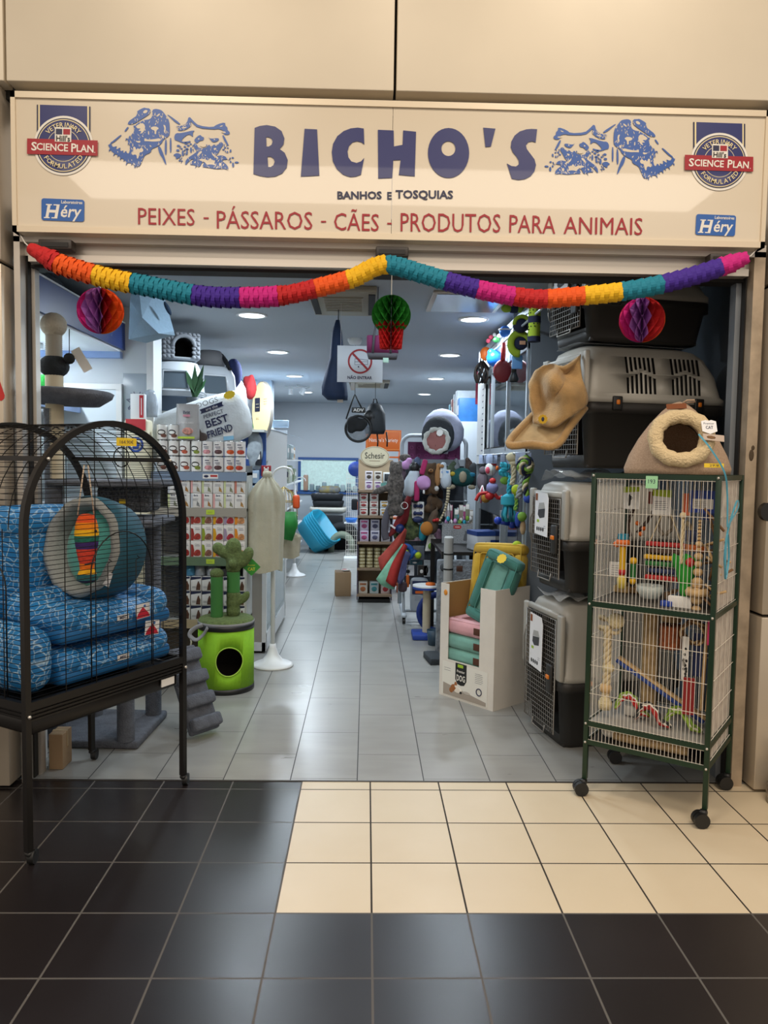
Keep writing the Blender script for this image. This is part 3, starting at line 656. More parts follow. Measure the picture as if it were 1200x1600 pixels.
for (px, py, lab, cols, rot) in ((157, 486, 'rainbow honeycomb paper ball hanging at the left end of the garland', ['magenta', 'violet', 'violet', 'red', 'orange', 'orange', 'yellow', 'teal', 'teal', 'green', 'purple', 'pink'], 0),
                              (1003, 500, 'rainbow honeycomb paper ball hanging in front of the carriers on the right', ['violet', 'red', 'red', 'orange', 'yellow', 'teal', 'teal', 'green', 'purple', 'pink', 'magenta', 'violet'], 0)):
    p = at(px, py, YO); t = thing('honeycomb_ball', lab, 'paper ornament', p, math.radians({157: 205, 1003: 245}[px]), 'rainbow honeycomb balls under the sign')
    honey('paper_ball', lambda t: RB(t), 30, cols, t, 4.0); hanger(t, 0.10, 2.448 - p.z)
p = at(611, 513, 0.0); t = thing('cactus_ornament', 'green honeycomb paper ball in a red paper pot hanging from the middle of the garland', 'paper ornament', p)
honey('paper_crown', lambda t: RB(t, 0.092), 30, ['green'], t, 5.0, 0.062)
def potp(t):
    z = -0.075 + 0.135 * t * 0.9
    return (0.052 + 0.010 * t + (0.012 if t > .82 else 0), z - 0.02)
honey('paper_pot', potp, 30, ['red'], t, 3.0); hanger(t, 0.15, 2.448 - p.z)

# ================================================================ BLACK ARCHED CAGE (left)
M_cage = mat('cage_black', '1d1b1a', 0.38, 0.3); M_wire = mat('cage_wire', '181716', 0.4, 0.4); M_bolt = mat('bolt', 'c9c4bb', 0.3, 0.8)
M_tagy = mat('price_yellow', 'e7c42a', 0.6); M_paperw = mat('white_card', 'e2e0dc', 0.6)
FL = Vector((-1.273, -0.783, 0)); FR = Vector((-0.858, -0.055, 0)); fx = (FR - FL).normalized(); fy = Vector((-fx.y, fx.x, 0))
CW = (FR - FL).length; CDp = 0.625; ang = math.atan2(fx.y, fx.x)
cage = thing('arched_bird_cage', 'large black arched wire cage on wheels filled with blue pet beds', 'cage', FL, ang)
ZS = 1.285; RR = CW / 2
def arcpts(y, n=28, r=RR, z=ZS): return [(CW / 2 - r * math.cos(PI * i / n), y, z + r * math.sin(PI * i / n)) for i in range(n + 1)]
for y in (0, CDp):
    b = MB(); b.tube([(0, y, 0.055)] + arcpts(y) + [(CW, y, 0.055)], 0.0175, M_cage, 4); b.build('arch_frame', cage)
b = MB()
for x in (CW / 2 - RR * math.cos(math.radians(40)), CW / 2 + RR * math.cos(math.radians(40))): b.tube([(x, 0, ZS + RR * math.sin(math.radians(40))), (x, CDp, ZS + RR * math.sin(math.radians(40)))], 0.014, M_cage, 4)
b.build('side_rail', cage)
b = MB()
for z0, z1 in ((0.600, 0.632),):
    for a, c in (((0, -.012, z0), (CW, .012, z1)), ((0, CDp - .012, z0), (CW, CDp + .012, z1)), ((-.012, 0, z0), (.012, CDp, z1)), ((CW - .012, 0, z0), (CW + .012, CDp, z1))): b.bb(a, c, M_cage)
b.build('base_rail', cage)
b = MB()
for z0 in (0.556, 0.570, 0.585): b.bb((0.015, -0.008, z0), (CW - 0.015, CDp + .008, z0 + 0.008), M_cage)
b.bb((0.02, 0.0, 0.556), (CW - 0.02, CDp, 0.598), M_cage); b.build('grooved_rim', cage)
b = MB(); b.rbox((CW / 2, CDp / 2, 0.525), (CW - 0.05, CDp - 0.02, 0.06), 0.01, M_cage, seg=1); b.build('tray', cage)
b = MB(); b.bb((CW - 0.14, -0.003, 0.515), (CW - 0.06, 0.002, 0.55), M_paperw); b.build('tray_label', cage, 'white sticker on the tray')
for x in (0, CW):
    for y in (0, CDp):
        b = MB(); b.cyl(0.028, -0.012, 0.012, M_blkpl, 16, T(x + .018, y, 0.028) @ RX(PI / 2) @ RY(0.5)); b.cyl(0.008, 0.03, 0.06, M_cage, 8, T(x, y, 0)); b.rbox((x + .008, y, 0.045), (0.04, 0.03, 0.02), 0.008, M_blkpl, seg=1); b.build('caster', cage)
b = MB()
for x in (0, CW):
    b.ell((x, -0.018, 0.58), 0.008, M_bolt, 8)
    b.ell((CW / 2 + (RR if x else -RR) * math.cos(math.radians(40)), -0.018, ZS + RR * math.sin(math.radians(40))), 0.008, M_bolt, 8)
b.build('bolt', cage)
def zmax(x): return ZS + math.sqrt(max(0, RR * RR - (x - CW / 2) ** 2))
WR = 0.0017; b = MB()                                                     # front and back mesh
for y in (0, CDp):
    z = 0.645; k = 0
    while z < ZS + RR - 0.02:
        h = RR if z < ZS else math.sqrt(max(0, RR * RR - (z - ZS) ** 2))
        b.tube([(CW / 2 - h, y, z), (CW / 2 + h, y, z)], WR, M_wire, 3, caps=False); z += 0.0185 if y == 0 else 0.03
    for x in ((0.18, 0.33, 0.50, 0.65) if y == 0 else (0.14, 0.28, 0.42, 0.56, 0.70)): b.tube([(x, y, 0.63), (x, y, zmax(x))], WR * 1.15, M_wire, 4, caps=False)
b.build('front_and_back_wires', cage)
for x in (0, CW):
    b = MB(); z = 0.645
    while z < ZS: b.tube([(x, 0, z), (x, CDp, z)], WR, M_wire, 3, caps=False); z += 0.0185 if x == 0 else 0.024
    for i in range(1, 5): b.tube([(x, CDp * i / 5, 0.63), (x, CDp * i / 5, ZS)], WR * 1.15, M_wire, 4, caps=False)
    b.build('side_wires', cage)
b = MB()
for i in range(1, 58):
    a = PI * i / 58; b.tube([(CW / 2 - RR * math.cos(a), 0, ZS + RR * math.sin(a)), (CW / 2 - RR * math.cos(a), CDp, ZS + RR * math.sin(a))], WR, M_wire, 3, caps=False)
for i in range(1, 7): b.tube(arcpts(CDp * i / 7, 20), WR * 1.2, M_wire, 4, caps=False)
b.build('roof_wires', cage)
b = MB(); x0, x1, zt = 0.30, 0.635, 1.24                                     # arched front door
dp = [(x0, -.006, 0.64)] + [((x0 + x1) / 2 - (x1 - x0) / 2 * math.cos(PI * i / 14), -.006, zt - .16 + 0.17 * math.sin(PI * i / 14)) for i in range(15)] + [(x1, -.006, 0.64)]
b.tube(dp, 0.003, M_wire, 5)
for q in (0.1, -0.055): b.tube([((x0 + x1) / 2 - q + .02, -.007, 0.72), ((x0 + x1) / 2 - q + .02, -.007, 1.12), ((x0 + x1) / 2 - q + .035, -.012, 1.13), ((x0 + x1) / 2 - q + .02, -.016, 1.14)], 0.0022, M_wire, 5)
b.tube([(x0 - .03, -.008, 1.13), (x0 + .02, -.012, 1.135)], 0.003, M_wire, 5); b.build('front_door', cage)
b = MB(); b.tube([(-0.006, 0.10, 0.64)] + [(-0.006, 0.10 + 0.2 - 0.2 * math.cos(PI * i / 12), 1.06 + 0.14 * math.sin(PI * i / 12)) for i in range(13)] + [(-.006, 0.50, 0.64)], 0.003, M_wire, 5); b.build('side_door', cage)
b = MB(); cx, cz = 0.50, 1.565
b.tube([(cx + 0.042 * math.cos(2 * PI * i / 20), 0.03, cz + 0.042 * math.sin(2 * PI * i / 20)) for i in range(20)], 0.0028, M_wire, 5, True); b.tube([(cx, .03, cz + .042), (cx, .03, zmax(cx))], 0.002, M_wire, 4); b.build('hanging_ring', cage)
b = MB(); F = frame((cx - .005, -0.006, cz + 0.065), (1, 0, 0), (0, 0, 1)); b.loops([rrect(0.11, 0.034, 0.003)], M_tagy, F, 0.001); b.text('164.90€', M_ink, F @ T(0, 0, 0.0015), 0.075, 0.016); b.build('price_tag', cage, 'yellow hand-written price tag')
CM = T(*FL) @ RZ(ang)                                                       # cage frame -> world
def inC(x, y, z): return CM @ Vector((x, y, z))
# blue water-print beds
m = bpy.data.materials.new('water_print'); m.use_nodes = True; k = NT(m); k.pos(True)
vn = k.n('ShaderNodeTexNoise'); vn.inputs['Scale'].default_value = 5; k.nt.links.new(k.vec, vn.inputs['Vector'])
ad = k.n('ShaderNodeVectorMath'); ad.operation = 'MULTIPLY_ADD'; k.nt.links.new(vn.outputs['Color'], ad.inputs[0]); ad.inputs[1].default_value = (0.16, 0.16, 0.16); k.nt.links.new(k.vec, ad.inputs[2])
vo = k.n('ShaderNodeTexVoronoi'); vo.feature = 'DISTANCE_TO_EDGE'; vo.inputs['Scale'].default_value = 23; k.nt.links.new(ad.outputs[0], vo.inputs['Vector'])
d1 = k.m('SUBTRACT', 1.0, k.m('MINIMUM', 1.0, k.m('MULTIPLY', vo.outputs['Distance'], 9.0))); d1 = k.m('POWER', d1, 3.0); d1 = k.m('MULTIPLY', d1, k.noise(9))
d1 = k.m('MULTIPLY', d1, 1.6)
k.put(k.mix(d1, k.mix(k.noise(6), lin('0f62a3'), lin('2a86c4')), lin('c4dfec')), k.b.inputs['Base Color']); k.b.inputs['Roughness'].default_value = 0.5
M_water = m; M_bluep = mat('blue_plain', '14629c', 0.6); M_wtag = mat('bed_tag', 'd9d9d9', 0.5)
def bed(name, label, M, w, d, h, low=0.5):
    """rectangular bolster bed: base cushion, back and side bolsters, low front lip"""
    t = thing(name, label, 'pet bed', M.to_translation(), rot=M.to_euler(), group='blue water-print pet beds in the black cage')
    b = MB(); b.rbox((0, 0, 0.035), (w, d, 0.07), 0.03, M_bluep, seg=2); b.build('base', t)
    b = MB(); b.rbox((0, -0.01, 0.075), (w * .82, d * .80, 0.09), 0.04, M_water, seg=3, n=3, puff=0.02); b.build('cushion', t)
    b = MB(); b.rbox((0, d / 2 - 0.07, h / 2 + .03), (w, 0.14, h), 0.065, M_water, seg=3, n=4, puff=0.012); b.build('back_bolster', t)
    for s in (-1, 1): b = MB(); b.rbox((s * (w / 2 - .065), 0, h * .43 + .03), (0.13, d * .98, h * .86), 0.06, M_water, seg=3, n=4, puff=0.012); b.build('side_bolster', t)
    b = MB(); b.rbox((0, -d / 2 + .06, h * low / 2 + .03), (w * .8, 0.12, h * low), 0.05, M_water, seg=3, n=4, puff=0.01); b.build('front_bolster', t)
    b = MB(); F = frame((0, -d / 2 - 0.012, h * low * .55 + .03), (1, 0, 0), (0, 0, 1)); b.loops([rrect(0.065, 0.025, .003)], M_wtag, F, 0.002); b.text('MSC', M_ink, F @ T(0, 0, .003), 0.04, 0.012, 0.03); b.build('label_tag', t, 'grey woven label')
    return t
bed('pet_bed', 'lowest blue water-print pet bed lying on the cage floor', CM @ T(0.495, 0.235, 0.634), 0.62, 0.40, 0.13)
bed('pet_bed', 'upper blue water-print pet bed stacked on the lowest one in the cage', CM @ T(0.50, 0.235, 0.80), 0.62, 0.39, 0.15)
bed('pet_bed', 'tall blue water-print pet bed leaning upright at the left of the cage', CM @ T(0.37, 0.60, 0.65) @ RX(math.radians(90)) @ T(0, 0.345, 0), 0.66, 0.68, 0.10)
t = thing('tube_cushion', 'long blue water-print bolster lying in front at the left of the cage', 'cushion', inC(0.095, 0.22, 0.0), ang)
b = MB(); b.rbox((0, 0, 0.765), (0.145, 0.38, 0.25), 0.07, M_water, seg=3, n=4, puff=0.012); b.build('cushion', t)
for k_, (x, z, r) in enumerate(((0.60, 0.885, 0.05), (0.655, 0.80, -0.1))):
    b = MB(); F = frame(inC(x, 0.013, z), fx, (0, 0, 1)) @ RZ(r); b.loops([rrect(0.085, 0.065, .003)], mat('tag_white', 'e8e8ea', .4), F, 0.001)
    b.loops([[(-.04, -.03), (.04, -.03), (.03, -.012), (0, .018), (-.03, -.01)]], mat('tag_red', 'c4233c', .5), F @ T(0, 0, .001), 0.0005); b.ell((0.012, 0.02, 0), (0.009, 0.009, .002), mat('tag_blue', '3a69a8', .5), 8, F)
    tag(b.build('swing_tag'), ('white and red swing tag on the upper blue bed in the cage', 'white and red swing tag below the other on the blue bed in the cage')[k_], 'tag')
# teal round cat bed standing on edge
M_teal = mat('teal_velvet', '4a9c92', 0.75, sheen=0.25, noise=(14, .12)); M_teald = mat('teal_cloth', '1d5468', 0.7, noise=(10, .1)); M_gfleece = mat('grey_fleece', '8e9290', 0.95, bump=(90, .5))
R_ = CM @ T(0.545, 0.255, 1.155) @ RZ(math.radians(-90)) @ RY(math.radians(14)) @ RX(math.radians(80))
t = thing('cat_bed', 'round teal cat bed with grey fleece rim standing on edge in the black cage', 'cat bed', R_.to_translation(), rot=R_.to_euler())
b = MB(); b.lathe([(0.0, -0.12), (0.19, -0.12), (0.215, -0.10), (0.232, 0.0), (0.232, 0.055), (0.222, 0.07)], M_teald, 32); b.build('outer_wall', t)
b = MB(); b.lathe([(0.222, 0.07), (0.215, 0.09), (0.19, 0.09), (0.178, 0.05), (0.172, -0.03)], M_gfleece, 32, wob=lambda a, z: 1 + .02 * math.sin(9 * a)); b.build('fleece_lining', t)
b = MB(); b.ell((0, 0, -0.02), (0.182, 0.182, 0.06), M_teal, 24); b.build('cushion', t)
b = MB(); b.loops([[(-.03, -.06), (.03, -.06), (.03, 0), (-.03, 0)]], M_wtag, T(.2, -.05, .08), .001); b.build('paper_tag', t)
# knitted fish toy hanging from the roof
p = inC(0.33, 0.05, 1.185); t = thing('hanging_fish_toy', 'rainbow knitted fish toy hanging from strings in the black cage', 'toy', p, ang - 0.5)
KN = [('e0521c', 'orange_red'), ('ee8a14', 'amber'), ('f0b418', 'knit_yellow'), ('1c6a58', 'knit_green'), ('3d2468', 'knit_purple'), ('d2402c', 'knit_red'), ('e8741a', 'knit_orange'), ('eeb01a', 'knit_gold'), ('1f5a60', 'knit_teal'), ('2a2650', 'knit_navy')]
prof = [(0.012, .145), (0.035, .14), (0.05, .11), (0.056, .08), (0.058, .055), (0.056, .03), (0.05, .0), (0.044, -.03), (0.036, -.06), (0.034, -.085), (0.045, -.105), (0.05, -.13), (0.03, -.14)]
b = MB()
for i in range(len(prof) - 1):
    c = KN[min(9, i * 10 // 12)]; b.lathe([prof[i], ((prof[i][0] + prof[i + 1][0]) / 2 * 1.03, (prof[i][1] + prof[i + 1][1]) / 2), prof[i + 1]], mat(c[1], c[0], .9, bump=(60, .6)), 20, sy=0.55, sx=0.84)
b.build('body', t)
b = MB(); b.ell((0.03, -.028, .075), 0.006, M_blkpl, 8); b.build('eye', t)
b = MB(); b.tube([(-.035, 0, .14), (-.005, 0.01, .345), (0.01, 0.01, .345), (.03, 0, .14)], 0.003, mat('rope_pale', 'cdb9a2', .8), 5); b.build('hanging_cord', t)

# ================================================================ GREY CAT TREE behind the cage
M_plush = mat('grey_plush', '5c6069', 0.95, bump=(120, .6), noise=(25, .18)); M_sisal = mat('sisal', 'c9bda2', 0.9); M_dkplush = mat('dark_plush', '3c3f45', .95, bump=(120, .5))
t = thing('cat_tree', 'tall grey plush cat tree with a sisal top post behind the black cage', 'cat tree', (-1.45, 0.62, 0))
b = MB(T(0, 0, 0)); b.rbox((-0.17, 0.06, 0.022), (0.84, 0.54, 0.044), 0.015, M_plush, M=RZ(-.04)); b.build('base_plate', t)
for x, y, z1 in ((0.17, -.19, 1.2), (0.20, .24, 1.2), (-0.14, .22, .9), (-0.235, -0.10, 1.82)):
    b = MB(); b.cyl(0.046, 0.044, z1, M_plush, 18, T(x, y, 0)); b.build('post', t, 'grey plush post')
b = MB(); b.rbox((0.02, 0.02, 1.215), (0.62, 0.48, 0.04), 0.015, M_plush); b.build('platform', t)
b = MB(); b.rbox((0.05, 0.05, 1.425), (0.62, 0.42, 0.035), 0.014, M_plush); b.build('platform', t)
b = MB(); b.rbox((0.10, 0.13, 1.335), (0.3, 0.24, 0.15), 0.03, mat('speckled_plush', '35373c', .95, var2=('6a6d72', 90, 1))); b.bb((0.08, 0.005, 1.31), (0.115, 0.009, 1.335), M_tagy); b.build('cat_box', t)
def ribs(r, z0, z1, dz, a=0.0022):
    o = []; z = z0
    while z < z1: o += [(r, z), (r + a, z + dz * .5)]; z += dz
    return o + [(r, z1)]
PX, PY = -0.225, -0.10
b = MB(); b.lathe(ribs(0.045, 1.44, 1.86, 0.008), M_sisal, 18, T(PX, PY, 0)); b.lathe(ribs(0.045, 1.88, 2.04, 0.008), M_sisal, 18, T(PX, PY, 0)); b.lathe(ribs(0.040, 2.07, 2.21, 0.011, 0.004), mat('cord_wrap', 'a9a294', .9), 18, T(PX, PY, 0)); b.build('sisal_post', t)
b = MB(); b.ell((PX, PY, 2.045), (0.078, 0.078, 0.062), mat('charcoal_rope', '23272a', .95, bump=(80, .6)), 20); b.build('rope_ball', t)
b = MB(); b.ell((PX, PY, 2.262), (0.068, 0.068, 0.066), mat('pale_rope', 'b4aa98', .9, bump=(80, .6)), 20); b.build('top_ball', t)
b = MB(); b.lathe([(0.0, 1.80), (0.17, 1.805), (0.235, 1.85), (0.245, 1.875), (0.225, 1.885), (0.16, 1.85), (0, 1.84)], M_plush, 28, T(PX - .01, PY + .05, .04) @ RX(.0) @ RY(.03)); b.build('lounging_cup', t)
b = MB(); b.tube([(PX + .09, PY - .02, 2.24), (PX + .088, PY - .02, 2.09)], .0025, M_blkpl, 5); b.ell((PX + .088, PY - .02, 2.085), 0.03, mat('pompom', '1a1c1e', .95), 12); b.build('pompom', t)
b = MB(); F = frame((PX + .15, PY - .01, 2.08), (.5, .1, -.85), (.3, 0, .9)); b.loops([rrect(0.13, 0.05, .004)], M_paperw, F, .002); b.build('swing_tag', t)
# plush steps
F = frame((-0.895, 0.61, 0.035), (0.62, 0.78, 0), (-0.33, 0.25, 0.80)); b = MB()
b.rbox((0, .24, 0), (0.20, 0.50, 0.045), 0.015, M_plush, F)
for i in range(4): b.rbox((0, 0.04 + i * .13, 0.035), (0.205, 0.075, 0.06), 0.02, M_plush, F)
tag(b.build('plush_steps'), 'grey plush pet steps leaning beside the right front leg of the black cage', 'pet steps')
# white board and carton leaning behind the left door post
p = gnd(58, 1208); b = MB(); b.bb((-.018, 0, 0), (0.018, 0.05, 0.40), M_paperw); b.bb((-.02, .02, .02), (-.018, .045, .36), M_plw); tag(b.build('white_board'), 'white board standing on the floor behind the left door post', 'board', loc=(-1.66, 0.24, 0.0))
b = MB(); b.rbox((0, 0, 0.09), (0.07, 0.12, 0.18), .004, mat('kraft', '9d8262', .8), seg=1); b.bb((-.037, -.01, .1), (.037, .01, .1815), mat('tape', 'b59b76', .3)); tag(b.build('carton'), 'small brown carton on the floor behind the black cage', 'box', loc=(-1.535, 0.19, 0.0))
# ================================================================ GREEN FRAMED CAGE (right)
M_gfr = mat('cage_green', '14301f', 0.35, 0.2); M_ww = mat('white_wire', 'eee8dd', 0.45); M_wood = mat('pale_wood', 'c9a878', .7, noise=(20, .2)); M_woodd = mat('bark_wood', '7d5c3c', .85, noise=(30, .35)); M_rope = mat('cream_rope', 'cfbd97', .9)
gL = Vector((1.057, -0.119, 0)); gR = Vector((1.492, -0.439, 0)); gx = (gR - gL).normalized(); ga = math.atan2(gx.y, gx.x); GW = (gR - gL).length; GD = 0.49; GT = 1.525
G = T(*gL) @ RZ(ga)
gc = thing('tall_bird_cage', 'tall white wire bird cage with dark green frame and wheels, full of bird toys', 'cage', gL, ga)
for x in (0, GW):
    for y in (0, GD):
        b = MB(); b.rbox((x, y, (GT + .075) / 2), (.022, .022, GT - .075), .002, M_gfr, seg=1); b.build('corner_post', gc)
        b = MB(); b.cyl(0.033, -0.026, -0.003, M_blkpl, 18, T(x - .012, y - .02, 0.033) @ RZ(.6) @ RX(PI / 2)); b.cyl(0.033, 0.003, 0.026, M_blkpl, 18, T(x - .012, y - .02, 0.033) @ RZ(.6) @ RX(PI / 2)); b.rbox((x - .004, y - .008, 0.06), (.034, .034, .03), .01, M_blkpl, seg=1); b.cyl(.01, .06, .08, M_blkpl, 8, T(x, y, 0)); b.build('caster', gc)
RZS = (1.514, 0.915, 0.345, 0.255)
for z in RZS:
    b = MB()
    for y in (0, GD): b.bb((0, y - .008, z - .011), (GW, y + .008, z + .011), M_gfr)
    for x in (0, GW): b.bb((x - .008, 0, z - .011), (x + .008, GD, z + .011), M_gfr)
    b.build('rail', gc)
b = MB()
for z in RZS:
    for x in (0, GW): b.ell((x, -.012, z), 0.0065, M_bolt, 8)
b.build('bolt', gc)
def wires(name, P, along, L, n, hz, r=0.0014):
    b = MB()
    for z0, z1 in ((0.926, 1.503), (0.356, 0.904), (0.264, 0.336)):
        for i in range(1, n):
            q = P + along * (L * i / n); b.tube([(q.x, q.y, z0), (q.x, q.y, z1)], r, M_ww, 3, caps=False)
    for z in hz + [0.93, 1.5, .36, .9, .268, .332]: b.tube([(P.x, P.y, z), (P.x + along.x * L, P.y + along.y * L, z)], r * 1.2, M_ww, 3, caps=False)
    b.build(name, gc)
HZ = [1.055, 1.2, 1.345, 0.49, 0.625, 0.76]; vx = Vector((1, 0, 0)); vy = Vector((0, 1, 0))
wires('front_wires', Vector((.01, -.004, 0)), vx, GW - .02, 31, HZ); wires('back_wires', Vector((.01, GD, 0)), vx, GW - .02, 31, HZ)
wires('side_wires', Vector((0, .01, 0)), vy, GD - .02, 26, HZ); wires('side_wires', Vector((GW, .01, 0)), vy, GD - .02, 5, HZ)
b = MB(); b.bb((.01, .01, .352), (GW - .01, GD - .01, .356), mat('grate_grey', '9a9791', .5)); b.build('floor_grate', gc)
b = MB(); b.bb((.01, .01, .25), (GW - .01, GD - .01, .262), mat('tray_dark', '25231f', .5)); b.build('tray', gc)
b = MB(); b.bb((.01, .01, 1.503), (GW - .01, GD - .01, 1.512), mat('roof_wire_sheet', 'b5b0a6', .6)); b.build('roof', gc)
m = mat('clear_film', 'd6cdc4', 0.25, alpha=0.9, noise=(22, .18), bump=(16, .5))
b = MB()
for z0, z1 in ((.93, 1.5), (.36, .9), (.265, .335)): b.bb((GW - .008, .012, z0), (GW - .006, GD - .012, z1), m)
b.build('plastic_film', gc, 'crinkled clear film lining the right side')
b = MB(); F = G @ frame((.265, -.014, 1.49), (1, 0, 0), (0, 0, 1)); b.loops([rrect(.052, .055, .002)], mat('note_green', '9fd8a8', .6), F, .001); b.text('193', M_ink, F @ T(0, .003, .0015), .03, .018)
tag(b.build('price_note'), 'light green price note clipped to the top of the green framed cage', 'price tag')
def gp(x, y, z): return G @ Vector((x, y, z))
# --- things inside the upper half
def card(x, z, w, h, label, fn, y=0.16, name='toy_card', rz=0.0):
    b = MB(); F = G @ frame((x, y, z), (math.cos(rz), math.sin(rz), 0), (0, 0, 1)); b.loops([rrect(w, h, .003)], M_paperw, F, .002); fn(b, F @ T(0, 0, .0023), w, h); tag(b.build(name), label, 'toy packaging')
MG = mat('card_green', 'a3b81f', .5); MBl = mat('card_blue', '1d3f9c', .5); MOr = mat('card_orange', 'd2552a', .5); MBr = mat('card_rust', '8a3a28', .5)
def lines(b, F, w, h, n, y0, y1, m=None):
    for i in range(n): b.loops([[(-w * .4, y0 + (y1 - y0) * i / n), (w * (.1 + .3 * random.random()), y0 + (y1 - y0) * i / n), (w * .3, y0 + (y1 - y0) * i / n + h * .02), (-w * .4, y0 + (y1 - y0) * i / n + h * .02)]], m or M_ink, F)
def cg(b, F, w, h): b.loops([[(-w / 2, h * .25), (w / 2, h * .2), (w / 2, h / 2), (-w / 2, h / 2)]], MG, F); lines(b, F, w, h, 5, -h * .3, h * .1)
def cg2(b, F, w, h): b.loops([[(-w / 2, h * .22), (w / 2, h * .3), (w / 2, h / 2), (-w / 2, h / 2)]], MG, F); b.ell((-.01, -h * .1, 0), (.008, .03, .002), M_blkpl, 8, F); b.ell((-.005, -.0, 0), (.012, .01, .002), M_blkpl, 8, F)
card(.125, 1.41, .075, .105, 'white and green toy card with a bird picture, top left in the wire cage', cg2)
card(.265, 1.395, .085, .115, 'white and green toy card with printed lines, top middle of the white wire cage', cg)
card(.20, 1.41, .05, .06, 'rust coloured toy card between the two green cards in the white wire cage', lambda b, F, w, h: b.loops([rrect(w, h, .003)], MBr, F), y=.26)
def cb(b, F, w, h): b.loops([rrect(w, h, .003)], MBl, F); b.loops([rrect(w * .8, h * .45, .003)], M_paperw, F @ T(.005, -.01, .0005)); lines(b, F @ T(0, -.01, .001), w * .7, h, 4, -h * .15, h * .15)
card(.44, 1.405, .11, .10, 'blue toy card with a white panel at the top right of the white wire cage', cb)
card(.375, 1.39, .035, .10, 'narrow orange toy card beside the blue card in the white wire cage', lambda b, F, w, h: b.loops([rrect(w, h, .003)], MOr, F))
card(.455, 1.35, .08, .06, 'small blue pack hanging below the blue card in the white wire cage', lambda b, F, w, h: b.loops([rrect(w, h, .003)], mat('pack_blue', '24489a', .4), F), y=.24)
card(.06, 1.06, .085, .07, 'grey printed pack low at the left of the white wire cage', lambda b, F, w, h: lines(b, F, w, h, 5, -h * .4, h * .4), y=.2)
def hang(b, x, y, z0, z1=1.5, r=.0015, m=None): b.tube([(x, y, z0), (x, y, z1)], r, m or M_rope, 4)
GB = lambda: MB(G)
MR = mat('toy_red', 'b3201f', .5); MY = mat('toy_yellow', 'd9a712', .5); MGn = mat('toy_green', '1f6a2c', .5); MN = mat('toy_navy', '1a2a55', .5); MO = mat('toy_orange', 'd8681c', .55); MTl = mat('toy_teal', '1d7f99', .5)
t = thing('block_swing', 'stack of red, yellow, green and navy bars hanging in the wire cage', 'bird toy', gp(.285, .17, 0), ga)
for z, m, w_, nm in ((1.20, MR, .175, 'red bar'), (1.168, mat('toy_brown', '4a3428', .6), .15, 'brown bar'), (1.138, MY, .185, 'yellow bar'), (1.108, MGn, .175, 'green bar'), (1.075, MN, .15, 'navy bar'), (1.043, MR, .17, 'red bar')):
    b = MB(); b.rbox((0, 0, z), (w_, .03, .021), .004, m, seg=1); b.build('bar', t, nm)
b = MB()
for s in (-1, 1): b.tube([(s * .07, 0, 1.03), (s * .07, 0, 1.21), (s * .012, 0, 1.36), (0, 0, 1.5)], .003, M_rope, 5)
b.build('cord', t)
b = GB(); b.rbox((.40, .2, 1.19), (.11, .035, .03), .006, MO, seg=1); b.rbox((.40, .2, 1.245), (.07, .03, .05), .004, MN, seg=1); hang(b, .40, .2, 1.2); tag(b.build('bird_toy'), 'orange bar with navy block hanging right of the bar stack', 'bird toy')
t = thing('bird_toy', 'parrot toy with yellow rope and orange head in the left of the wire cage', 'bird toy', gp(.105, .12, 0), ga)
b = MB(); b.lathe(ribs(.013, 1.07, 1.185, .008, .003), MY, 10); b.build('rope_body', t)
b = MB(); b.ell((0, 0, 1.20), (.035, .03, .022), MO, 12); b.ell((-.03, 0, 1.19), (.018, .012, .016), MO, 8); b.build('head', t)
b = MB(); b.cyl(.025, 1.215, 1.24, MTl, 12); b.build('cap', t)
b = MB(); b.ell((0, 0, 1.06), .02, MR, 10); b.build('bead', t)
b = MB(); b.lathe([(.008, 1.05), (.022, 1.03), (.02, .985), (.008, .98)], mat('raffia', 'cbb24a', .9), 9); b.build('tassel', t)
b = MB(); hang(b, 0, 0, 1.24); b.build('cord', t)
b = GB(); b.lathe(ribs(.012, 1.03, 1.10, .008, .003), MGn, 8, T(.15, .14, 0)); b.ell((.15, .14, 1.115), (.02, .015, .018), MY, 8); b.ell((.15, .14, 1.02), (.016, .016, .02), MY, 8); hang(b, .15, .14, 1.11); tag(b.build('bird_toy'), 'small green and yellow rope toy beside the yellow parrot toy', 'bird toy')
blob_p = gp(.395, .11, 1.09)
t = thing('plush_toy', 'bright green leaf-like plush toy hanging in the white wire cage', 'bird toy', blob_p, ga)
blob('body', [(0, 0, 0, .042, .03, .085), (-.035, 0, .03, .022, .02, .055, 0, -.4, 0), (.04, 0, .035, .022, .02, .05, 0, .4, 0), (0, 0, -.075, .028, .022, .05)], mat('leaf_green', '1e8a24', .8), t, .008)
b = MB(); hang(b, 0, 0, .06, .41); b.build('cord', t)
b = GB(); b.ell((.415, .095, 1.135), .022, MR, 10); b.ell((.345, .15, 1.135), .018, mat('toy_pink', 'c2455c', .6), 8); hang(b, .415, .11, 1.14); tag(b.build('bead_toy'), 'red bead toy hanging over the green plush in the white wire cage', 'bird toy')
def twist(b, pts, r, m, turns=30, n=3):
    P = resample(catrom(pts, 6), .008)
    for k in range(n):
        q = []
        for i, p in enumerate(P):
            a = i * .55 + 2 * PI * k / n; t_ = (P[min(i + 1, len(P) - 1)] - P[max(i - 1, 0)]).normalized(); u = Vector((.3, 1, .2)); u = (u - t_ * u.dot(t_)).normalized(); w_ = t_.cross(u)
            q.append(p + (u * math.cos(a) + w_ * math.sin(a)) * r * .55)
        b.tube(q, r * .62, m[k % len(m)] if isinstance(m, list) else m, 5)
b = GB(); twist(b, [(.385, .06, 1.13), (.385, .06, 1.33)], .007, M_rope); b.ell((.385, .06, 1.345), (.016, .014, .016), M_rope, 8); hang(b, .385, .06, 1.35); tag(b.build('rope_toy'), 'thin cream knotted rope hanging in the upper half of the wire cage', 'bird toy')
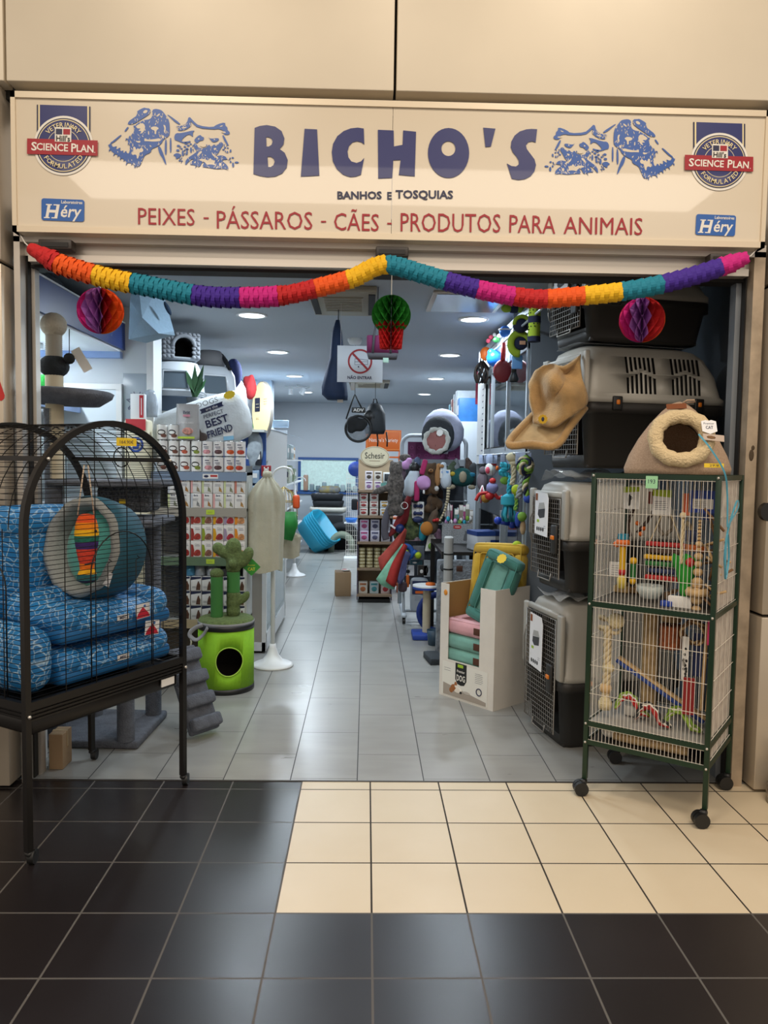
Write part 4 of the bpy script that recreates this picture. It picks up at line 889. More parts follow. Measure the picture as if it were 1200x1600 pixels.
t = thing('bead_chain', 'hanging chain of pale wooden beads over a wooden ring in the white wire cage', 'bird toy', gp(.455, .07, 0), ga)
b = MB(); z = 1.33
for r in (.008, .008, .008, .01, .008, .009, .016, .012, .02, .018, .022, .024, .018, .028, .022):
    z -= r; b.ell((0, 0, z), (r, r, r * .85), M_wood, 10); z -= r * .8
b.build('bead', t)
b = MB(); b.lathe([(.02, .995), (.048, .995), (.052, 1.012), (.04, 1.028), (.02, 1.02)], M_wood, 16); b.rbox((0, 0, 1.045), (.04, .03, .03), .006, M_wood, seg=1); b.build('ring', t)
b = MB(); hang(b, 0, 0, 1.0); b.build('cord', t)
b = GB(); random.seed(3)
for i in range(26):
    p = Vector((.505 + random.uniform(-.02, .02), .14 + random.uniform(-.08, .12), 0.97 + i * .0145)); d = Vector((random.uniform(-.05, .05), random.uniform(-.03, .03), random.uniform(-.05, .05))); b.tube([p - d, p + d], .006, (M_wood, M_woodd)[i % 2], 5)
o = tag(b.build('twig_bundle'), 'tangle of short twigs and wood sticks at the right of the white wire cage', 'bird toy'); o['kind'] = 'stuff'
b = GB(); twist(b, [(.10, .25, 1.22), (.085, .25, 1.27), (.10, .25, 1.33), (.12, .25, 1.37)], .008, mat('dark_braid', '4a3a30', .9)); twist(b, [(.13, .25, 1.24), (.17, .25, 1.29), (.21, .25, 1.36)], .008, MATS['dark_braid'])
for p in ((.13, .25, 1.285), (.16, .25, 1.262), (.15, .24, 1.235)): b.ell(p, .012, MO, 8)
tag(b.build('braided_swing'), 'dark braided rope swing with orange beads, upper left in the wire cage', 'bird toy')
b = GB(); twist(b, [(.24, .3, 1.23), (.21, .3, 1.28), (.245, .3, 1.35), (.28, .3, 1.28), (.25, .3, 1.23)], .009, mat('grey_rope', '9a8f7d', .9)); twist(b, [(.33, .3, 1.22), (.345, .3, 1.30), (.37, .3, 1.26), (.38, .3, 1.22)], .008, M_rope); tag(b.build('rope_swing'), 'grey and cream rope swing behind the bar stack in the white wire cage', 'bird toy')
b = GB(); b.lathe([(0, .945), (.04, .95), (.062, .985), (.06, 1.01), (.056, 1.008), (.058, .985), (.038, .954), (0, .95)], mat('clear_bowl', 'c9d2cf', .1, alpha=.55), 18, T(.235, .13, 0)); tag(b.build('bath_bowl'), 'clear plastic bird bath on the middle ledge of the white wire cage', 'bowl')
b = GB(); b.bb((.012, .012, .926), (GW - .012, GD - .012, .932), mat('mid_grate', '4a463f', .6)); b.build('middle_grate', None); o = bpy.data.objects['middle_grate']; o.parent = gc; o.matrix_parent_inverse = G.inverted()
for i, (x, y, c, sz) in enumerate(((.05, .3, 'b0925f', .05), (.11, .32, '8f7048', .04), (.17, .3, 'a88a5c', .045), (.31, .25, '8a6a48', .05), (.35, .18, '57677a', .05), (.40, .28, 'b99a6a', .045))):
    b = GB(); b.rbox((x, y, .934 + sz * .35), (sz * 1.5, sz, sz * .7), .006, mat('block_' + c, c, .75, noise=(30, .2)), seg=1); b.rbox((x + .01, y, .934 + sz * .85), (sz * .7, sz * .7, sz * .3), .005, mat('block_' + c, c), seg=1)
    tag(b.build('wood_block'), ('sand coloured block toy', 'small brown block toy', 'tan block toy', 'reddish brown block', 'slate blue block toy', 'light tan block toy')[i] + ' on the middle ledge of the white wire cage', 'bird toy')
b = GB(); b.rbox((.385, .07, .957), (.10, .03, .05), .003, M_paperw, seg=1); b.rbox((.33, .06, .945), (.05, .03, .025), .003, MBl, seg=1); tag(b.build('small_box'), 'white and blue small box on the front of the middle ledge', 'toy packaging')
# --- lower half
t = thing('rope_toy', 'thick cream rope with knot and wooden bead hanging lower left in the wire cage', 'bird toy', gp(.055, .09, 0), ga)
b = MB(); twist(b, [(0, 0, .46), (.004, 0, .6), (0, 0, .80)], .018, M_rope); b.build('rope', t)
b = MB(); b.ell((.04, 0, .83), (.042, .03, .038), mat('frayed_rope', 'd6c69c', .95, bump=(120, .8)), 12); b.ell((.01, 0, .60), (.03, .025, .025), MATS['frayed_rope'], 10); b.lathe([(.012, .47), (.034, .43), (.03, .40), (.01, .40)], MATS['frayed_rope'], 10); b.build('knot', t)
b = MB(); b.ell((0, 0, .50), (.03, .03, .028), M_wood, 12); b.build('bead', t)
b = GB()
for z in (.78, .83): b.tube([(.055 + .05 * math.cos(a), .12 + .03 * math.sin(a), z + .012 * math.sin(2 * a)) for a in [2 * PI * i / 16 for i in range(16)]], .009, M_rope, 6, True)
hang(b, .055, .15, .84, .9); tag(b.build('rope_coil'), 'coiled cream rope loop behind the twisted rope in the white wire cage', 'bird toy')
b = GB(); b.rbox((.20, .30, .62), (.07, .05, .50), .012, mat('cork', 'b09468', .85, noise=(25, .25)), seg=1); tag(b.build('cork_slab'), 'tall tan cork slab standing in the lower half of the white wire cage', 'bird toy')
def basket(x, y, z, r, h, m, label):
    b = GB(); b.lathe([(.0, z - h), (r * .8, z - h)] + [(r * (1 + .08 * (i % 2)), z - h + 2 * h * i / 9) for i in range(10)] + [(r * .6, z + h)], m, 14, T(x, y, 0)); hang(b, x, y, z + h, .9); tag(b.build('woven_toy'), label, 'bird toy')
basket(.31, .24, .76, .05, .055, mat('rust_weave', 'a35a34', .9, noise=(40, .35)), 'rust woven basket toy in the lower half of the white wire cage')
basket(.30, .27, .855, .045, .03, mat('tan_weave', 'a98a60', .9, noise=(40, .35)), 'tan woven ball above the rust basket')
b = GB()
for q in range(5): b.tube([(.42 + (.05 + .006 * math.sin(q * 2)) * math.cos(a), .2 + .02 * math.sin(3 * a + q), .80 + (.05 + .008 * math.cos(q)) * math.sin(a)) for a in [2 * PI * i / 18 for i in range(18)]], .007, (M_woodd, M_wood)[q % 2], 5, True)
tag(b.build('vine_wreath'), 'brown vine wreath hanging at the right of the lower half', 'bird toy')
b = GB(); b.rbox((.27, .22, .50), (.47, .03, .02), .004, mat('perch_blue', '26448f', .5), M=T(0, 0, 0) @ T(.27, .22, .50) @ RY(.50) @ T(-.27, -.22, -.50), seg=1); b.rbox((.27, .22, .518), (.47, .03, .014), .003, M_wood, M=T(.27, .22, .50) @ RY(.50) @ T(-.27, -.22, -.50), seg=1)
tag(b.build('perch_board'), 'blue perch board with wooden top lying slanted across the lower half', 'perch')
for x, y, z, cs, lb in ((.16, .15, .40, ('b3201f', 'e6e0d2', '86a33a'), 'red, white and green rope perch coiled on the cage floor, left'), (.40, .12, .385, ('8aa83a', 'd9d2c2', '6f8f2a'), 'green rope perch coiled on the cage floor, right'), (.27, .10, .385, ('a32422', 'e8e2d6', '2b2b2b'), 'red and black striped rope perch on the cage floor, middle')):
    b = GB()
    for q, c in enumerate(cs): twist(b, [(x - .075, y, z - .01), (x - .05, y + .03, z + .035 + .012 * q), (x, y + .02 * q, z + .055), (x + .05, y - .02, z + .01 * q), (x + .085, y + .01, z - .012)], .010, mat('rope_' + c, c, .85), n=2)
    tag(b.build('rope_perch'), lb, 'perch')
card(.43, .53, .05, .17, 'red toy pack standing at the right of the lower half', lambda b, F, w, h: b.loops([rrect(w, h, .003)], mat('pack_red', '8f2222', .4), F), y=.1, rz=.25)
card(.40, .69, .03, .20, 'black and white spotted strip hanging in the lower half', lambda b, F, w, h: [b.ell((random.uniform(-.01, .01), random.uniform(-.09, .09), 0), (.006, .008, .001), M_blkpl, 6, F) for _ in range(14)], y=.14)
card(.44, .70, .04, .2, 'navy pack hanging beside the spotted strip', lambda b, F, w, h: b.loops([rrect(w, h, .003)], mat('pack_navy', '22305c', .4), F), y=.2)
card(.523, .84, .028, .11, 'bright pink card at the right corner of the lower half', lambda b, F, w, h: b.loops([rrect(w, h, .003)], mat('card_pink', 'd0346f', .5), F), y=.05)
for x in (.475, .5):
    b = GB(); b.rod((x, .15, .46), (x + .01, .16, .86), .008, M_wood, 8); tag(b.build('wood_perch'), ('first' if x < .49 else 'second') + ' upright wooden perch rod at the right of the lower half', 'perch')
b = GB(); b.rbox((.17, .2, .385), (.1, .06, .05), .008, mat('clear_tray', 'b5b4ae', .2), seg=1); tag(b.build('plastic_dish'), 'clear grey dish on the cage floor behind the rope perches', 'dish')
b = GB(); b.lathe([(.0, .11), (.021, .11), (.024, .2), (.022, .32), (.024, .40), (.021, .445), (0, .445)], M_wood, 12, T(0, .07, .288) @ RY(PI / 2)); tag(b.build('wood_log'), 'pale wooden log lying in the bottom tray space of the white wire cage', 'perch')
b = GB(); b.ell((.085, .08, .30), (.04, .035, .03), mat('tissue_white', 'd8d3c8', .8, bump=(50, .8)), 12); tag(b.build('cotton_ball'), 'crumpled white cotton nest beside the log in the bottom tray', 'nest material')
b = GB(); pts = [(GW + .02, .17, 1.36), (GW + .022, .30, 1.33), (GW + .02, .37, 1.42)]
rib = [(.455, -.02, 1.70), (.50, .0, 1.64), (GW + .01, .05, 1.54), (GW + .016, .10, 1.44), (GW + .018, .12, 1.30)]
b.tube(catrom(rib, 6), .005, mat('blue_ribbon', '57a9c4', .45), 4, flat=.25); b.tube(catrom([(GW + .018, .12, 1.30), (GW + .03, .28, 1.38), (GW + .02, .30, 1.41), (GW + .018, .2, 1.34), (GW + .016, .13, 1.26), (GW + .022, .09, 1.14), (GW + .018, .13, 1.07), (GW + .02, .17, 1.16), (GW + .018, .13, 1.27), (GW + .016, .10, 1.17), (GW + .02, .12, 1.09)], 6), .006, MATS['blue_ribbon'], 4, flat=.25)
tag(b.build('ribbon'), 'blue ribbon trailing from the felt cat house down the cage side', 'ribbon')

# ================================================================ FELT CAT HOUSE on the cage
M_felt = mat('beige_felt', 'b59c84', .95, var2=('a0866f', 160, 1)); M_fluff = mat('cream_fluff', 'd9c39a', .98, bump=(110, 1.0))
bc = gp(.315, .20, GT); t = thing('felt_cat_house', 'beige felt cat house with fluffy round opening on the green framed cage', 'cat house', bc + Vector((0, 0, .002)), ga + .35)
prof = [(0.0, 0.0), (.220, 0.0), (.224, .025), (.204, .085), (.166, .16), (.118, .232), (.07, .288), (.03, .322), (0.0, .332)]
inner = [(0.0, .312), (.026, .302), (.062, .272), (.107, .222), (.153, .155), (.19, .085), (.21, .012), (0, .012)]
sq = lambda a, z: 1 / (abs(math.cos(a - PI / 4)) ** 3 + abs(math.sin(a - PI / 4)) ** 3) ** (1 / 3) * (0.93 if True else 1)
b = MB(); b.lathe([(max(r, 1e-4), z) for r, z in prof + inner], M_felt, 40, wob=sq, sx=1.0, sy=.9); dome = b.build('shell', t)
OC = Vector((-.005, -.150, .150)); OF = Matrix.Translation(OC) @ RX(PI / 2 - .40)
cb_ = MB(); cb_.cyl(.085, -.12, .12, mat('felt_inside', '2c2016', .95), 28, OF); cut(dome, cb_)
b = MB(); b.tube([(.107 * math.cos(2 * PI * i / 32), .107 * math.sin(2 * PI * i / 32), .006 * math.sin(6 * PI * i / 32)) for i in range(32)], [.033 + .003 * math.sin(i * 2.1) for i in range(32)], M_fluff, 10, True, OF @ T(0, 0, .022)); b.build('fluffy_rim', t)
b = MB(); F = frame((.0, -.058, .308), (1, 0, 0.05), (0, .62, .6)); b.loops([rrect(.085, .035, .003)], mat('leather_tag', '7a4526', .5), F @ T(-.02, -.018, .012), .002); b.build('leather_label', t, 'brown leather label')
b = MB(); b.tube([(.0, -.02, .315), (.03, -.03, .335), (.06, -.03, .335), (.065, -.02, .328), (.03, -.01, .325)], .004, M_felt, 5); b.build('loop', t)
b = MB(); F = frame((.105, -.195, .205), (1, .25, 0), (-.05, .4, .9)); b.loops([[(-.032, -.02), (0, -.033), (.032, -.02), (.032, .028), (.012, .034), (0, .03), (-.012, .034), (-.032, .028)]], mat('tag_white', 'e8e8ea', .4), F, .002); b.text('Premier', M_ink, F @ T(0, .017, .0026), .045, .009); b.text('CAT', M_ink, F @ T(0, -.002, .0026), .032, .015, .02)
F2 = F @ T(.012, -.05, 0) @ RZ(-.1); b.loops([rrect(.09, .03, .002)], mat('photo_card', 'b7a494', .4), F2, .002); b.ell((-.01, 0, .002), (.02, .008, .001), M_woodd, 8, F2); b.build('swing_tag', t, 'white lettered swing tag')
b = MB(); F = frame((.125, -.222, .04), (.96, .28, 0), (0, .1, 1)); b.loops([rrect(.085, .018, .001)], M_tagy, F @ T(0, 0, .004), .0012); b.text('29.9', M_ink, F @ T(0, 0, .0056), .04, .010); b.build('price_tag', t, 'yellow hand-written price strip')

# ================================================================ PET CARRIERS
M_tub = mat('carrier_black', '262422', .5); M_shell = mat('carrier_grey', '9d9a92', .42); M_orange = mat('latch_orange', 'd9781c', .4); M_dwire = mat('carrier_wire', '8a8782', .4, .5); M_inner = mat('carrier_inside_shade', '1a1918', .7)  # near-black on the cut faces puts the inside's shade into the colour
def rr3(x0, x1, w, r, z, n=4):
    """rounded rectangle ring from x0 to x1, |y|<w/2 at height z"""
    return [((x0 + x1) / 2 + p[0], p[1], z) for p in rrect(x1 - x0, w, min(r, (x1 - x0) / 2 - 1e-3, w / 2 - 1e-3), n)]
def carrier(label, P, rz, L, W, H, sp_, vents=False, card_=True, cnr=0.0):
    t = thing('pet_carrier', label, 'pet carrier', P, rz); S = H * sp_
    b = MB(); loft(b, [rr3(.045, L - .05, W * .80, .05, 0), rr3(.03, L - .04, W * .84, .06, .02), rr3(.015, L - .015, W * .93, .06, S - .06), rr3(.0, L, W, .06, S - .055), rr3(.0, L, W, .06, S - .005), rr3(.01, L - .01, W * .96, .06, S)], M_tub)
    tub = b.build('lower_tub', t)
    b = MB(); loft(b, [rr3(.0, L, W * 1.0, .06, S), rr3(.0, L, W * 1.0, .06, S + .03), rr3(.008, L - .015, W * .95, .06, S + .045), rr3(.01, L - .04, W * .90, .07, S + (H - S) * .5), rr3(.012, L - .09, W * .80, .08, H - .06), rr3(.02, L - .13, W * .68, .08, H - .02), rr3(.05, L - .18, W * .52, .08, H)], M_shell)
    sh = b.build('upper_shell', t)
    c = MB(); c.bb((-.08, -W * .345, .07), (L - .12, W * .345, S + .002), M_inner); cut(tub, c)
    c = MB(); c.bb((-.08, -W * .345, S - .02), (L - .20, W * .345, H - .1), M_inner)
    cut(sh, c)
    if vents:
        c = MB()
        for x0 in (.28 * L, .60 * L):
            for i in range(7):
                x = x0 + i * .0265
                for z0, z1 in ((S + .05, S + .05 + (.085, .095, .105, .113, .105, .095, .085)[i]), (S + .158 + (.0, .01, .02, .028, .02, .01, .0)[i], H - .062)): c.bb((x, -W, z0), (x + .014, -W * .22, z1), M_inner)
        cut(sh, c)
    b = MB()                                                    # ridges on the shell's side
    for s in (-1, 1):
        for x in (.10, .22): b.rbox((x, s * W * .435, S + (H - S) * .42), (.035, .02, (H - S) * .68), .01, M_shell, M=T(0, s * W * .435, S) @ RX(s * -.0) @ RX(s * .16) @ T(0, -s * W * .435, -S), seg=1)
    b.build('rib', sh)
    b = MB(); z0, z1, hw = .075, H - .09, W * .365; n = max(8, int(2 * hw / .026)); k_ = int((z1 - z0) / .026)
    for i in range(n + 1): y = -hw + 2 * hw * i / n; b.tube([(-.012, y, z0), (-.012, y, z1)], .0021, M_dwire, 4, caps=False)
    for i in range(k_ + 1): z = z0 + (z1 - z0) * i / k_; b.tube([(-.014, -hw, z), (-.014, hw, z)], .0021, M_dwire, 4, caps=False)
    b.tube([(-.013, -hw, z0), (-.013, hw, z0), (-.013, hw, z1), (-.013, -hw, z1)], .0045, M_dwire, 6, True); door = b.build('wire_door', t)
    b = MB(); b.tube([(-.02, .06, z0 + .02), (-.026, .06, z0 - .02), (-.026, -.10, z0 - .02), (-.02, -.10, z0 + .02)], .004, M_dwire, 5); b.build('door_rod', door); b = MB(); b.tube([(-.018, hw, z1 - .1), (-.022, hw + .012, z1 * .75), (-.022, hw + .012, z1 * .6), (-.018, hw, z1 * .5)], .004, M_dwire, 5); b.build('door_rod', door)
    b = MB(); b.rbox((-.022, -hw + .05, S - .0), (.018, .07, .16), .01, M_tub, seg=1); b.rbox((-.033, -hw + .05, S + .01), (.012, .035, .022), .003, M_orange, seg=1); b.build('door_latch', door, 'black latch with orange button')
    b = MB()
    for y0, y1 in ((-W * .5, -hw - .005), (hw + .005, W * .5)): b.rbox((.002, (y0 + y1) / 2 * .97, S + (H - S) * .44), (.03, (y1 - y0) * .9, (H - S) * .86), .01, M_shell, seg=1)
    b.rbox((.004, 0, H - .07), (.03, W * .74, .035), .01, M_shell, seg=1); b.build('door_frame', t)
    for x in ((.17, L * .78) if vents else (.16,)):
        for s in (-1, 1):
            b = MB(); b.rbox((x, s * (W * .5 + .004), S - .005), (.055, .018, .075), .006, M_blkpl, seg=1); b.rbox((x, s * (W * .5 + .014), S), (.02, .01, .026), .006, M_orange, seg=1); b.build('side_latch', t, 'black side latch with orange button')
    b = MB(); b.rbox((L * .5, 0, H + .004), (.16, .05, .018), .006, M_tub, seg=1); b.build('top_handle', t)
    for x in (.08, L - .09):
        b = MB()
        for s in (-1, 1): b.rbox((x, s * W * .34, .012), (.07, .05, .024), .006, M_tub, seg=1)
        b.build('foot', tub)
    if card_:
        b = MB(); ch = (H - S) * .72 if H > .7 else .24; F = frame((-.03, hw * .12, S + (H - S) * .12 + ch * .40), (0, -1, 0), (0, 0, 1)); b.loops([[(-.085, -ch / 2), (.085, -ch / 2 - .01), (.09, ch * .35), (.07, ch * .48), (-.085, ch / 2)]], mat('tag_white', 'e8e8ea', .4), F, .002)
        f2 = F @ T(0, 0, .0026); b.loops([[(-.045, -.03), (-.02, -.05), (.045, -.04), (.05, .01), (-.04, .0)]], mat('ink_grey', '3c3c40', .5), f2 @ T(0, .02, 0)); b.loops([[(-.042, .0), (.05, .01), (.035, .04), (-.03, .035)]], mat('ink_light', 'a8a8a6', .5), f2 @ T(0, .022, .0003))
        b.loops([rrect(.03, .016, .002)], mat('card_lime', '9cbf2c', .5), f2 @ T(-.04, -.045, 0)); b.loops([rrect(.03, .04, .001)], mat('card_brown', '8a4a20', .5), f2 @ T(-.065, ch / 2 - .03, 0))
        for q in range(4): b.ell((-.05 + q * .026, -ch / 2 + .03, 0), (.011, .013, .001), mat('ink_grey', '3c3c40', .5), 8, f2)
        lines(b, f2 @ T(.05, -ch * .3, 0), .04, .1, 2, -.01, .01); b.build('door_card', door, 'white card with a picture of the carrier')
    return t
CZR = math.atan2(.105, .52)                                                  # length axis turned a little to the back
def door_pt(A, W): d = Vector((-math.sin(CZR), math.cos(CZR), 0)); return Vector(A) + d * (W / 2)
carrier('lowest grey and black pet carrier with wire door standing on the shop floor', door_pt((1.075, .40, 0.0), .54), CZR, .74, .54, .80, .47)
carrier('middle grey and black pet carrier stacked on the lowest one', door_pt((1.075, .39, .865), .50), CZR, .72, .50, .60, .48)
carrier('large grey and black pet carrier with two slotted vent groups, third in the stack', door_pt((1.15, .36, 1.545), .56), CZR, .84, .56, .66, .53, True, False)
carrier('topmost black and grey pet carrier under the door lintel', door_pt((1.15, .40, 2.225), .50), CZR, .74, .50, .415, .55, False, True)
M_bub = mat('bubble_film', 'c2c4c4', .12, alpha=.45, bump=(140, 1.0)); M_film = mat('plastic_wrap', 'b9bdbf', .1, alpha=.28, bump=(25, .8))
def film(name, label, m, base, L, W, z, amp, seed=1):
    random.seed(seed); N = 10; o = door_pt(base, W) ; R = T(o.x, o.y, z) @ RZ(CZR)
    W *= .62; g = [[(.03 + (L - .08) * i / N, W * (j / 6 - .5), .012 + amp * random.random() - .012 * (abs(j / 3 - 1) ** 3)) for j in range(7)] for i in range(N + 1)]
    b = MB(); cloth(b, g, m, 3, .002, R); tag(b.build(name), label, 'packaging')
film('bubble_wrap', 'bubble wrap sheet over the top of the lowest pet carrier', M_bub, (1.06, .38, 0), .60, .50, .80, .05, 4)
film('plastic_wrap', 'crumpled clear plastic over the top of the middle pet carrier', M_film, (1.06, .38, 0), .70, .48, 1.466, .06, 5)
film('plastic_wrap', 'clear plastic sheet draped over the large pet carrier with vents', M_film, (1.13, .36, 0), .70, .50, 2.206, .006, 6)

# ================================================================ FAWN RADIATOR BED hanging on the carrier
M_fawn = mat('fawn_plush', 'b08d5c', .95, sheen=.3, noise=(18, .16), bump=(150, .4)); M_fawnl = mat('fawn_light', 'b59a70', .95, noise=(18, .16))
t = thing('hanging_cat_bed', 'fawn plush cat hammock hanging from the door of the large carrier', 'cat bed', (0, 0, 0))
P0, P1, P2, P3 = at(795, 692, .36), at(868, 696, .30), at(914, 636, .36), at(842, 640, .52)
b = MB(); cloth(b, [[P0, P0.lerp(P1, .5) + Vector((0, 0, -.008)), P1], [P0.lerp(P3, .5), (P0 + P1 + P2 + P3) / 4 + Vector((0, 0, -.012)), P1.lerp(P2, .5)], [P3, P3.lerp(P2, .5), P2]], M_fawnl, 5, .03); b.build('platform', t)
b = MB(); b.tube(catrom([P3, P0, P0.lerp(P1, .5), P1, P1.lerp(P2, .5), P2], 6), .021, M_fawn, 8); b.build('rolled_edge', t)
px_ = [[(836, 592), (848, 571), (866, 574), (884, 570), (904, 556)], [(829, 606), (847, 592), (866, 590), (880, 584), (908, 575)], [(826, 622), (848, 612), (867, 604), (884, 596), (911, 598)], [(830, 642), (850, 636), (868, 628), (886, 618), (915, 626)], [(838, 662), (856, 668), (872, 666), (892, 650), (908, 636)]]
yy = [[.50, .40, .44, .36, .42], [.48, .44, .33, .42, .38], [.46, .47, .32, .38, .36], [.44, .46, .38, .30, .34], [.42, .33, .29, .29, .33]]
b = MB(); cloth(b, [[at(x, y, q) for (x, y), q in zip(r, s)] for r, s in zip(px_, yy)], M_fawn, 5, .022); b.build('hood', t)
b = MB(); F = frame(at(848, 655, .30), (1, 0, 0), (0, 0, 1)); b.loops([[(.022 * (1 + .18 * (i % 2)) * math.cos(2 * PI * i / 20), .022 * (1 + .18 * (i % 2)) * math.sin(2 * PI * i / 20)) for i in range(20)]], mat('sun_yellow', 'd2a818', .5), F, .003); b.ell((0, 0, .003), (.008, .012, .001), M_ink, 8, F); b.build('round_label', t, 'yellow sun-shaped sticker')

# ================================================================ DOG BED DISPLAY BOX
A = Vector((.511, 1.446, 0)); Bv = Vector((.817, 1.079, 0)); dx = (Bv - A).normalized(); BW = (Bv - A).length; ba = math.atan2(dx.y, dx.x); BD = .34
M_card = mat('white_cardboard', 'd8d2c8', .75, noise=(6, .05)); M_kraft = mat('kraft_inside', 'a07a4a', .8)
t = thing('display_box', 'white cardboard display box printed with a dog, holding dog beds', 'box', A, ba)
b = MB(); q = .075; r = BW - .125
b.loops([[(0, 0), (BW, 0), (BW, .77), (r, .77), (r, .255), (q, .255), (q, .76), (0, .76)]], M_card, frame((0, .004, 0), (1, 0, 0), (0, 0, 1)), .004); b.build('front_panel', t)
b = MB(); b.bb((BW - .004, .004, 0), (BW, BD, .77), M_card); b.build('right_side', t)
b = MB(); b.bb((0, .004, 0), (.004, BD, .76), M_card); b.build('left_side', t)
b = MB(); b.bb((.004, BD - .004, 0), (BW - .004, BD, .76), M_kraft); b.bb((.0045, .006, .26), (.006, BD - .004, .755), M_kraft); b.build('back_panel', t)
b = MB(); b.bb((.004, .004, 0), (BW - .004, BD - .004, .006), M_kraft); b.build('bottom', t)
b = MB(); F = frame((BW / 2 - .01, -.001, .125), (1, 0, 0), (0, 0, 1)); b.loops([rrect(.40, .225, .002)], mat('print_cream', 'e0ddd3', .6), F, .0006)
b.loops([[(-.19, -.11), (.19, -.11), (.19, -.085), (-.19, -.03)]], mat('print_taupe', 'a3988c', .6), F @ T(0, 0, .001)); S_ = [(-.05, .11), (.05, .11), (.05, -.0), (.03, -.03), (0, -.036), (-.03, -.03), (-.05, 0)]
b.loops([S_], mat('print_black', '1c1b1b', .5), F @ T(-.03, .012, .0012)); b.loops([rrect(.05, .02, .003)], MATS['card_lime'], F @ T(-.035, .105, .0016)); b.text('Premier', M_wv, F @ T(-.03, .07, .002), .07, .018, .01); b.text('DOG', M_wv, F @ T(-.03, .025, .002), .075, .042, .02)
lines(b, F @ T(.13, .045, .001), .09, .1, 6, -.02, .05); b.tube([(.13 + .022 * math.cos(a), -.03 + .022 * math.sin(a), .001) for a in [2 * PI * i / 20 for i in range(20)]], .004, M_ink, 4, True, F); lines(b, F @ T(-.15, .055, .001), .08, .1, 2, 0, .03)
DB = mat('print_dogbrown', '9c5f30', .7); DW = mat('print_dogwhite', 'e6ddcf', .7)
for c, s, m in (((-.09, -.05), (.03, .024), DB), ((-.075, -.022), (.012, .016), DB), ((-.06, -.06), (.04, .02), DW), ((-.075, -.04), (.016, .014), DW), ((-.115, -.07), (.018, .018), DB), ((-.03, -.07), (.012, .01), M_blkpl), ((.02, -.062), (.035, .012), mat('print_grey', 'b9b2a8', .7))): b.ell((c[0], c[1], .001), (s[0], s[1], .0008), m, 12, F)
b.build('printed_panel', t, 'printed front with a lying dog and the word DOG')
b = MB(); b.ell((q * .6, -.002, .70), (.017, .004, .02), mat('orange_dot', 'd98a2a', .5), 10); b.build('sticker', t, 'orange sticker')
BX = T(*A) @ RZ(ba)
M_pinkb = mat('pink_velvet', 'cf9aa0', .85, sheen=.2, noise=(12, .1)); M_tealb = mat('sage_velvet', '6fa194', .85, sheen=.2, noise=(12, .12)); M_yelb = mat('mustard_velvet', 'c79f2a', .85, sheen=.2, noise=(12, .12)); M_tealk = mat('deep_sage_velvet', '3f7a70', .85, sheen=.2, noise=(12, .12))
def dogbed(label, M, w, d, h, m, m2=None, tag_=True):
    t = thing('dog_bed', label, 'dog bed', M.to_translation(), rot=M.to_euler())
    b = MB(); b.rbox((0, 0, h * .32), (w * .94, d * .94, h * .6), .02, m2 or m, n=3, puff=.012, seg=2); b.build('base_cushion', t)
    for nm, c, s in (('rim', (0, d / 2 - h * .4, h / 2), (w, h * .8, h)), ('rim', (0, -d / 2 + h * .4, h / 2), (w, h * .8, h)), ('rim', (w / 2 - h * .4, 0, h / 2), (h * .8, d - h * 1.6, h)), ('rim', (-w / 2 + h * .4, 0, h / 2), (h * .8, d - h * 1.6, h))):
        b = MB(); b.rbox(c, s, h * .3, m, n=4, puff=.006, seg=2); b.build(nm, t)
    b = MB(); zz = h * .95; k_ = h * .78; b.tube([(x, y, zz) for x, y in rrect(w - .02, d - .02, h * .3)], .004, m, 4, True); b.tube([(x, y, zz) for x, y in rrect(w - 2 * k_, d - 2 * k_, .02)], .004, m, 4, True); b.build('piping', t)
    if tag_: b = MB(); b.rbox((w * .18, -d / 2 - .004, h * .5), (.055, .006, .045), .002, mat('brown_tag', '4f2c1c', .6), seg=1); b.build('leather_label', t, 'brown leather label')
    return t
for k_, (z, m, l) in enumerate(((.010, M_tealb, 'lowest sage green dog bed in the display box'), (.105, M_tealb, 'second sage green dog bed in the display box, under the pink one'), (.205, M_pinkb, 'pink dog bed with leather label, third from the bottom in the display box'))): dogbed(l, BX @ T(BW / 2, BD / 2 + .0, z + .225), .44, .31, .095, m)
dogbed('mustard yellow dog bed standing upright at the back of the display box', BX @ T(.235, .325, .50) @ RX(math.radians(80)) @ RZ(.06) @ T(0, .255, 0), .43, .53, .09, M_yelb, tag_=False)
dogbed('deep sage green dog bed leaning on its corner in front of the yellow bed', BX @ T(.262, .16, .50) @ RY(.28) @ RX(math.radians(80)) @ T(0.0, .25, .0), .28, .48, .085, M_tealk, M_tealb, False)
b = MB(); F = frame(at(784, 873, 1.18), (.8, -.6, 0), (.3, .35, .7)); b.loops([[(.03 * (1 + .16 * (i % 2)) * math.cos(2 * PI * i / 20), .03 * (1 + .16 * (i % 2)) * math.sin(2 * PI * i / 20)) for i in range(20)]], M_tagy, F, .002); tag(b.build('price_tag'), 'round yellow price sticker on the deep sage dog bed', 'price tag')
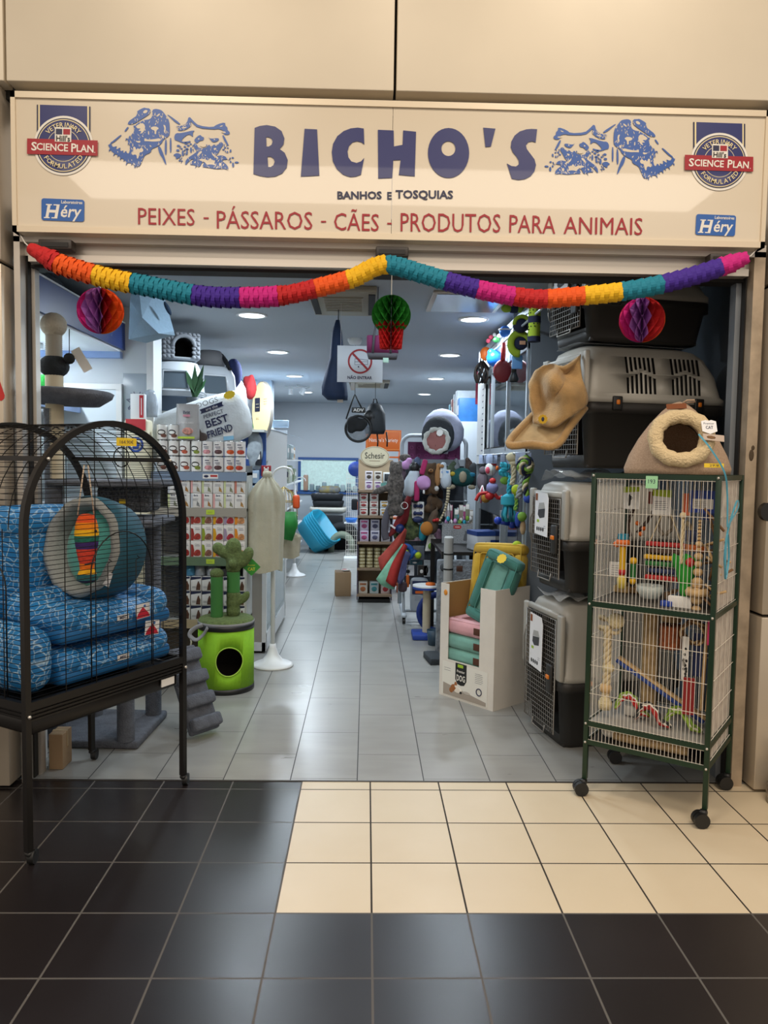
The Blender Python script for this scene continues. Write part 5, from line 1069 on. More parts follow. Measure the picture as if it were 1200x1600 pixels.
# ================================================================ LEFT NICHE (lit shelf bay)
b = MB(); b.bb((-1.80, 0.24, 2.345), (-1.77, 2.04, 2.535), M_blueband); b.bb((-1.80, 0.24, 2.535), (-1.765, 2.04, 2.545), M_white); tag(b.build('fascia_band'), 'dark blue fascia band running above the lit bay on the left', 'fascia')
b = MB(); b.bb((-2.8, 0.24, 2.36), (-1.8, 2.04, 2.38), M_white); o = tag(b.build('top_shelf'), 'white shelf behind the blue fascia band on the left', 'shelf')
for i, (y, w_, h, c, lb) in enumerate(((0.52, .3, .20, '1b1e24', 'black plastic bag pack on the shelf above the blue band, nearest the door'), (0.92, .34, .24, '2a3440', 'dark grey wrapped pack on the shelf above the blue band, second from the door'), (1.34, .36, .22, '323d4a', 'slate grey wrapped crate on the shelf above the blue band, third from the door'), (1.74, .26, .24, '14171b', 'black carrier on the shelf above the blue band, farthest from the door'))):
    b = MB(); b.rbox((0, 0, h / 2), (.3, w_, h), .03, mat('pack_' + c, c, .25, noise=(12, .3)), seg=2)
    for q in range(4): b.rbox((.151, -w_ * .36 + q * w_ * .24, h * .5), (.012, .015, h * .7), .004, M_blkpl, seg=1)
    tag(b.build('wrapped_pack'), lb, 'pack', 'packs above the blue band', loc=(-1.98, y, 2.38))
t = thing('fluorescent_lamp', 'bright tube lamp under the ceiling of the left bay', 'lamp', (-2.25, 1.0, 2.33))
b = MB(); b.rbox((0, 0, -.02), (.09, 1.35, .04), .008, M_plw, seg=1); b.build('housing', t)
b = MB(); b.cyl(.014, -.64, .64, mat('tube_lit', 'eef5ff', .4, emit=6.0), 12, T(0, 0, -.048) @ RX(PI / 2)); b.build('tube', t)
b = MB(); b.bb((-2.27, 2.02, 0), (-1.83, 2.045, 2.06), mat('door_white', 'd8e4ec', .35)); b.bb((-1.83, 2.01, 0), (-1.79, 2.045, 2.06), M_plw); b.bb((-2.31, 2.01, 0), (-2.27, 2.045, 2.06), M_plw); b.bb((-2.31, 2.01, 2.06), (-1.79, 2.045, 2.10), M_plw); struct('door_1', b)
b = MB(); b.bb((-2.8, 1.99, 2.285), (-1.79, 2.045, 2.33), mat('pale_blue_trim', '8fa9d8', .5)); struct('trim_3', b)
t = thing('wall_shelf', 'pale blue edged shelf with small toys in the left bay', 'shelf', (-2.38, 1.35, 1.93))
b = MB(); b.bb((-.40, -.7, -.02), (.28, .66, 0), mat('shelf_white', 'cfd8e0', .5)); b.build('board', t)
b = MB(); b.bb((.28, -.7, -.045), (.295, .66, .006), mat('pale_blue_trim', '8fa9d8')); b.build('edge_strip', t)
b = MB(); b.ell((0, 0, .075), .075, mat('green_pom', '2fae48', .95, bump=(80, 1)), 14); tag(b.build('pom_toy'), 'bright green fluffy pom toy on the shelf in the left bay', 'toy', loc=at(67, 592, 1.25) * 1)
bpy.data.objects['pom_toy'].location.z = 1.93
for i, (x, y, c, h, lb) in enumerate(((-2.17, .9, 'd8cdb8', .09, 'cream jar on the left bay shelf, in front of the green pom'), (-2.16, 1.02, '9c6a4a', .06, 'brown small pot on the left bay shelf under the green pom'), (-2.2, 1.5, 'c9d4dd', .08, 'pale bottle on the left bay shelf behind the sisal post'), (-2.15, 1.7, '5a7fae', .07, 'blue small tin on the left bay shelf, farthest back'))):
    b = MB(); b.lathe([(0, 0), (.03, 0), (.03, h * .7), (.02, h * .85), (.02, h), (0, h)], mat('jar_' + c, c, .4), 12); tag(b.build('jar'), lb, 'jar', loc=(x, y, 1.93))
b = MB(); b.bb((-2.78, .3, 0), (-2.05, 1.98, 1.28), M_wallw); o = tag(b.build('counter_unit'), 'white base unit standing in the left bay', 'cabinet')
t = thing('litter_box', 'light grey hooded litter box standing behind the tall cat tree in the left bay', 'litter box', (-2.30, 1.45, 1.28))
b = MB(); loft(b, [rr3(-.24, .24, .46, .06, 0), rr3(-.26, .26, .5, .08, .20), rr3(-.26, .26, .5, .08, .24)], mat('bin_grey', '9fb0b8', .4)); b.build('tray', t)
b = MB(); loft(b, [rr3(-.26, .26, .5, .08, .24), rr3(-.24, .22, .46, .08, .42), rr3(-.18, .16, .36, .08, .48)], mat('bin_hood', 'bcc9ce', .35)); b.build('hood', t)
b = MB(); b.bb((0, -.006, 0), (.19, .006, .54), mat('acrylic', 'b8c6d2', .1, alpha=.45)); F = frame((.10, -.0065, .33), (1, 0, 0), (0, 0, 1))
for i, ch in enumerate('BANHOS'):
    a = math.radians(215 - i * 50); b.text(ch, M_ink, F @ T(.065 * math.cos(a), .065 * math.sin(a), 0) @ RZ(a - PI / 2), None, .032, .03)
tag(b.build('acrylic_sign'), 'clear acrylic sign with an arc of dark letters on the white wall', 'sign', loc=(-1.785, 2.043, 1.64))
# ---------------------------------------------------------------- stand of bags beside the shelf
bx = at(214, 655, 1.85)
b = MB(); b.rbox((0, 0, .09), (.10, .07, .18), .004, mat('box_white', 'dfe2e4', .4), seg=1); b.bb((.012, -.036, .01), (.04, -.035, .17), mat('box_red', 'b4202c', .4)); b.loops([rrect(.12, .006, .002)], M_paperw, frame((.026, -.0365, .09), (0, 0, 1), (-1, 0, 0))); tag(b.build('medicine_box'), 'white box with a red stripe standing on the tall cream feed bag', 'box', loc=(-1.64, 1.92, 1.841), rz=.1)
b = MB(); b.rbox((0, 0, 0.92), (.17, .14, 1.84), .02, mat('display_cream', 'd6cfb4', .5), seg=1); b.bb((-.07, -.0725, 1.76), (.07, -.071, 1.84), mat('box_red', 'b4202c')); b.ell((0, -.071, 1.66), (.055, .002, .055), mat('emblem_blue', '2b4c9c', .5), 18); b.ell((0, -.0725, 1.66), (.04, .002, .04), mat('display_cream', 'd6cfb4'), 18); b.loops([[(-.02, -.03), (.02, -.03), (.028, .0), (.0, .035), (-.025, .01)]], MATS['emblem_blue'], frame((0, -.075, 1.66), (1, 0, 0), (0, 0, 1)), .001)
tag(b.build('food_bag'), 'tall cream feed bag with red top and blue round emblem left of the can shelf', 'bag', loc=(-1.64, 1.92, 0))
b = MB(); cloth(b, [[(-.05, 0, 0), (0, -.03, 0), (.05, 0, 0)], [(-.055, .0, .1), (0, -.04, .1), (.055, 0, .1)], [(-.03, 0, .19), (0, -.01, .2), (.03, 0, .19)]], mat('clear_bag', 'aab6c2', .15, alpha=.7, bump=(30, .8)), 4, .01); tag(b.build('clear_bag'), 'clear plastic bag pinned to the white wall beside the litter boxes', 'bag', loc=at(235, 652, 1.99))

# ================================================================ CAN SHELF
M_shw = mat('shelf_board', 'b9bcb8', .5); M_edge1 = mat('edge_bluegrey', '7e8fa6', .45); M_edge2 = mat('edge_taupe', '9c968a', .45); M_edge3 = mat('edge_green', '5d7257', .5); M_edge4 = mat('edge_wood', 'b9a684', .6)
SX0, SX1, SYF, SYB = -1.545, -0.865, 1.90, 2.20
rack = thing('food_shelf', 'shelf rack of pet food cans beside the aisle on the left', 'shelf', (SX0, SYF, 0)); SWd = SX1 - SX0
LV = [(at(385, 970, SYF).z, M_edge4), (at(385, 872, SYF).z, M_edge3), (at(385, 795, SYF).z, M_edge2), (at(385, 739, SYF).z, M_edge1)]
for (z, m) in LV:
    b = MB(); b.bb((0, .012, z - .02), (SWd, SYB - SYF, z), M_shw); bo = b.build('shelf_board', rack)
    b = MB(); b.bb((0, 0, z - .06), (SWd, .012, z + .002), m)
    b.build('edge_strip', bo)
    b = MB(); F = frame((SWd * .62, -.001, z - .028), (1, 0, 0), (0, 0, 1)); w_ = .11 if m is M_edge1 else .06
    b.loops([rrect(w_, .034, .002)], {M_edge1: M_paperw, M_edge2: mat('tag_lime', 'b7cf3a', .6), M_edge3: MATS['tag_lime'] if 'tag_lime' in MATS else M_paperw, M_edge4: M_paperw}[m], F, .001)
    if m is M_edge1: b.loops([rrect(.05, .014, .001)], MR, F @ T(.025, .003, .0012)); b.ell((-.03, 0, .001), (.018, .01, .001), M_ink, 8, F)
    else: lines(b, F @ T(0, 0, .0013), .05, .06, 2, -.006, .008)
    b.build('price_strip', bo)
b = MB(); b.bb((0, SYB - SYF - .01, .05), (SWd, SYB - SYF, LV[3][0] + .05), mat('rack_back', '7b7f82', .6)); b.build('back_panel', rack)
for x in (0, SWd - .025): b = MB(); b.bb((x, .02, 0), (x + .025, SYB - SYF - .01, LV[3][0]), M_shw); b.build('side_panel', rack)
b = MB(); b.bb((.03, .06, 0), (SWd - .03, SYB - SYF - .02, LV[0][0] - .06), mat('dark_wood', '4b4136', .7, noise=(8, .3))); b.build('plinth', rack)
MCAN = {}
def canmesh(kind, base, pic, strip):
    """tin: white printed wall, metal rims, a picture patch and a few printed lines"""
    k_ = (kind, base, pic, strip)
    if k_ in MCAN: return MCAN[k_]
    mb_ = mat('can_' + base, base, .35); mp = mat('pic_' + pic, pic, .45, noise=(60, .4)); ms_ = mat('stripe_' + strip, strip, .45); b = MB()
    if kind == 'can':
        r, h = .0375, .113; b.lathe([(0, 0), (r * .96, 0), (r, .003), (r, .006)], mat('tin', 'a7a9aa', .25, .9), 18); b.lathe([(r, .006), (r, h - .005)], mb_, 18); b.lathe([(r, h - .005), (r * 1.01, h - .002), (r * .95, h), (r * .93, h - .004), (0, h - .004)], MATS['tin'], 18)
        def patch(a0, a1, z0, z1, m, e=.0006, rd=True):
            vs_ = []; n = 10
            for i in range(n + 1):
                t_ = i / n; a = a0 + (a1 - a0) * t_; q = math.sqrt(max(0, 1 - (2 * t_ - 1) ** 2)) if rd else 1; zc = (z0 + z1) / 2; hz = (z1 - z0) / 2 * q
                vs_ += [((r + e) * math.sin(a), -(r + e) * math.cos(a), zc - hz), ((r + e) * math.sin(a), -(r + e) * math.cos(a), zc + hz)]
            b.add(vs_, [(2 * i, 2 * i + 2, 2 * i + 3, 2 * i + 1) for i in range(n)], m, True)
        if strip != pic: patch(-.95, 0.75, .035, .075, ms_); patch(-.75, .55, .044, .066, mb_, .0011); patch(-.2, 1.0, .018, .044, mp, .0015)
        else: patch(-.7, .9, .018, .05, mp, .0012); patch(-.6, .2, .082, .088, M_ink, .0006, False); patch(-.5, .5, .066, .071, M_ink, .0006, False); patch(-.3, .5, .056, .060, M_ink, .0006, False)
    else:
        w_, h = .076, .118 if kind == 'carton' else .105; b.rbox((0, 0, h / 2), (w_, w_, h), .004, mb_, seg=1); F = frame((0, -w_ / 2 - .0006, h / 2), (1, 0, 0), (0, 0, 1))
        if kind == 'carton':
            b.loops([[(-.036, -.055), (-.018, -.055), (-.012, -.01), (-.02, .03), (-.036, .035)]], ms_, F); b.loops([smooth([(-.02, -.05), (.034, -.05), (.034, -.012), (.01, .0), (-.012, -.018)], 1)], mp, F @ T(0, 0, .0005))
            b.text('Care', M_ink, F @ T(.008, .036, .0005), .03, .009); b.loops([[(-.006, .022), (.028, .022), (.028, .025), (-.006, .025)]], M_ink, F)
        elif kind == 'tin':
            b.loops([[(-.037, -.05), (-.022, -.05), (-.022, .05), (-.037, .05)]], ms_, F); b.text('Brit', M_ink, F @ T(.0, .038, .0005), .03, .014, .02); b.loops([[(.005, -.035), (.03, -.045), (.022, -.02), (.008, .0)]], mp, F @ T(0, 0, .0004)); lines(b, F @ T(0, -.01, .0004), .06, .08, 3, .01, .03)
        else:
            b.loops([[(-.037, .028), (.037, .04), (.037, .052), (-.037, .052)]], ms_, F); b.loops([[(.0, -.045), (.03, -.045), (.033, -.01), (.022, .012), (.012, .012), (.004, -.015)]], mp, F @ T(0, 0, .0004)); b.loops([[(.012, .0), (.02, .0), (.024, .018), (.014, .02)]], mp, F @ T(0, 0, .0006)); lines(b, F @ T(-.01, -.025, .0004), .045, .06, 3, -.005, .01)
    MCAN[k_] = b.mesh('food_' + kind); return MCAN[k_]
def put(kind, x, y, z, base, pic, strip, label, cat, group, nm, a=0.0):
    o = bpy.data.objects.new(nm, canmesh(kind, base, pic, strip)); COL.objects.link(o); o.location = (x, y, z); o.rotation_euler = (0, 0, a); tag(o, label, cat, group); return o
random.seed(11)
XC = [at(px, 700, SYF).x for px in (251, 269, 287, 305, 322.5, 340, 357, 374)]
CK = [('e2e0dc', '7a4a3a', '2a2224'), ('e2e0dc', '7a4a3a', '2a2224'), ('e2e0dc', 'c98a4a', '3a2c22'), ('e2e0dc', 'c4583c', '4a2420'), ('e2e0dc', '8a9a3a', '20261c'), ('dfdbd8', 'cf8f94', 'cf8f94'), ('dfdbd8', '5a3a3c', '5a3a3c'), ('dfdbd8', 'd2561e', 'd2561e'), ('dfdbd8', 'b83a20', 'b83a20')]
CN = ['black oval', 'black oval', 'brown oval', 'red oval', 'green oval', 'pink picture', 'dark picture', 'orange picture', 'rust picture']
z0 = LV[3][0] + .001
for row in range(3):
    for c in range(8):
        if row == 2 and c > 1: continue
        k_ = CK[c + (1 if c > 1 else 0)]; nmx = CN[c + (1 if c > 1 else 0)]
        put('can', XC[c] + random.uniform(-.002, .002), SYF + .045, z0 + row * .1135, *k_, f'white can with {nmx}, {("bottom", "middle", "top")[row]} row, {ORD[c]} from the left, upper shelf', 'food can', 'white cans on the upper shelf', 'food_can', random.uniform(-.25, .35))
z0 = LV[2][0] + .001
for row in range(2):
    for c in range(1, 8):
        k_ = [('dedbd6', 'b98a4a', 'dedad4'), ('dedbd6', '8d8f70', 'c9cf9a'), ('dedbd6', 'a87a40', 'c47a68'), ('dedbd6', '8a8a8a', 'bcc0c8'), ('dedbd6', 'b07a3c', 'c98a88'), ('dedbd6', '9a8a6a', 'e0a8a4'), ('dedbd6', '8d8f70', 'c9cf9a')][(c + row * 2) % 7]
        put('tin', XC[c] + .002, SYF + .05, z0 + row * .106, *k_, f'white square tin, {("lower", "upper")[row]} row, {ORD[c - 1]} from the left, second shelf', 'food tin', 'white square tins on the second shelf', 'food_tin')
z0 = LV[1][0] + .001
KC = [('d8d2cc', '9c2a24', '8a2220', 'dark red'), ('d8d2cc', 'a63a30', '94302a', 'red'), ('d8d2cc', '8a5a48', '8a9a2a', 'green'), ('d8d2cc', '9a3430', 'd29a1c', 'yellow'), ('d8d2cc', 'a8303a', '9a8aa0', 'purple'), ('d8d2cc', 'c48a5a', 'd8861e', 'orange')]
for row in range(3):
    for c in range(2, 8):
        k_ = KC[c - 2]
        put('carton', XC[c] + .002, SYF + .05, z0 + row * .1185, *k_[:3], f'food carton with {k_[3]} picture, {("bottom", "middle", "top")[row]} row, {ORD[c - 2]} from the left, third shelf', 'food carton', 'printed food cartons on the third shelf', 'food_carton')
z0 = LV[0][0] + .001
for row in range(3):
    for c in range(2, 8):
        put('tub', XC[c] + .002, SYF + .05, z0 + row * .106, 'd2d0cc', '5a3a2a', '1c2340', f'white dog food tub, {("bottom", "middle", "top")[row]} row, {ORD[c - 2]} from the left, lowest shelf', 'food tub', 'dog food tubs on the lowest shelf', 'food_tub')
M_foilb = mat('foil_blue', '4f8fb4', .25, .3, bump=(40, .8)); M_foils = mat('foil_silver', 'aab0b6', .25, .5, bump=(40, .8))
for i, (px, m, lb) in enumerate(((297, M_foilb, 'blue foil'), (313, M_foils, 'silver foil'), (330, M_foils, 'silver and grey foil'), (352, mat('foil_dark', '3a3d42', .3, .3, bump=(40, .8)), 'dark foil'))):
    p = at(px, 890, SYF + .06); b = MB(); cloth(b, [[(-.04, 0, 0), (0, -.03, 0), (.04, 0, 0)], [(-.04, 0, .04), (0, -.035, .045), (.04, 0, .04)], [(-.035, .01, .085), (0, 0, .09), (.035, .01, .08)]], m, 3, .02); tag(b.build('snack_pouch'), lb + ' pouch lying on the dog food tubs, ' + ORD[i] + ' from the left', 'pouch', 'foil pouches on the tubs', loc=(p.x, p.y, z0 + .319), rz=random.uniform(-.3, .3))
z0 = LV[2][0] + .213
for i, (px, c) in enumerate(((290, '3d7fd0'), (304, 'c9d6e6'), (320, '3d7fd0'), (336, 'cdd6df'), (350, '2a4f8f'))):
    p = at(px, 745, SYF + .15); b = MB(); b.rbox((0, 0, .02), (.07, .07, .04), .006, mat('bluepack_' + c, c, .35), seg=1); b.ell((.01, -.036, .022), (.018, .001, .012), M_paperw, 8); tag(b.build('treat_pack'), ('bright blue', 'white and blue', 'bright blue', 'white', 'navy')[i] + ' treat pack lying on the square tins, ' + ORD[i] + ' from the left', 'pack', 'treat packs on the square tins', loc=(p.x, SYF + .055, z0))
# food pouch and the big cushion on top
t = thing('food_pouch', 'grey food pouch with a meat picture standing on the cans', 'pouch', (at(293, 690, 1.94).x, 1.945, LV[3][0] + .2285))
b = MB(); cloth(b, [[(-.085, 0, 0), (0, -.035, 0), (.085, 0, 0)], [(-.085, 0, .12), (0, -.03, .12), (.085, 0, .12)], [(-.08, 0, .23), (0, -.006, .23), (.08, 0, .23)], [(-.08, 0, .262), (0, 0, .262), (.08, 0, .262)]], mat('pouch_grey', 'a9a7a6', .35, bump=(20, .4)), 4, .012); b.build('bag', t)
b = MB(); F = frame((0, -.036, .13), (1, 0, 0), (0, .08, 1)); b.text('Brit', M_ink, F @ T(0, .07, .001), .05, .022, .02); b.loops([rrect(.05, .016, .003)], mat('pouch_pink', 'cf8a9a', .5), F @ T(0, .045, .004)); b.text('STERILISED', M_paperw, F @ T(0, -.005, .003), .10, .012); b.ell((.01, -.065, .004), (.042, .028, .002), mat('pouch_meat', 'c88a7a', .5, noise=(60, .4)), 10, F); b.loops([rrect(.12, .015, .003)], mat('tag_lime', 'b7cf3a'), F @ T(0, -.112, .003)); b.build('printed_label', t)
pc = at(305, 660, 2.02); q0, q1, q2, q3 = at(228, 672, 2.02), at(372, 716, 1.99), at(337, 612, 2.10), at(222, 655, 2.10)
t = thing('pet_cushion', 'white cushion printed with a dog and large black words leaning above the cans', 'cushion', (0, 0, 0))
A0, A1, A2, A3 = at(232, 660, 2.03), at(386, 712, 2.03), at(338, 613, 2.13), at(222, 655, 2.13)
cxv = (at(381, 706, 2.02) - at(262, 700, 2.02)).normalized(); CU = frame(at(312, 668, 2.065), at(345, 690, 2.03) - at(240, 725, 2.03), Vector((0, .25, 1)))
b = MB(); b.rbox((0, 0, 0), (.72, .36, .10), .045, mat('cushion_white', 'c9ced0', .85, noise=(10, .05), bump=(60, .2)), CU, seg=3, n=5, puff=.03); b.build('pillow', t)
b = MB(); F = CU @ T(.14, -.02, .079); b.loops([[(-.09, .085), (.09, .09), (.08, .105), (.09, .125), (-.09, .12), (-.08, .10)]], M_ink, F, .001); b.text('are the', M_paperw, F @ T(0, .105, .002), .09, .022); b.text('PERFECT', M_ink, F @ T(0, .055, .001), .15, .03); b.text('BEST', M_ink, F @ T(.01, -.005, .001), .17, .06, .02); b.text('FRIEND', M_ink, F @ T(.01, -.085, .001), .19, .055, .02); b.text('DOGS', mat('grey_ink', '8a8f92', .8), F @ T(-.02, .155, .0), .16, .04)
b.ell((-.18, -.05, .0), (.06, .08, .004), mat('print_darkfur', '4a3d38', .8), 14, F); b.ell((-.20, .06, .0), (.035, .05, .004), M_blkpl, 10, F); b.ell((-.13, -.09, .002), (.045, .04, .004), mat('print_darkfur', '4a3d38'), 10, F); b.build('print', t, 'black printed words and a dark dog')
b = MB(); F = CU @ T(.29, .14, .07); b.loops([[(.04 * (1 + .14 * (i % 2)) * math.cos(2 * PI * i / 22), .028 * (1 + .14 * (i % 2)) * math.sin(2 * PI * i / 22)) for i in range(22)]], M_tagy, F, .002); b.build('price_sticker', t, 'yellow star sticker')
b = MB(); F = frame(at(357, 679, 1.97), (1, 0, .1), (-.05, .1, 1)); b.loops([rrect(.075, .08, .004)], M_paperw, F, .002); b.loops([rrect(.075, .03, .004)], mat('tag_skyblue', '7fb2cf', .5), F @ T(0, -.026, .0022)); b.build('swing_tag', t)
# plant behind
b = MB(); random.seed(5)
for i in range(9):
    a = i * 2.4; tip = Vector((.13 * math.cos(a) * (.5 + .17 * (i % 4)), .08 * math.sin(a) * .6, .15 + .05 * (i % 3))); w_ = .02
    b.add([(-w_ * math.sin(a), w_ * math.cos(a), 0), (w_ * math.sin(a), -w_ * math.cos(a), 0), tip * .5 + Vector((w_ * 1.2, 0, .01)), tip, tip * .5 + Vector((-w_ * 1.2, 0, .01))], [(0, 1, 2, 3, 4)], mat('aloe_green', '3d6a44', .5), True)
pl = thing('potted_plant', 'small spiky green plant standing behind the white printed cushion', 'plant', (at(306, 640, 2.3).x, 2.27, 1.95)); b.build('leaves', pl); b = MB(); b.lathe([(0, -.1), (.05, -.1), (.065, 0), (.055, 0), (0, -.01)], mat('pot_dark', '31373c', .5), 14); b.build('pot', pl)
for i_ in (0,): pl.location.z = 1.93 + .1

# ================================================================ LEFT WALL UNIT AND THINGS ON TOP
t = thing('wall_unit', 'tall pale shelf unit along the left wall behind the can shelf', 'shelf', (0, 0, 0))
b = MB(); b.bb((-1.79, 2.32, 0), (-1.76, 6.6, 1.93), M_shw); b.build('back_panel', t)
b = MB(); b.bb((-1.79, 2.32, 1.90), (-1.24, 6.6, 1.93), M_shw); b.build('top_board', t)
b = MB(); b.bb((-1.76, 4.05, 0), (-1.24, 4.09, 1.90), mat('unit_blue', '2a4f8f', .5)); b.build('divider', t, 'blue divider panel')
b = MB(); b.bb((-1.76, 6.56, 0), (-1.24, 6.6, 1.90), M_shw); b.build('end_panel', t)
for z in (.95, 1.25, 1.55):
    b = MB(); b.bb((-1.76, 4.09, z), (-1.26, 6.56, z + .02), M_shw); b.build('shelf_board', t)
MLW = mat('litter_white', 'ccd3da', .4); MLG = mat('litter_slate', '5d6c7c', .45); MLD = mat('litter_navy', '3b4a5e', .45); MGl = mat('smoke_flap', '5a6670', .12)
def hooded(x, y, z, w_, d, h, lb, base=MLD, stack=3, rz=0.0, flap=True):
    """pile of nested hooded litter boxes: one thing per hood or tray is not separable in view, hoods drawn as ridged shell"""
    t = thing('litter_box', lb, 'litter box', (x, y, z), rz)
    b = MB(); loft(b, [rr3(-w_ / 2 + .03, w_ / 2 - .03, d - .06, .05, 0), rr3(-w_ / 2, w_ / 2, d, .07, h * .28), rr3(-w_ / 2 - .01, w_ / 2 + .01, d + .02, .07, h * .30)], base); b.build('tray', t)
    b = MB(); R = []
    for i in range(stack): zz = h * (.31 + .045 * i); R += [rr3(-w_ / 2 - .01, w_ / 2 + .01, d + .02, .07, zz), rr3(-w_ / 2 + .005, w_ / 2 - .005, d - .01, .07, zz + h * .04)]
    R += [rr3(-w_ / 2 + .03, w_ / 2 - .02, d * .9, .08, h * .8), rr3(-w_ / 2 + .06, w_ / 2 - .05, d * .78, .08, h * .97), rr3(-w_ / 2 + .10, w_ / 2 - .09, d * .6, .08, h)]; loft(b, R, MLW); b.build('hood', t)
    if flap:
        b = MB()
        for i in range(2): b.tube([(w_ * (-.24 + .02 * i) , -d * .505 + .03 * i, h * .46), (w_ * (-.22 + .02 * i), -d * .475 + .03 * i, h * .80), (w_ * .22, -d * .475 + .03 * i, h * .80), (w_ * .26, -d * .505 + .03 * i, h * .46)], .012, MLW, 6)
        b.build('door_frame', t)
        b = MB(); b.add([(-w_ * .22, -d * .5, h * .46), (w_ * .23, -d * .5, h * .46), (w_ * .2, -d * .47, h * .79), (-w_ * .2, -d * .47, h * .79)], [(0, 1, 2, 3)], MGl); b.build('flap', t)
    return t
hooded(-1.53, 2.62, 1.93, .42, .46, .40, 'nested white hooded litter boxes on a slate tray, nearest on the left wall unit', rz=.15)
hooded(-1.45, 3.35, 1.93, .46, .5, .46, 'large white hooded litter box with see-through door, second on the left wall unit', MLG, 1, .5)
hooded(-1.47, 4.25, 1.93, .42, .46, .44, 'white litter box with navy tray, third on the left wall unit', MLD, 1, .5, False)
hooded(-1.49, 5.2, 1.93, .42, .42, .36, 'white litter box with mauve tray, farthest on the left wall unit', mat('litter_mauve', '6f6270', .5), 1, .4, False)
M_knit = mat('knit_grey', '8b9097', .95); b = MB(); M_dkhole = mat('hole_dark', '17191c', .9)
t = thing('knitted_cat_house', 'chunky grey knitted cat house on top of the nested litter boxes', 'cat house', (-1.515, 2.60, 2.332), .35)
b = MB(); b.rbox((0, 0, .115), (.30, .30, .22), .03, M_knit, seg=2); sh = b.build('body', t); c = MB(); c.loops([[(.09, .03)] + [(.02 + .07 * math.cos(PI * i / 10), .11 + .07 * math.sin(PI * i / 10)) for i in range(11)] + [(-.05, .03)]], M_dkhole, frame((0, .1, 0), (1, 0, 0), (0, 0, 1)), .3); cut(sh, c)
b = MB()
for k_ in range(6):
    for i in range(9):
        for (s, u) in (((-1, 0, 0), 0), ((0, -1, 0), 1)):
            p = (-.152, -.13 + i * .0325, .03 + k_ * .035) if u == 0 else (-.13 + i * .0325, -.152, .03 + k_ * .035)
            if u == 1 and 2 < i < 7 and k_ < 5: continue
            b.ell(p, (.012, .02, .013) if u == 0 else (.02, .012, .013), M_knit, 6, rot=(.5, 0, 0) if u == 0 else (0, .5, 0))
b.build('knit_loops', sh); b = MB(); b.tube([(.02 + .085 * math.cos(a), -.155, .11 + .085 * math.sin(a)) for a in [PI * i / 12 for i in range(13)]], .016, M_knit, 6); b.build('door_hem', t)
# light blue felt bag on a hook
t = thing('felt_basket', 'pale blue felt storage basket hanging from a hook at the upper left', 'basket', at(236, 480, .9))
M_fb = mat('pale_blue_felt', '9dbdd6', .9, noise=(60, .06)); cp = t.location.copy()
BTM = [at(x, y, q) - cp for x, y, q in ((201, 530, 0.90), (248, 521, 0.65), (273, 524, 0.95), (228, 536, 1.15))]; MIDL = [at(x, y, q) - cp for x, y, q in ((203, 470, 0.85), (222, 496, 0.61), (272, 518, 0.91), (240, 470, 1.15))]; TOPB = [at(x, y, q) - cp for x, y, q in ((208, 440, 0.85), (216, 442, 0.75), (250, 440, 0.91), (240, 438, 1.05))]
b = MB(); loft(b, [[Vector(p) for p in r] for r in (BTM, MIDL, TOPB)], M_fb, smooth=False); b.build('bag', t)
b = MB(); F = frame(at(262, 482, 0.75) - cp, at(270, 500, 0.85) - at(255, 470, 0.77), (0, .1, 1)); b.ell((0, 0, 0), (.045, .014, .012), mat('felt_hole', '2f4560', .95), 14, F); b.build('hand_hole', t)
b = MB(); b.tube([TOPB[1], Vector(TOPB[1]) + Vector((.02, .1, .10)), Vector((.06, .1, CZ - cp.z - .002))], .004, M_plw, 5); b.build('hook', t)
# grey felt igloo with tail
t = thing('felt_igloo', 'grey felt pod bed with a dark hanging tail under the ceiling behind the knitted house', 'cat bed', (-1.42, 3.32, 2.392)); 
b = MB(); b.lathe([(0, 0), (.13, 0), (.15, .04), (.145, .09), (.10, .135), (0, .15)], mat('igloo_grey', '7d7d80', .9), 22); b.build('body', t)
b = MB(); b.tube([(.12, -.04, .10), (.16, -.08, .04), (.19, -.09, -.02)], [.012, .022, .014], M_dkhole, 8); b.ell((.20, -.09, -.03), (.022, .012, .012), M_dkhole, 8); b.build('tail', t, 'dark fabric tail')
def pouchtoy(px, py, Y, c, rs, lb, name='plush_toy', n=3):
    random.seed(px); p = at(px, py, Y); blob('tmpb', [(0, 0, 0, *rs)] + [(random.uniform(-1, 1) * rs[0] * .7, random.uniform(-.5, .5) * rs[1], random.uniform(-1, 1) * rs[2] * .8, rs[0] * .5, rs[1] * .6, rs[2] * .45) for _ in range(n)], mat('soft_' + c, c, .85, noise=(30, .15)), None, max(.008, min(rs) * .28)); o = bpy.data.objects['tmpb']; o.name = name; o.data.name = name; return tag(o, lb, 'soft toy', loc=p)
pouchtoy(365, 583, 4.05, '2c3566', (.09, .08, .15), 'navy spotted soft toy on the white litter box far left')
pouchtoy(391, 606, 4.6, '9c2226', (.07, .06, .13), 'red soft toy beside the round lit sign on the left')
pouchtoy(369, 655, 3.0, 'c9962a', (.075, .06, .10), 'yellow plush lying at the right end of the printed cushion')
pouchtoy(385, 663, 3.0, '53a850', (.055, .05, .10), 'green plush beside the yellow plush above the cans')
pouchtoy(399, 702, 2.98, '9aa3aa', (.07, .05, .16), 'silver tinsel bundle hanging under the round lit sign', 'tinsel_bundle', 9)
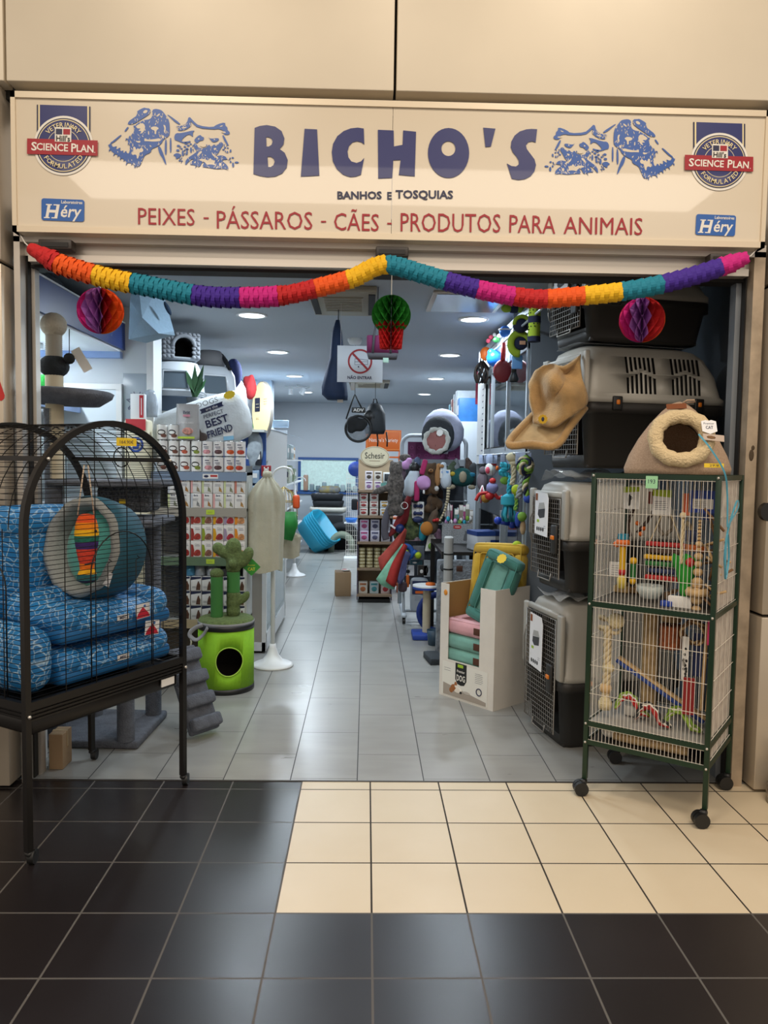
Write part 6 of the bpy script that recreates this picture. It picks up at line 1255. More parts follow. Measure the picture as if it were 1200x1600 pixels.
b = MB(); F = frame((0, 0, 0), (.62, -.78, 0), (0, 0, 1)); b.cyl(.30, -.02, .02, mat('lit_sign', 'efe2b4', .5, emit=.5), 36, F @ SCL(.62, 1, 1)); b.cyl(.308, -.024, .015, M_alu, 36, F @ SCL(.63, 1.01, 1)); b.loops([rrect(.11, .15, .01)], M_ink, F @ T(-.07, .06, .0215)); lines(b, F @ T(-.06, .06, .023), .10, .2, 2, -.03, .04, MATS['lit_sign']); lines(b, F @ T(-.06, -.1, .022), .1, .2, 2, 0, .03, mat('sign_gold', 'a8863a', .5)); lines(b, F @ T(.1, .06, .022), .1, .2, 3, 0, .08, MATS['sign_gold'])
tag(b.build('oval_sign'), 'glowing cream oval sign on the left wall above the shelves', 'sign', loc=at(410, 641, 4.75))
t = thing('product_rack', 'blue panel rack with a small top board on the counter behind the cloth sack', 'rack', (0, 0, 0))
b = MB(); b.bb((-1.30, 3.0, .712), (-.87, 3.03, 1.80), mat('unit_blue', '2a4f8f', .5)); b.build('panel', t); b = MB(); b.bb((-1.30, 2.88, 1.80), (-.87, 3.12, 1.82), M_shw); b.build('top_board', t)
for i, (px, py, Y, w_, h, c, lb) in enumerate(((398, 745, 2.97, .08, .11, '8fa5bb', 'pale blue grey box'), (398, 768, 2.97, .08, .10, '93a9be', 'second pale blue grey box'), (389, 715, 2.97, .06, .16, '3a5590', 'blue picture pack'), (404, 716, 2.97, .05, .12, '2a2c33', 'black and white picture pack'), (388, 752, 2.97, .04, .2, 'b4614a', 'orange pack'))):
    b = MB(); b.rbox((0, 0, 0), (w_, .05, h), .004, mat('pk_' + c, c, .4, noise=(18, .25)), seg=1); b.loops([rrect(w_ * .6, h * .35, .002)], M_paperw, frame((0, -.0256, h * .1), (1, 0, 0), (0, 0, 1))); tag(b.build('pet_product'), lb + ' on the blue divider behind the tall cloth sack', 'pack', 'packs behind the cloth sack', loc=at(px, py, Y))
b = MB(); b.rbox((0, 0, 0), (.075, .006, .085), .003, mat('brand_red', '9c1f2a', .5), seg=1); b.ell((0, -.003, .005), (.02, .002, .015), M_paperw, 10); b.ell((-.014, -.003, .022), (.006, .002, .01), M_paperw, 8); b.ell((.014, -.003, .022), (.006, .002, .01), M_paperw, 8); tag(b.build('hang_tag'), 'dark red square tag with a white cat shape above the cloth sack', 'tag', loc=at(416, 736, 2.25))

# ================================================================ COUNTER, COVERED BIRD CAGES
t = thing('glass_counter', 'low glass display counter with white frame beside the aisle on the left', 'counter', (0, 0, 0))
cxr = -.80; y0, y1 = 2.50, 3.95; zc = .69
b = MB(); b.bb((-1.40, y0, .06), (cxr - .02, y0 + .012, zc), mat('counter_beige', 'a8a297', .5)); b.build('front_panel', t)
b = MB(); b.bb((cxr - .008, y0 + .03, .16), (cxr, y1 - .03, zc - .03), mat('counter_glass', '7f9498', .06, trans=.0, metal=.35)); b.build('glass_side', t)
b = MB()
for a, c in (((cxr - .03, y0 - .005, .02), (cxr + .005, y0 + .03, zc)), ((cxr - .03, y1 - .03, .02), (cxr + .005, y1, zc)), ((cxr - .03, y0, .02), (cxr + .005, y1, .16)), ((cxr - .03, y0, zc - .03), (cxr + .005, y1, zc)), ((-1.40, y0 - .005, .02), (cxr, y0 + .02, .09)), ((-1.42, y0 - .005, .02), (-1.39, y0 + .03, zc))): b.bb(a, c, M_plw)
b.build('frame', t)
b = MB(); b.bb((-1.42, y0 - .01, zc), (cxr + .01, y1, zc + .02), M_plw); b.build('top', t)
b = MB(); b.bb((-1.40, y0 + .02, .0), (cxr - .03, y1 - .03, .06), M_dark); b.build('plinth', t)
M_sack = mat('sack_cloth', 'b2ad98', .9, noise=(9, .10), bump=(90, .3)); M_sack2 = mat('sack_cloth_tan', 'b0a68e', .9, noise=(9, .15))
def birdstand(label, x, y, h=1.62):
    t = thing('cage_stand', label, 'stand', (x, y, 0))
    b = MB(); b.lathe([(0, 0), (.155, 0), (.158, .012), (.14, .022), (.08, .045), (.045, .09), (.028, .14), (.024, .17), (0, .17)], M_plw, 28); b.build('base', t)
    b = MB(); b.tube([(0, 0, .15), (0, 0, h - .12)], .018, M_plw, 12); b.build('pole', t)
    b = MB(); b.tube(catrom([(0, 0, h - .13), (.0, 0, h - .05), (.06, -.02, h - .01), (.13, -.05, h - .02), (.15, -.05, h - .06)], 5), .008, M_plw, 8); b.build('hook_arm', t)
birdstand('white trumpet-foot stand under the pale cloth sack beside the counter', -.697, 2.13, 1.52)
def sackmesh(R, z0, z1, m, seed, tilt=0.0):
    random.seed(seed); ph = [random.uniform(0, 6) for _ in range(4)]; H = z1 - z0
    def fn(u, v):
        a = 2 * PI * u; t_ = v; rr = R * (1 - .0 * t_) if t_ < .72 else R * (max(.16, math.cos((t_ - .72) / .28 * 1.42)))
        fold = 1 + (.045 + .22 * max(0, t_ - .5)) * math.sin(9 * a + ph[0] + 2 * t_) + .04 * math.sin(5 * a + ph[1] + 4 * t_)
        return (rr * fold * math.cos(a) + tilt * t_, rr * .8 * fold * math.sin(a), z0 + H * t_ - (.012 * math.sin(3 * a + ph[2]) if t_ < .1 else 0))
    b = MB(); b.surf(fn, 56, 22, m, cu=True); return b
t = thing('cage_cover', 'pale cream cloth sack tied at the top over a hanging bird cage', 'cage cover', (at(413, 820, 2.0).x, 2.0, 0))
zt, zb = at(413, 743, 2.0).z, at(413, 891, 2.0).z
b = sackmesh(.128, zb, zt, M_sack, 2, .02); b.build('cloth', t); b = MB(); b.tube([(.02 + .024 * math.cos(2 * PI * i / 12), .024 * math.sin(2 * PI * i / 12), zt - .03) for i in range(12)], .006, M_sack, 6, True); b.lathe([(.02, zt - .03), (.036, zt + .0), (.03, zt + .03), (.0, zt + .035)], M_sack, 14, T(.02, 0, 0), wob=lambda a, z: 1 + .2 * math.sin(6 * a)); b.build('tied_top', t)
b = MB(); F = frame((0, 0, 0), (1, 0, 0), (0, 0, 1)); b.loops([[(-.062, 0), (0, -.062), (.062, 0), (0, .062)]], mat('cat_tag_green', '2f8a2a', .5), F, .003); b.text('CAT', mat('cat_tag_yellow', 'd9d23a', .5), F @ T(0, -.014, .0035), .05, .022, .02); b.text('Premier', MATS['cat_tag_yellow'], F @ T(0, .014, .0035), .05, .012); tag(b.build('cat_tag'), 'green diamond tag reading CAT hanging at the cactus scratcher', 'tag', loc=at(393, 886, 1.62), rz=.15)
t = thing('cage_cover', 'second cloth sack with a brass cage showing, behind the pale one', 'cage cover', (at(449, 820, 3.1).x - .02, 3.1, 0)); zt, zb = at(449, 828, 3.1).z, at(449, 888, 3.1).z
b = sackmesh(.13, zc + .03, zt, M_sack2, 5); b.build('cloth', t)
t = thing('brass_cage', 'round brass bird cage on top of the second cloth sack', 'cage', (at(447, 790, 3.1).x - .02, 3.1, at(447, 826, 3.1).z)); M_brass = mat('brass', 'b59a52', .3, .8)
b = MB()
for i in range(20): a = 2 * PI * i / 20; b.tube([(.12 * math.cos(a), .12 * math.sin(a), 0), (.12 * math.cos(a), .12 * math.sin(a), .24), (.085 * math.cos(a), .085 * math.sin(a), .32), (0, 0, .37)], .0022, M_brass, 4)
b.build('bar', t); b = MB()
for z in (.005, .12, .24): b.tube([(.121 * math.cos(2 * PI * i / 24), .121 * math.sin(2 * PI * i / 24), z) for i in range(24)], .004, M_brass, 5, True)
b.build('ring', t)
b = MB(); loft(b, [[(-.075, -.02, -.02), (.06, -.03, -.02), (.075, .03, -.02), (-.06, .03, -.02)], [(-.09, -.03, -.14), (.08, -.045, -.13), (.09, .04, -.13), (-.07, .04, -.14)], [(-.05, -.02, -.25), (.045, -.02, -.27), (.05, .02, -.26), (-.04, .02, -.25)]], mat('green_bag', '1c7c2c', .6, noise=(10, .2))); tag(b.build('green_bag'), 'green drawstring bag hanging in front of the second cloth sack', 'bag', loc=at(449, 796, 2.93))
b = MB(); b.rbox((0, 0, 0), (.06, .05, .12), .02, mat('orange_plastic', 'd9521f', .5)); tag(b.build('orange_feeder'), 'orange plastic feeder beside the brass cage', 'feeder', loc=at(463, 784, 3.02))
birdstand('white trumpet foot of a stand standing farther back past the counter', at(458, 890, 6.6).x, 6.75, 1.35)

# ================================================================ CACTUS SCRATCHER
t = thing('cactus_scratcher', 'lime green cat barrel with a cactus scratching post on top', 'cat furniture', (-.945, 1.55, 0), 0)
M_lime = mat('lime_fabric', '7fb51a', .8, noise=(40, .05)); M_cgreen = mat('cactus_plush', '5f6f3f', .97, noise=(60, .25), bump=(120, .8)); M_cs = mat('green_sisal', '3f7a3a', .9); M_gst = mat('grey_strap', '8a8a8c', .9)
BR = .188
b = MB(); b.lathe([(1e-4, .035), (BR, .035), (BR, .425), (1e-4, .425)], M_lime, 44); sh = b.build('barrel', t)
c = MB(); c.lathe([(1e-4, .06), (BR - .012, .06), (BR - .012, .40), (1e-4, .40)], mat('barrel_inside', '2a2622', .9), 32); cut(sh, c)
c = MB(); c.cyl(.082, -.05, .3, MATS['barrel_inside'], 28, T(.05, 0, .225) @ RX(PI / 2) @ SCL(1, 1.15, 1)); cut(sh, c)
b = MB(); b.tube([(.05 + .085 * math.cos(2 * PI * i / 32), -math.sqrt(BR * BR - (.05 + .085 * math.cos(2 * PI * i / 32)) ** 2) - .002, .225 + .097 * math.sin(2 * PI * i / 32)) for i in range(32)], .004, mat('lime_piping', 'a6cf4a', .8), 6, True); b.build('hole_piping', t)
b = MB(); b.lathe([(BR - .01, 0), (BR + .003, 0), (BR + .003, .036), (BR - .01, .036)], M_blkpl, 44); b.lathe([(1e-4, .0), (BR, .0)], M_blkpl, 44); b.build('bottom_band', t, 'black band')
b = MB(); b.lathe([(BR - .01, .425), (BR + .003, .425), (BR + .003, .462), (BR - .01, .462)], M_blkpl, 44); b.build('top_band', t, 'black band')
b = MB(); b.lathe([(BR + .002, .462), (BR + .004, .472), (BR, .475)], M_gst, 44); b.lathe([(BR, .472), (BR - .01, .49), (.1, .497), (1e-4, .498)], M_cgreen, 44); b.build('lid', t, 'green plush lid')
b = MB(); b.cyl(.040, .49, .79, M_cs, 20, T(-.06, -.02, 0)); b.lathe(ribs(.040, .50, .77, .007, .002), M_cs, 20, T(-.06, -.02, 0)); b.ell((-.06, -.02, .79), (.048, .048, .038), M_cgreen, 14); b.build('short_post', t)
b = MB(); b.lathe(ribs(.043, .66, .80, .007, .002), M_cs, 20, T(.045, .02, 0)); b.build('sisal_band', t)
blob('cactus', [(.045, .02, .53, .05, .05, .06), (.045, .02, .59, .05, .05, .07), (.045, .02, .64, .05, .05, .05), (.09, .02, .60, .05, .026, .026, 0, -.15, 0), (.125, .02, .625, .028, .026, .05, 0, .55, 0)], M_cgreen, t, .009, smooth=6)
blob('cactus', [(.045, .02, .835, .054, .05, .06), (.045, .02, .90, .056, .05, .08), (.045, .02, .965, .056, .05, .07), (-.015, .02, .93, .06, .04, .04, 0, .25, 0), (-.06, .02, .96, .042, .038, .042), (.105, .02, .87, .06, .038, .04, 0, -.45, 0), (.145, .02, .92, .038, .036, .055, 0, .25, 0), (.05, -.03, .86, .034, .034, .032)], M_cgreen, t, .009, smooth=6)
b = MB(); b.tube(catrom([(-.13, -.14, .465), (-.185, -.14, .44), (-.215, -.15, .40), (-.17, -.17, .37), (-.125, -.165, .40), (-.09, -.178, .455)], 6), .016, M_gst, 6, flat=.35); b.build('carry_strap', t, 'grey felt carry strap')
b = MB(); b.tube(catrom([(-.19, .0, .42), (-.24, -.04, .40), (-.22, -.08, .33), (-.25, -.05, .26)], 5), .006, mat('pale_cord', 'c9c2b4', .7), 5); b.build('cord', t)
# ================================================================ BACK OF THE SHOP
z0, z1 = at(515, 766, YB).z, at(515, 719, YB).z; x0, x1 = at(466, 742, YB).x, at(560, 742, YB).x
b = MB(); M_wf = mat('window_blue', '1f4a86', .45)
for a, c in (((x0, YB - .05, z0 - .05), (x1, YB + .005, z0)), ((x0, YB - .05, z1), (x1, YB + .005, z1 + .05)), ((x0, YB - .05, z0), (x0 + .05, YB + .005, z1)), ((x1 - .05, YB - .05, z0), (x1, YB + .005, z1))): b.bb(a, c, M_wf)
b.bb((x0 + .05, YB - .02, z0), (x1 - .05, YB - .01, z1), mat('frosted_glass', 'b9d2cd', .3, emit=.28, noise=(30, .12), bump=(60, .5))); struct('window_1', b)
t = thing('back_counter', 'grey low cupboard along the back wall under the blue framed window', 'cabinet', (0, 0, 0))
b = MB(); b.bb((x0 - .1, YB - .30, 0), (x1 + .1, YB - .06, z0 - .06), mat('cupboard_grey', 'a4abb2', .6)); b.build('body', t); b = MB(); b.bb((x0 - .1, YB - .34, z0 - .06), (x1 + .1, YB - .06, z0 - .03), mat('window_blue', '1f4a86')); b.build('top', t)
random.seed(9)
for i in range(9):
    x = x0 + .16 + i * .115; h = (.34, .16, .13, .2, .14, .17, .15, .18, .13)[i]; c = ('a3826c', '6f8286', '5c7074', '7d9196', '87999a', '7a8f95', '93a3a5', '758a8e', '8fa0a0')[i]
    b = MB(); b.rbox((0, 0, h / 2), (.085, .08, h * .86), .015, mat('btl_' + c, c, .35), seg=2); b.cyl(.018, h * .9, h, M_plw, 10)
    tag(b.build('bottle'), f'{("tall brown", "grey", "dark grey", "pale grey", "grey", "pale grey", "pale", "grey", "pale")[i]} bottle on the back counter under the window, {ORD[i]} from the left', 'bottle', 'bottles on the back counter', loc=(x, YB - .2, z0 - .03))
# nested turquoise dog basins
M_turq = mat('turquoise_plastic', '1f93b3', .4); M_turqi = mat('turquoise_inside', '2aa3c0', .4)
Mx = T(*gnd(496, 863)) @ RZ(-.35) @ RY(math.radians(52)) 
b = MB(); prof_ = [rr3(-.29, .29, .46, .14, 0), rr3(-.33, .33, .52, .16, .20), rr3(-.335, .335, .53, .165, .21), rr3(-.31, .31, .50, .15, .21), rr3(-.27, .27, .44, .13, .02)]
loft(b, prof_, M_turq); basin = b.mesh('basin')
for i in range(5):
    o = bpy.data.objects.new('dog_basin', basin); COL.objects.link(o); M = Mx @ T(-.30, 0, .0 + i * .045) @ T(0, 0, .05); o.matrix_world = M
    tag(o, 'turquoise plastic dog basin nested in a leaning pile, ' + ('outermost', 'second from outside', 'middle one', 'second from inside', 'innermost')[i], 'dog basin', 'turquoise dog basins'); 
def lift(names, z=0.002):
    lo = 9
    for o in names:
        for v in o.data.vertices: lo = min(lo, (o.matrix_world @ v.co).z)
    for o in names: o.location.z += z - lo
bpy.context.view_layer.update(); lift([o for o in COL.objects if o.name.startswith('dog_basin')])
# pile of dog beds
M_bedk = mat('black_bed', '15171b', .8); M_bedg = mat('grey_green_bed', '77806f', .85); M_pat = mat('patterned_cushion', '7f7f80', .85, var2=('2b2f3a', 14, 1))
def bowlbed(label, x, y, z, w, d, h, m, m2=None):
    t = thing('dog_bed', label, 'dog bed', (x, y, z)); b = MB(); loft(b, [rr3(-w * .46, w * .46, d * .92, .1, 0), rr3(-w / 2, w / 2, d, .12, h * .8), rr3(-w * .48, w * .48, d * .96, .12, h), rr3(-w * .4, w * .4, d * .8, .1, h), rr3(-w * .36, w * .36, d * .7, .1, h * .3)], m); b.build('rim', t)
    if m2: b = MB(); b.rbox((0, 0, h * .75), (w * .78, d * .76, h * .7), .05, m2, seg=2, n=3, puff=.02); b.build('cushion', t)
X0 = at(512, 800, 9.9).x
b = MB(); b.rbox((0, 0, .17), (.60, .42, .34), .02, mat('crate_grey', '6f7478', .5), seg=1); b.rbox((.1, -.215, .19), (.3, .01, .2), .01, M_bedk, seg=1); tag(b.build('storage_crate'), 'grey crate carrying the pile of dog beds at the back', 'crate', loc=(X0 + .02, 10.15, .32)); b = MB(); b.rbox((0, 0, .16), (.7, .46, .32), .02, M_bedk, seg=1); tag(b.build('storage_crate'), 'black crate on the floor under the grey crate at the back', 'crate', loc=(X0 + .02, 10.15, 0))
bowlbed('cream rimmed bed just above the grey crate in the back pile', X0, 10.12, .662, .66, .46, .085, mat('cream_rim', 'c9c5ba', .7))
bowlbed('lower black dog bed in the back pile', X0, 10.12, .752, .56, .42, .11, M_bedk)
bowlbed('upper black dog bed with patterned cushion on the back pile', X0 - .02, 10.12, .866, .58, .42, .12, M_bedk, M_pat)
b = MB(); b.rbox((0, 0, .06), (.36, .3, .12), .05, mat('grey_yellow_cushion', '8a7a3c', .85, var2=('5d6268', 9, 1)), seg=2, puff=.02); tag(b.build('cushion'), 'grey and yellow patterned cushion topmost on the back pile', 'cushion', loc=(X0 + .02, 10.12, .995))
for r, w_, y, m, lb in ((.36, .13, 9.78, M_bedk, 'large black arched dog bed standing on edge at the back'), (.23, .10, 9.60, M_bedg, 'grey green arched bed standing inside the black arch')):
    b = MB(); R = []
    for i in range(15):
        a = PI * i / 14; c, s = math.cos(a), math.sin(a); R.append([((r - w_ * q) * c, yy, (r - w_ * q) * s * 1.12 + .10 * (1 if 0 < i < 14 else 0)) for q, yy in ((0, -.07), (0, .07), (1, .07), (1, -.07))])
    loft(b, R, m); tag(b.build('arched_bed'), lb, 'dog bed', loc=(at(534, 850, y).x, y, 0.0))
b = MB(); b.lathe([(0, 0), (.07, 0), (.10, .07), (.095, .07), (.065, .01), (0, .01)], mat('bowl_blue', '2a6fc4', .4), 18); tag(b.build('dog_bowl'), 'bright blue bowl on the white wire rack at the back', 'bowl', loc=at(546, 812, 8.6))
t = thing('wire_rack', 'white wire rack standing at the back left of the beige product stand', 'rack', (at(551, 800, 8.6).x, 8.6, 0)); zr = at(551, 738, 8.6).z
b = MB()
for i in range(7): b.tube([(-.10 + i * .033, 0, .05), (-.10 + i * .033, 0, zr)], .004, M_ww, 4)
for i in range(18): b.tube([(-.10, 0, .08 + i * (zr - .1) / 17), (.10, 0, .08 + i * (zr - .1) / 17)], .004, M_ww, 4)
b.build('wire_panel', t); b = MB(); b.bb((-.13, -.2, 0), (.13, .1, .04), M_plw); b.build('base', t); b = MB(); b.bb((-.13, -.2, at(546, 815, 8.6).z - .02), (.13, -.005, at(546, 815, 8.6).z - .005), M_plw); b.build('shelf', t)
bpy.data.objects['dog_bowl'].location = (t.location.x - .02, 8.5, at(546, 815, 8.6).z - .004)
b = MB(); b.lathe([(0, -.02), (.11, -.02), (.12, 0), (.11, .02), (0, .02)], mat('disc_blue', '27408f', .4), 22, RX(PI / 2)); tag(b.build('disc_toy'), 'dark blue round disc hanging on the white wire rack', 'toy', loc=(t.location.x + .04, 8.57, at(560, 733, 8.6).z))
b = MB(); b.rbox((0, 0, 0), (.10, .05, .18), .03, M_bedk, seg=2); b.rbox((.06, -.01, -.02), (.03, .05, .14), .01, mat('toy_orange', 'd8681c'), seg=1); tag(b.build('black_pack'), 'black and orange pack hanging on the white wire rack', 'pack', loc=(t.location.x + .03, 8.56, at(552, 788, 8.6).z))
# carton
t = thing('carton', 'plain brown carton on the floor left of the beige product stand', 'box', (at(535, 932, 5.2).x, 5.28, 0), .1)
b = MB(); b.rbox((0, 0, .14), (.18, .20, .28), .004, mat('kraft', '8f7352', .8), seg=1); b.build('body', t); b = MB(); b.bb((-.085, -.09, .281), (.085, .09, .284), mat('kraft_dark', '6d563c', .8)); b.build('flap', t)
b = MB(); b.ell((0, 0, 0), (.05, .03, .012), M_paperw, 12); b.ell((-.01, 0, .008), (.035, .02, .006), MR, 10); tag(b.build('shoe_sole'), 'small white and red item lying on the brown carton', 'item', loc=(at(540, 897, 5.25).x, 5.26, .297))
# ---- cardboard product stand with oval header
SX, SYd = -.093, 4.78; SWi = .392
M_cb = mat('stand_board', 'b39c7e', .75); M_cbd = mat('stand_wood', '86705a', .7)
t = thing('product_stand', 'beige cardboard stand of cat food with a cream oval header', 'display stand', (SX, SYd, 0))
Zs = [at(585, y, SYd).z for y in (943, 929, 888, 847, 806, 766)]; ztop = at(585, 718, SYd).z
b = MB(); b.bb((0, .30, .03), (SWi, .31, ztop), M_cb); b.build('back_panel', t)
for x in (0, SWi - .012): b = MB(); b.bb((x, .02, .03), (x + .012, .30, Zs[5]), mat('stand_side', '5d5462', .7, noise=(14, .3))); b.build('side_panel', t)
for z in Zs[1:]: b = MB(); b.bb((.0, 0, z - .025), (SWi, .30, z), M_cbd); b.build('shelf', t)
b = MB(); b.bb((0.02, .02, 0), (SWi - .02, .28, .04), M_dark); b.build('base', t)
b = MB(); cz = at(589, 713, SYd).z; F = frame((SWi * .47, .295, cz), (1, 0, 0), (0, 0, 1)); b.loops([ellp(0, 0, .165, .115, 32)], mat('header_cream', 'c9bea0', .6), F, .012); b.tube([(x, y, .012) for x, y in ellp(0, 0, .155, .105, 32)], .003, M_cbd, 4, True, F); b.text('Schesir', mat('header_black', '1a1a1a', .5), F @ T(0, .01, .0135), .225, .07, .005); b.loops([rrect(.12, .006, .001)], M_cbd, F @ T(0, -.05, .0135)); b.build('oval_header', t, 'cream oval header with black lettering')
random.seed(4)
def pack(x, y, z, w_, d_, h, c, c2, label, group, rx=0.0, nm='cat_food_pack'):
    b = MB(); b.rbox((0, 0, h / 2), (w_, d_, h), .004, mat('fp_' + c, c, .45), seg=1); F = frame((0, -d_ / 2 - .0006, h / 2), (1, 0, 0), (0, 0, 1)); m2 = mat('fp2_' + c2, c2, .5, noise=(40, .4))
    b.ell((0, -h * .12, 0), (w_ * .32, h * .22, .001), m2, 10, F); b.loops([[(-w_ * .35, h * .2), (w_ * .35, h * .2), (w_ * .35, h * .36), (-w_ * .35, h * .36)]], m2, F)
    tag(b.build(nm), label, 'pet food', group, loc=(SX + x, SYd + y, z), rz=rx)
for i in range(3): pack(.07 + i * .125, .09, Zs[1] + .001, .10, .07, .135, ('cfc8bb', 'b8c4c4', 'c9b3ad')[i], ('b0683a', '3f8f94', 'a52a30')[i], ('beige and brown', 'pale teal', 'pale red')[i] + ' food pack on the lowest shelf of the beige stand', 'packs on the lowest stand shelf')
for c in range(4):
    for r in range(6):
        b = MB(); b.lathe([(0, 0), (.036, 0), (.037, .003), (.037, .034), (.034, .037), (0, .037)], mat('gold_tin', '8a7a4e', .35, .4), 14); b.lathe([(.0375, .008), (.0375, .028)], mat('gold_label', 'c9bd96', .5, noise=(60, .4)), 14)
        tag(b.build('small_tin'), f'small gold tin, {ORD[c]} column from the left, {ORD[r]} from the bottom, beige stand', 'food tin', 'gold tins on the beige stand', loc=(SX + .055 + c * .085, SYd + .06, Zs[2] + .001 + r * .0375))
for r in range(2):
    for c in range(3): pack(.075 + c * .12, .07, Zs[3] + .001 + r * .125, .10, .06, .123, ('c3b6c9', 'bdb9c4', 'b3b0b8')[c], ('b04a7a', '5a5a78', '3c3c4c')[c], f'{("lilac and pink", "lilac and grey", "grey and navy")[c]} cat pouch box, {("lower", "upper")[r]} row, fourth stand shelf', 'pouch boxes on the beige stand')
for c in range(3):
    for r in range(3 if c < 2 else 2): pack(.065 + c * .115, .07, Zs[4] + .001 + r * .083, .095, .06, .081, ('d1ccc4', 'c9c3bb', 'c6ccd0')[c], ('9c3a38', '8f4a44', 'b58a3a')[c], f'{("white and red", "cream and red", "white and gold")[c]} food box, {ORD[r]} from the bottom on the fifth stand shelf', 'food boxes on the beige stand')
for c in range(2):
    for r in range(2): pack(.12 + c * .10, .07, Zs[5] + .001 + r * .105, .085, .05, .103, ('d6cfd4', 'd3ccc2')[c], ('8a6a94', '4a3c34')[r], f'{("lilac", "brown")[r]} cat picture pack, {("left", "right")[c]} in the {("lower", "upper")[r]} row on the stand top', 'cat picture packs on the stand top')
b = MB(); b.rbox((0, 0, .06), (.13, .03, .115), .01, M_plw, seg=1); b.rbox((0, -.016, .06), (.095, .004, .08), .004, mat('screen_grey', '3c4146', .2), seg=1); tag(b.build('photo_frame'), 'white framed small screen on top of the beige stand', 'screen', loc=(at(608, 740, SYd).x, SYd + .1, Zs[5] + .12)); bpy.data.objects['photo_frame'].location.z = Zs[5] + .08
b = MB(); b.bb((-.09, -.06, 0), (.09, .10, .079), mat('stand_teal', '5b8f86', .5)); tag(b.build('teal_box'), 'teal box under the small screen on the beige stand', 'box', loc=(at(608, 760, SYd).x, SYd + .1, Zs[5] + .0005))
# ---- orange shelf behind
t = thing('orange_shelf', "orange shelf unit with lettered orange header behind the beige stand", 'shelf', (at(599, 700, 5.5).x, 5.5, 0)); M_or = mat('orange_board', 'c9601c', .55)
zh, zb = at(599, 672, 5.5).z, at(599, 705, 5.5).z
b = MB(); b.rbox((0, 0, (zh + zb) / 2), (.42, .06, zh - zb), .006, M_or, seg=1); F = frame((0, -.031, (zh + zb) / 2), (1, 0, 0), (0, 0, 1)); b.text("Nature's Variety", M_wv, F @ T(0, .0, .001), .34, .06); b.tube([(x, y, 0) for x, y in rrect(.39, zh - zb - .04, .005)], .003, mat('orange_line', 'e89a5a', .5), 4, True, F); b.build('header', t)
for x in (-.21, .19): b = MB(); b.bb((x, -.02, 0), (x + .02, .25, zb), M_or); b.build('side_panel', t)
for z in (zb - .06, 1.25, .9, .5, .1): b = MB(); b.bb((-.19, 0, z - .02), (.19, .25, z), M_or); b.build('shelf', t)
for i in range(4): b = MB(); b.rbox((0, 0, .07), (.07, .06, .14), .01, mat('fp_' + ('c9a08a', 'b98a6a', 'c4b09a', 'a8785a')[i], ('c9a08a', 'b98a6a', 'c4b09a', 'a8785a')[i], .5), seg=1); tag(b.build('food_bag'), 'tan food bag on the orange shelf, ' + ORD[i] + ' from the left', 'bag', 'tan bags on the orange shelf', loc=(t.location.x - .135 + i * .09, 5.6, 1.251))
# ---- far left product shelf
t = thing('wall_product_shelf', 'white shelf with a slanted clear top full of packets far along the left wall', 'shelf', (0, 0, 0))
b = MB(); b.bb((-1.34, 6.2, 0), (-1.30, 8.6, 2.0), M_plw); b.build('back_panel', t); b = MB(); b.bb((-1.30, 6.2, 0), (-1.02, 6.22, 1.95), M_plw); b.build('end_panel', t)
for z in (.3, .62, .94, 1.26, 1.58): b = MB(); b.bb((-1.30, 6.22, z - .02), (-1.02, 8.6, z), M_plw); b.build('shelf_board', t)
b = MB(); b.add([(-1.30, 6.15, 1.98), (-1.30, 6.9, 1.98), (-.86, 6.9, 1.86), (-.86, 6.15, 1.86)], [(0, 1, 2, 3)], mat('pale_canopy', 'b9d3ea', .3)); b.rbox((-1.1, 6.2, 2.03), (.2, .05, .09), .005, mat('pale_canopy', 'b9d3ea'), seg=1); b.build('canopy', t, 'pale blue slanted canopy')
random.seed(21)
for zi, z in enumerate((.3, .62, .94, 1.26, 1.58)):
    for i in range(4):
        c = random.choice(('b9c2b4', '8d9a7e', 'c7c9cc', '5f6f7c', 'b08a5c', 'c9ccd0', '94a6a8', '7a3f3a')); h = random.uniform(.18, .25)
        b = MB(); b.rbox((0, 0, h / 2), (.14, .30, h), .02, mat('wp_' + c, c, .4, noise=(25, .3)), seg=1); b.rbox((.071, 0, h * .6), (.003, .16, h * .3), .001, M_paperw, seg=1); b.rbox((0, -.151, h * .55), (.09, .003, h * .35), .001, (M_paperw, M_ink)[i % 2], seg=1)
        tag(b.build('pet_packet'), f'packet on the far white wall shelf, {ORD[zi]} shelf from the bottom, {ORD[i]} from the front', 'packet', 'packets on the far wall shelf', loc=(-1.12 + random.uniform(-.02, .03), 6.42 + i * .42, z + .001))
b = MB(); b.tube([(0, 0, 0), (0, 0, -.03)], .012, M_plw, 8); b.tube([(-.18, 0, -.03), (.18, 0, -.03)], .012, M_plw, 8); b.cyl(.035, -.15, -.05, M_plw, 14, T(.12, 0, 0) @ RY(.4)); b.cyl(.03, -.14, -.05, M_plw, 14, T(-.1, 0, 0)); tag(b.build('spot_rail'), 'white spotlight rail on the ceiling above the far left shelf', 'ceiling light', loc=(-1.02, 7.6, CZ))

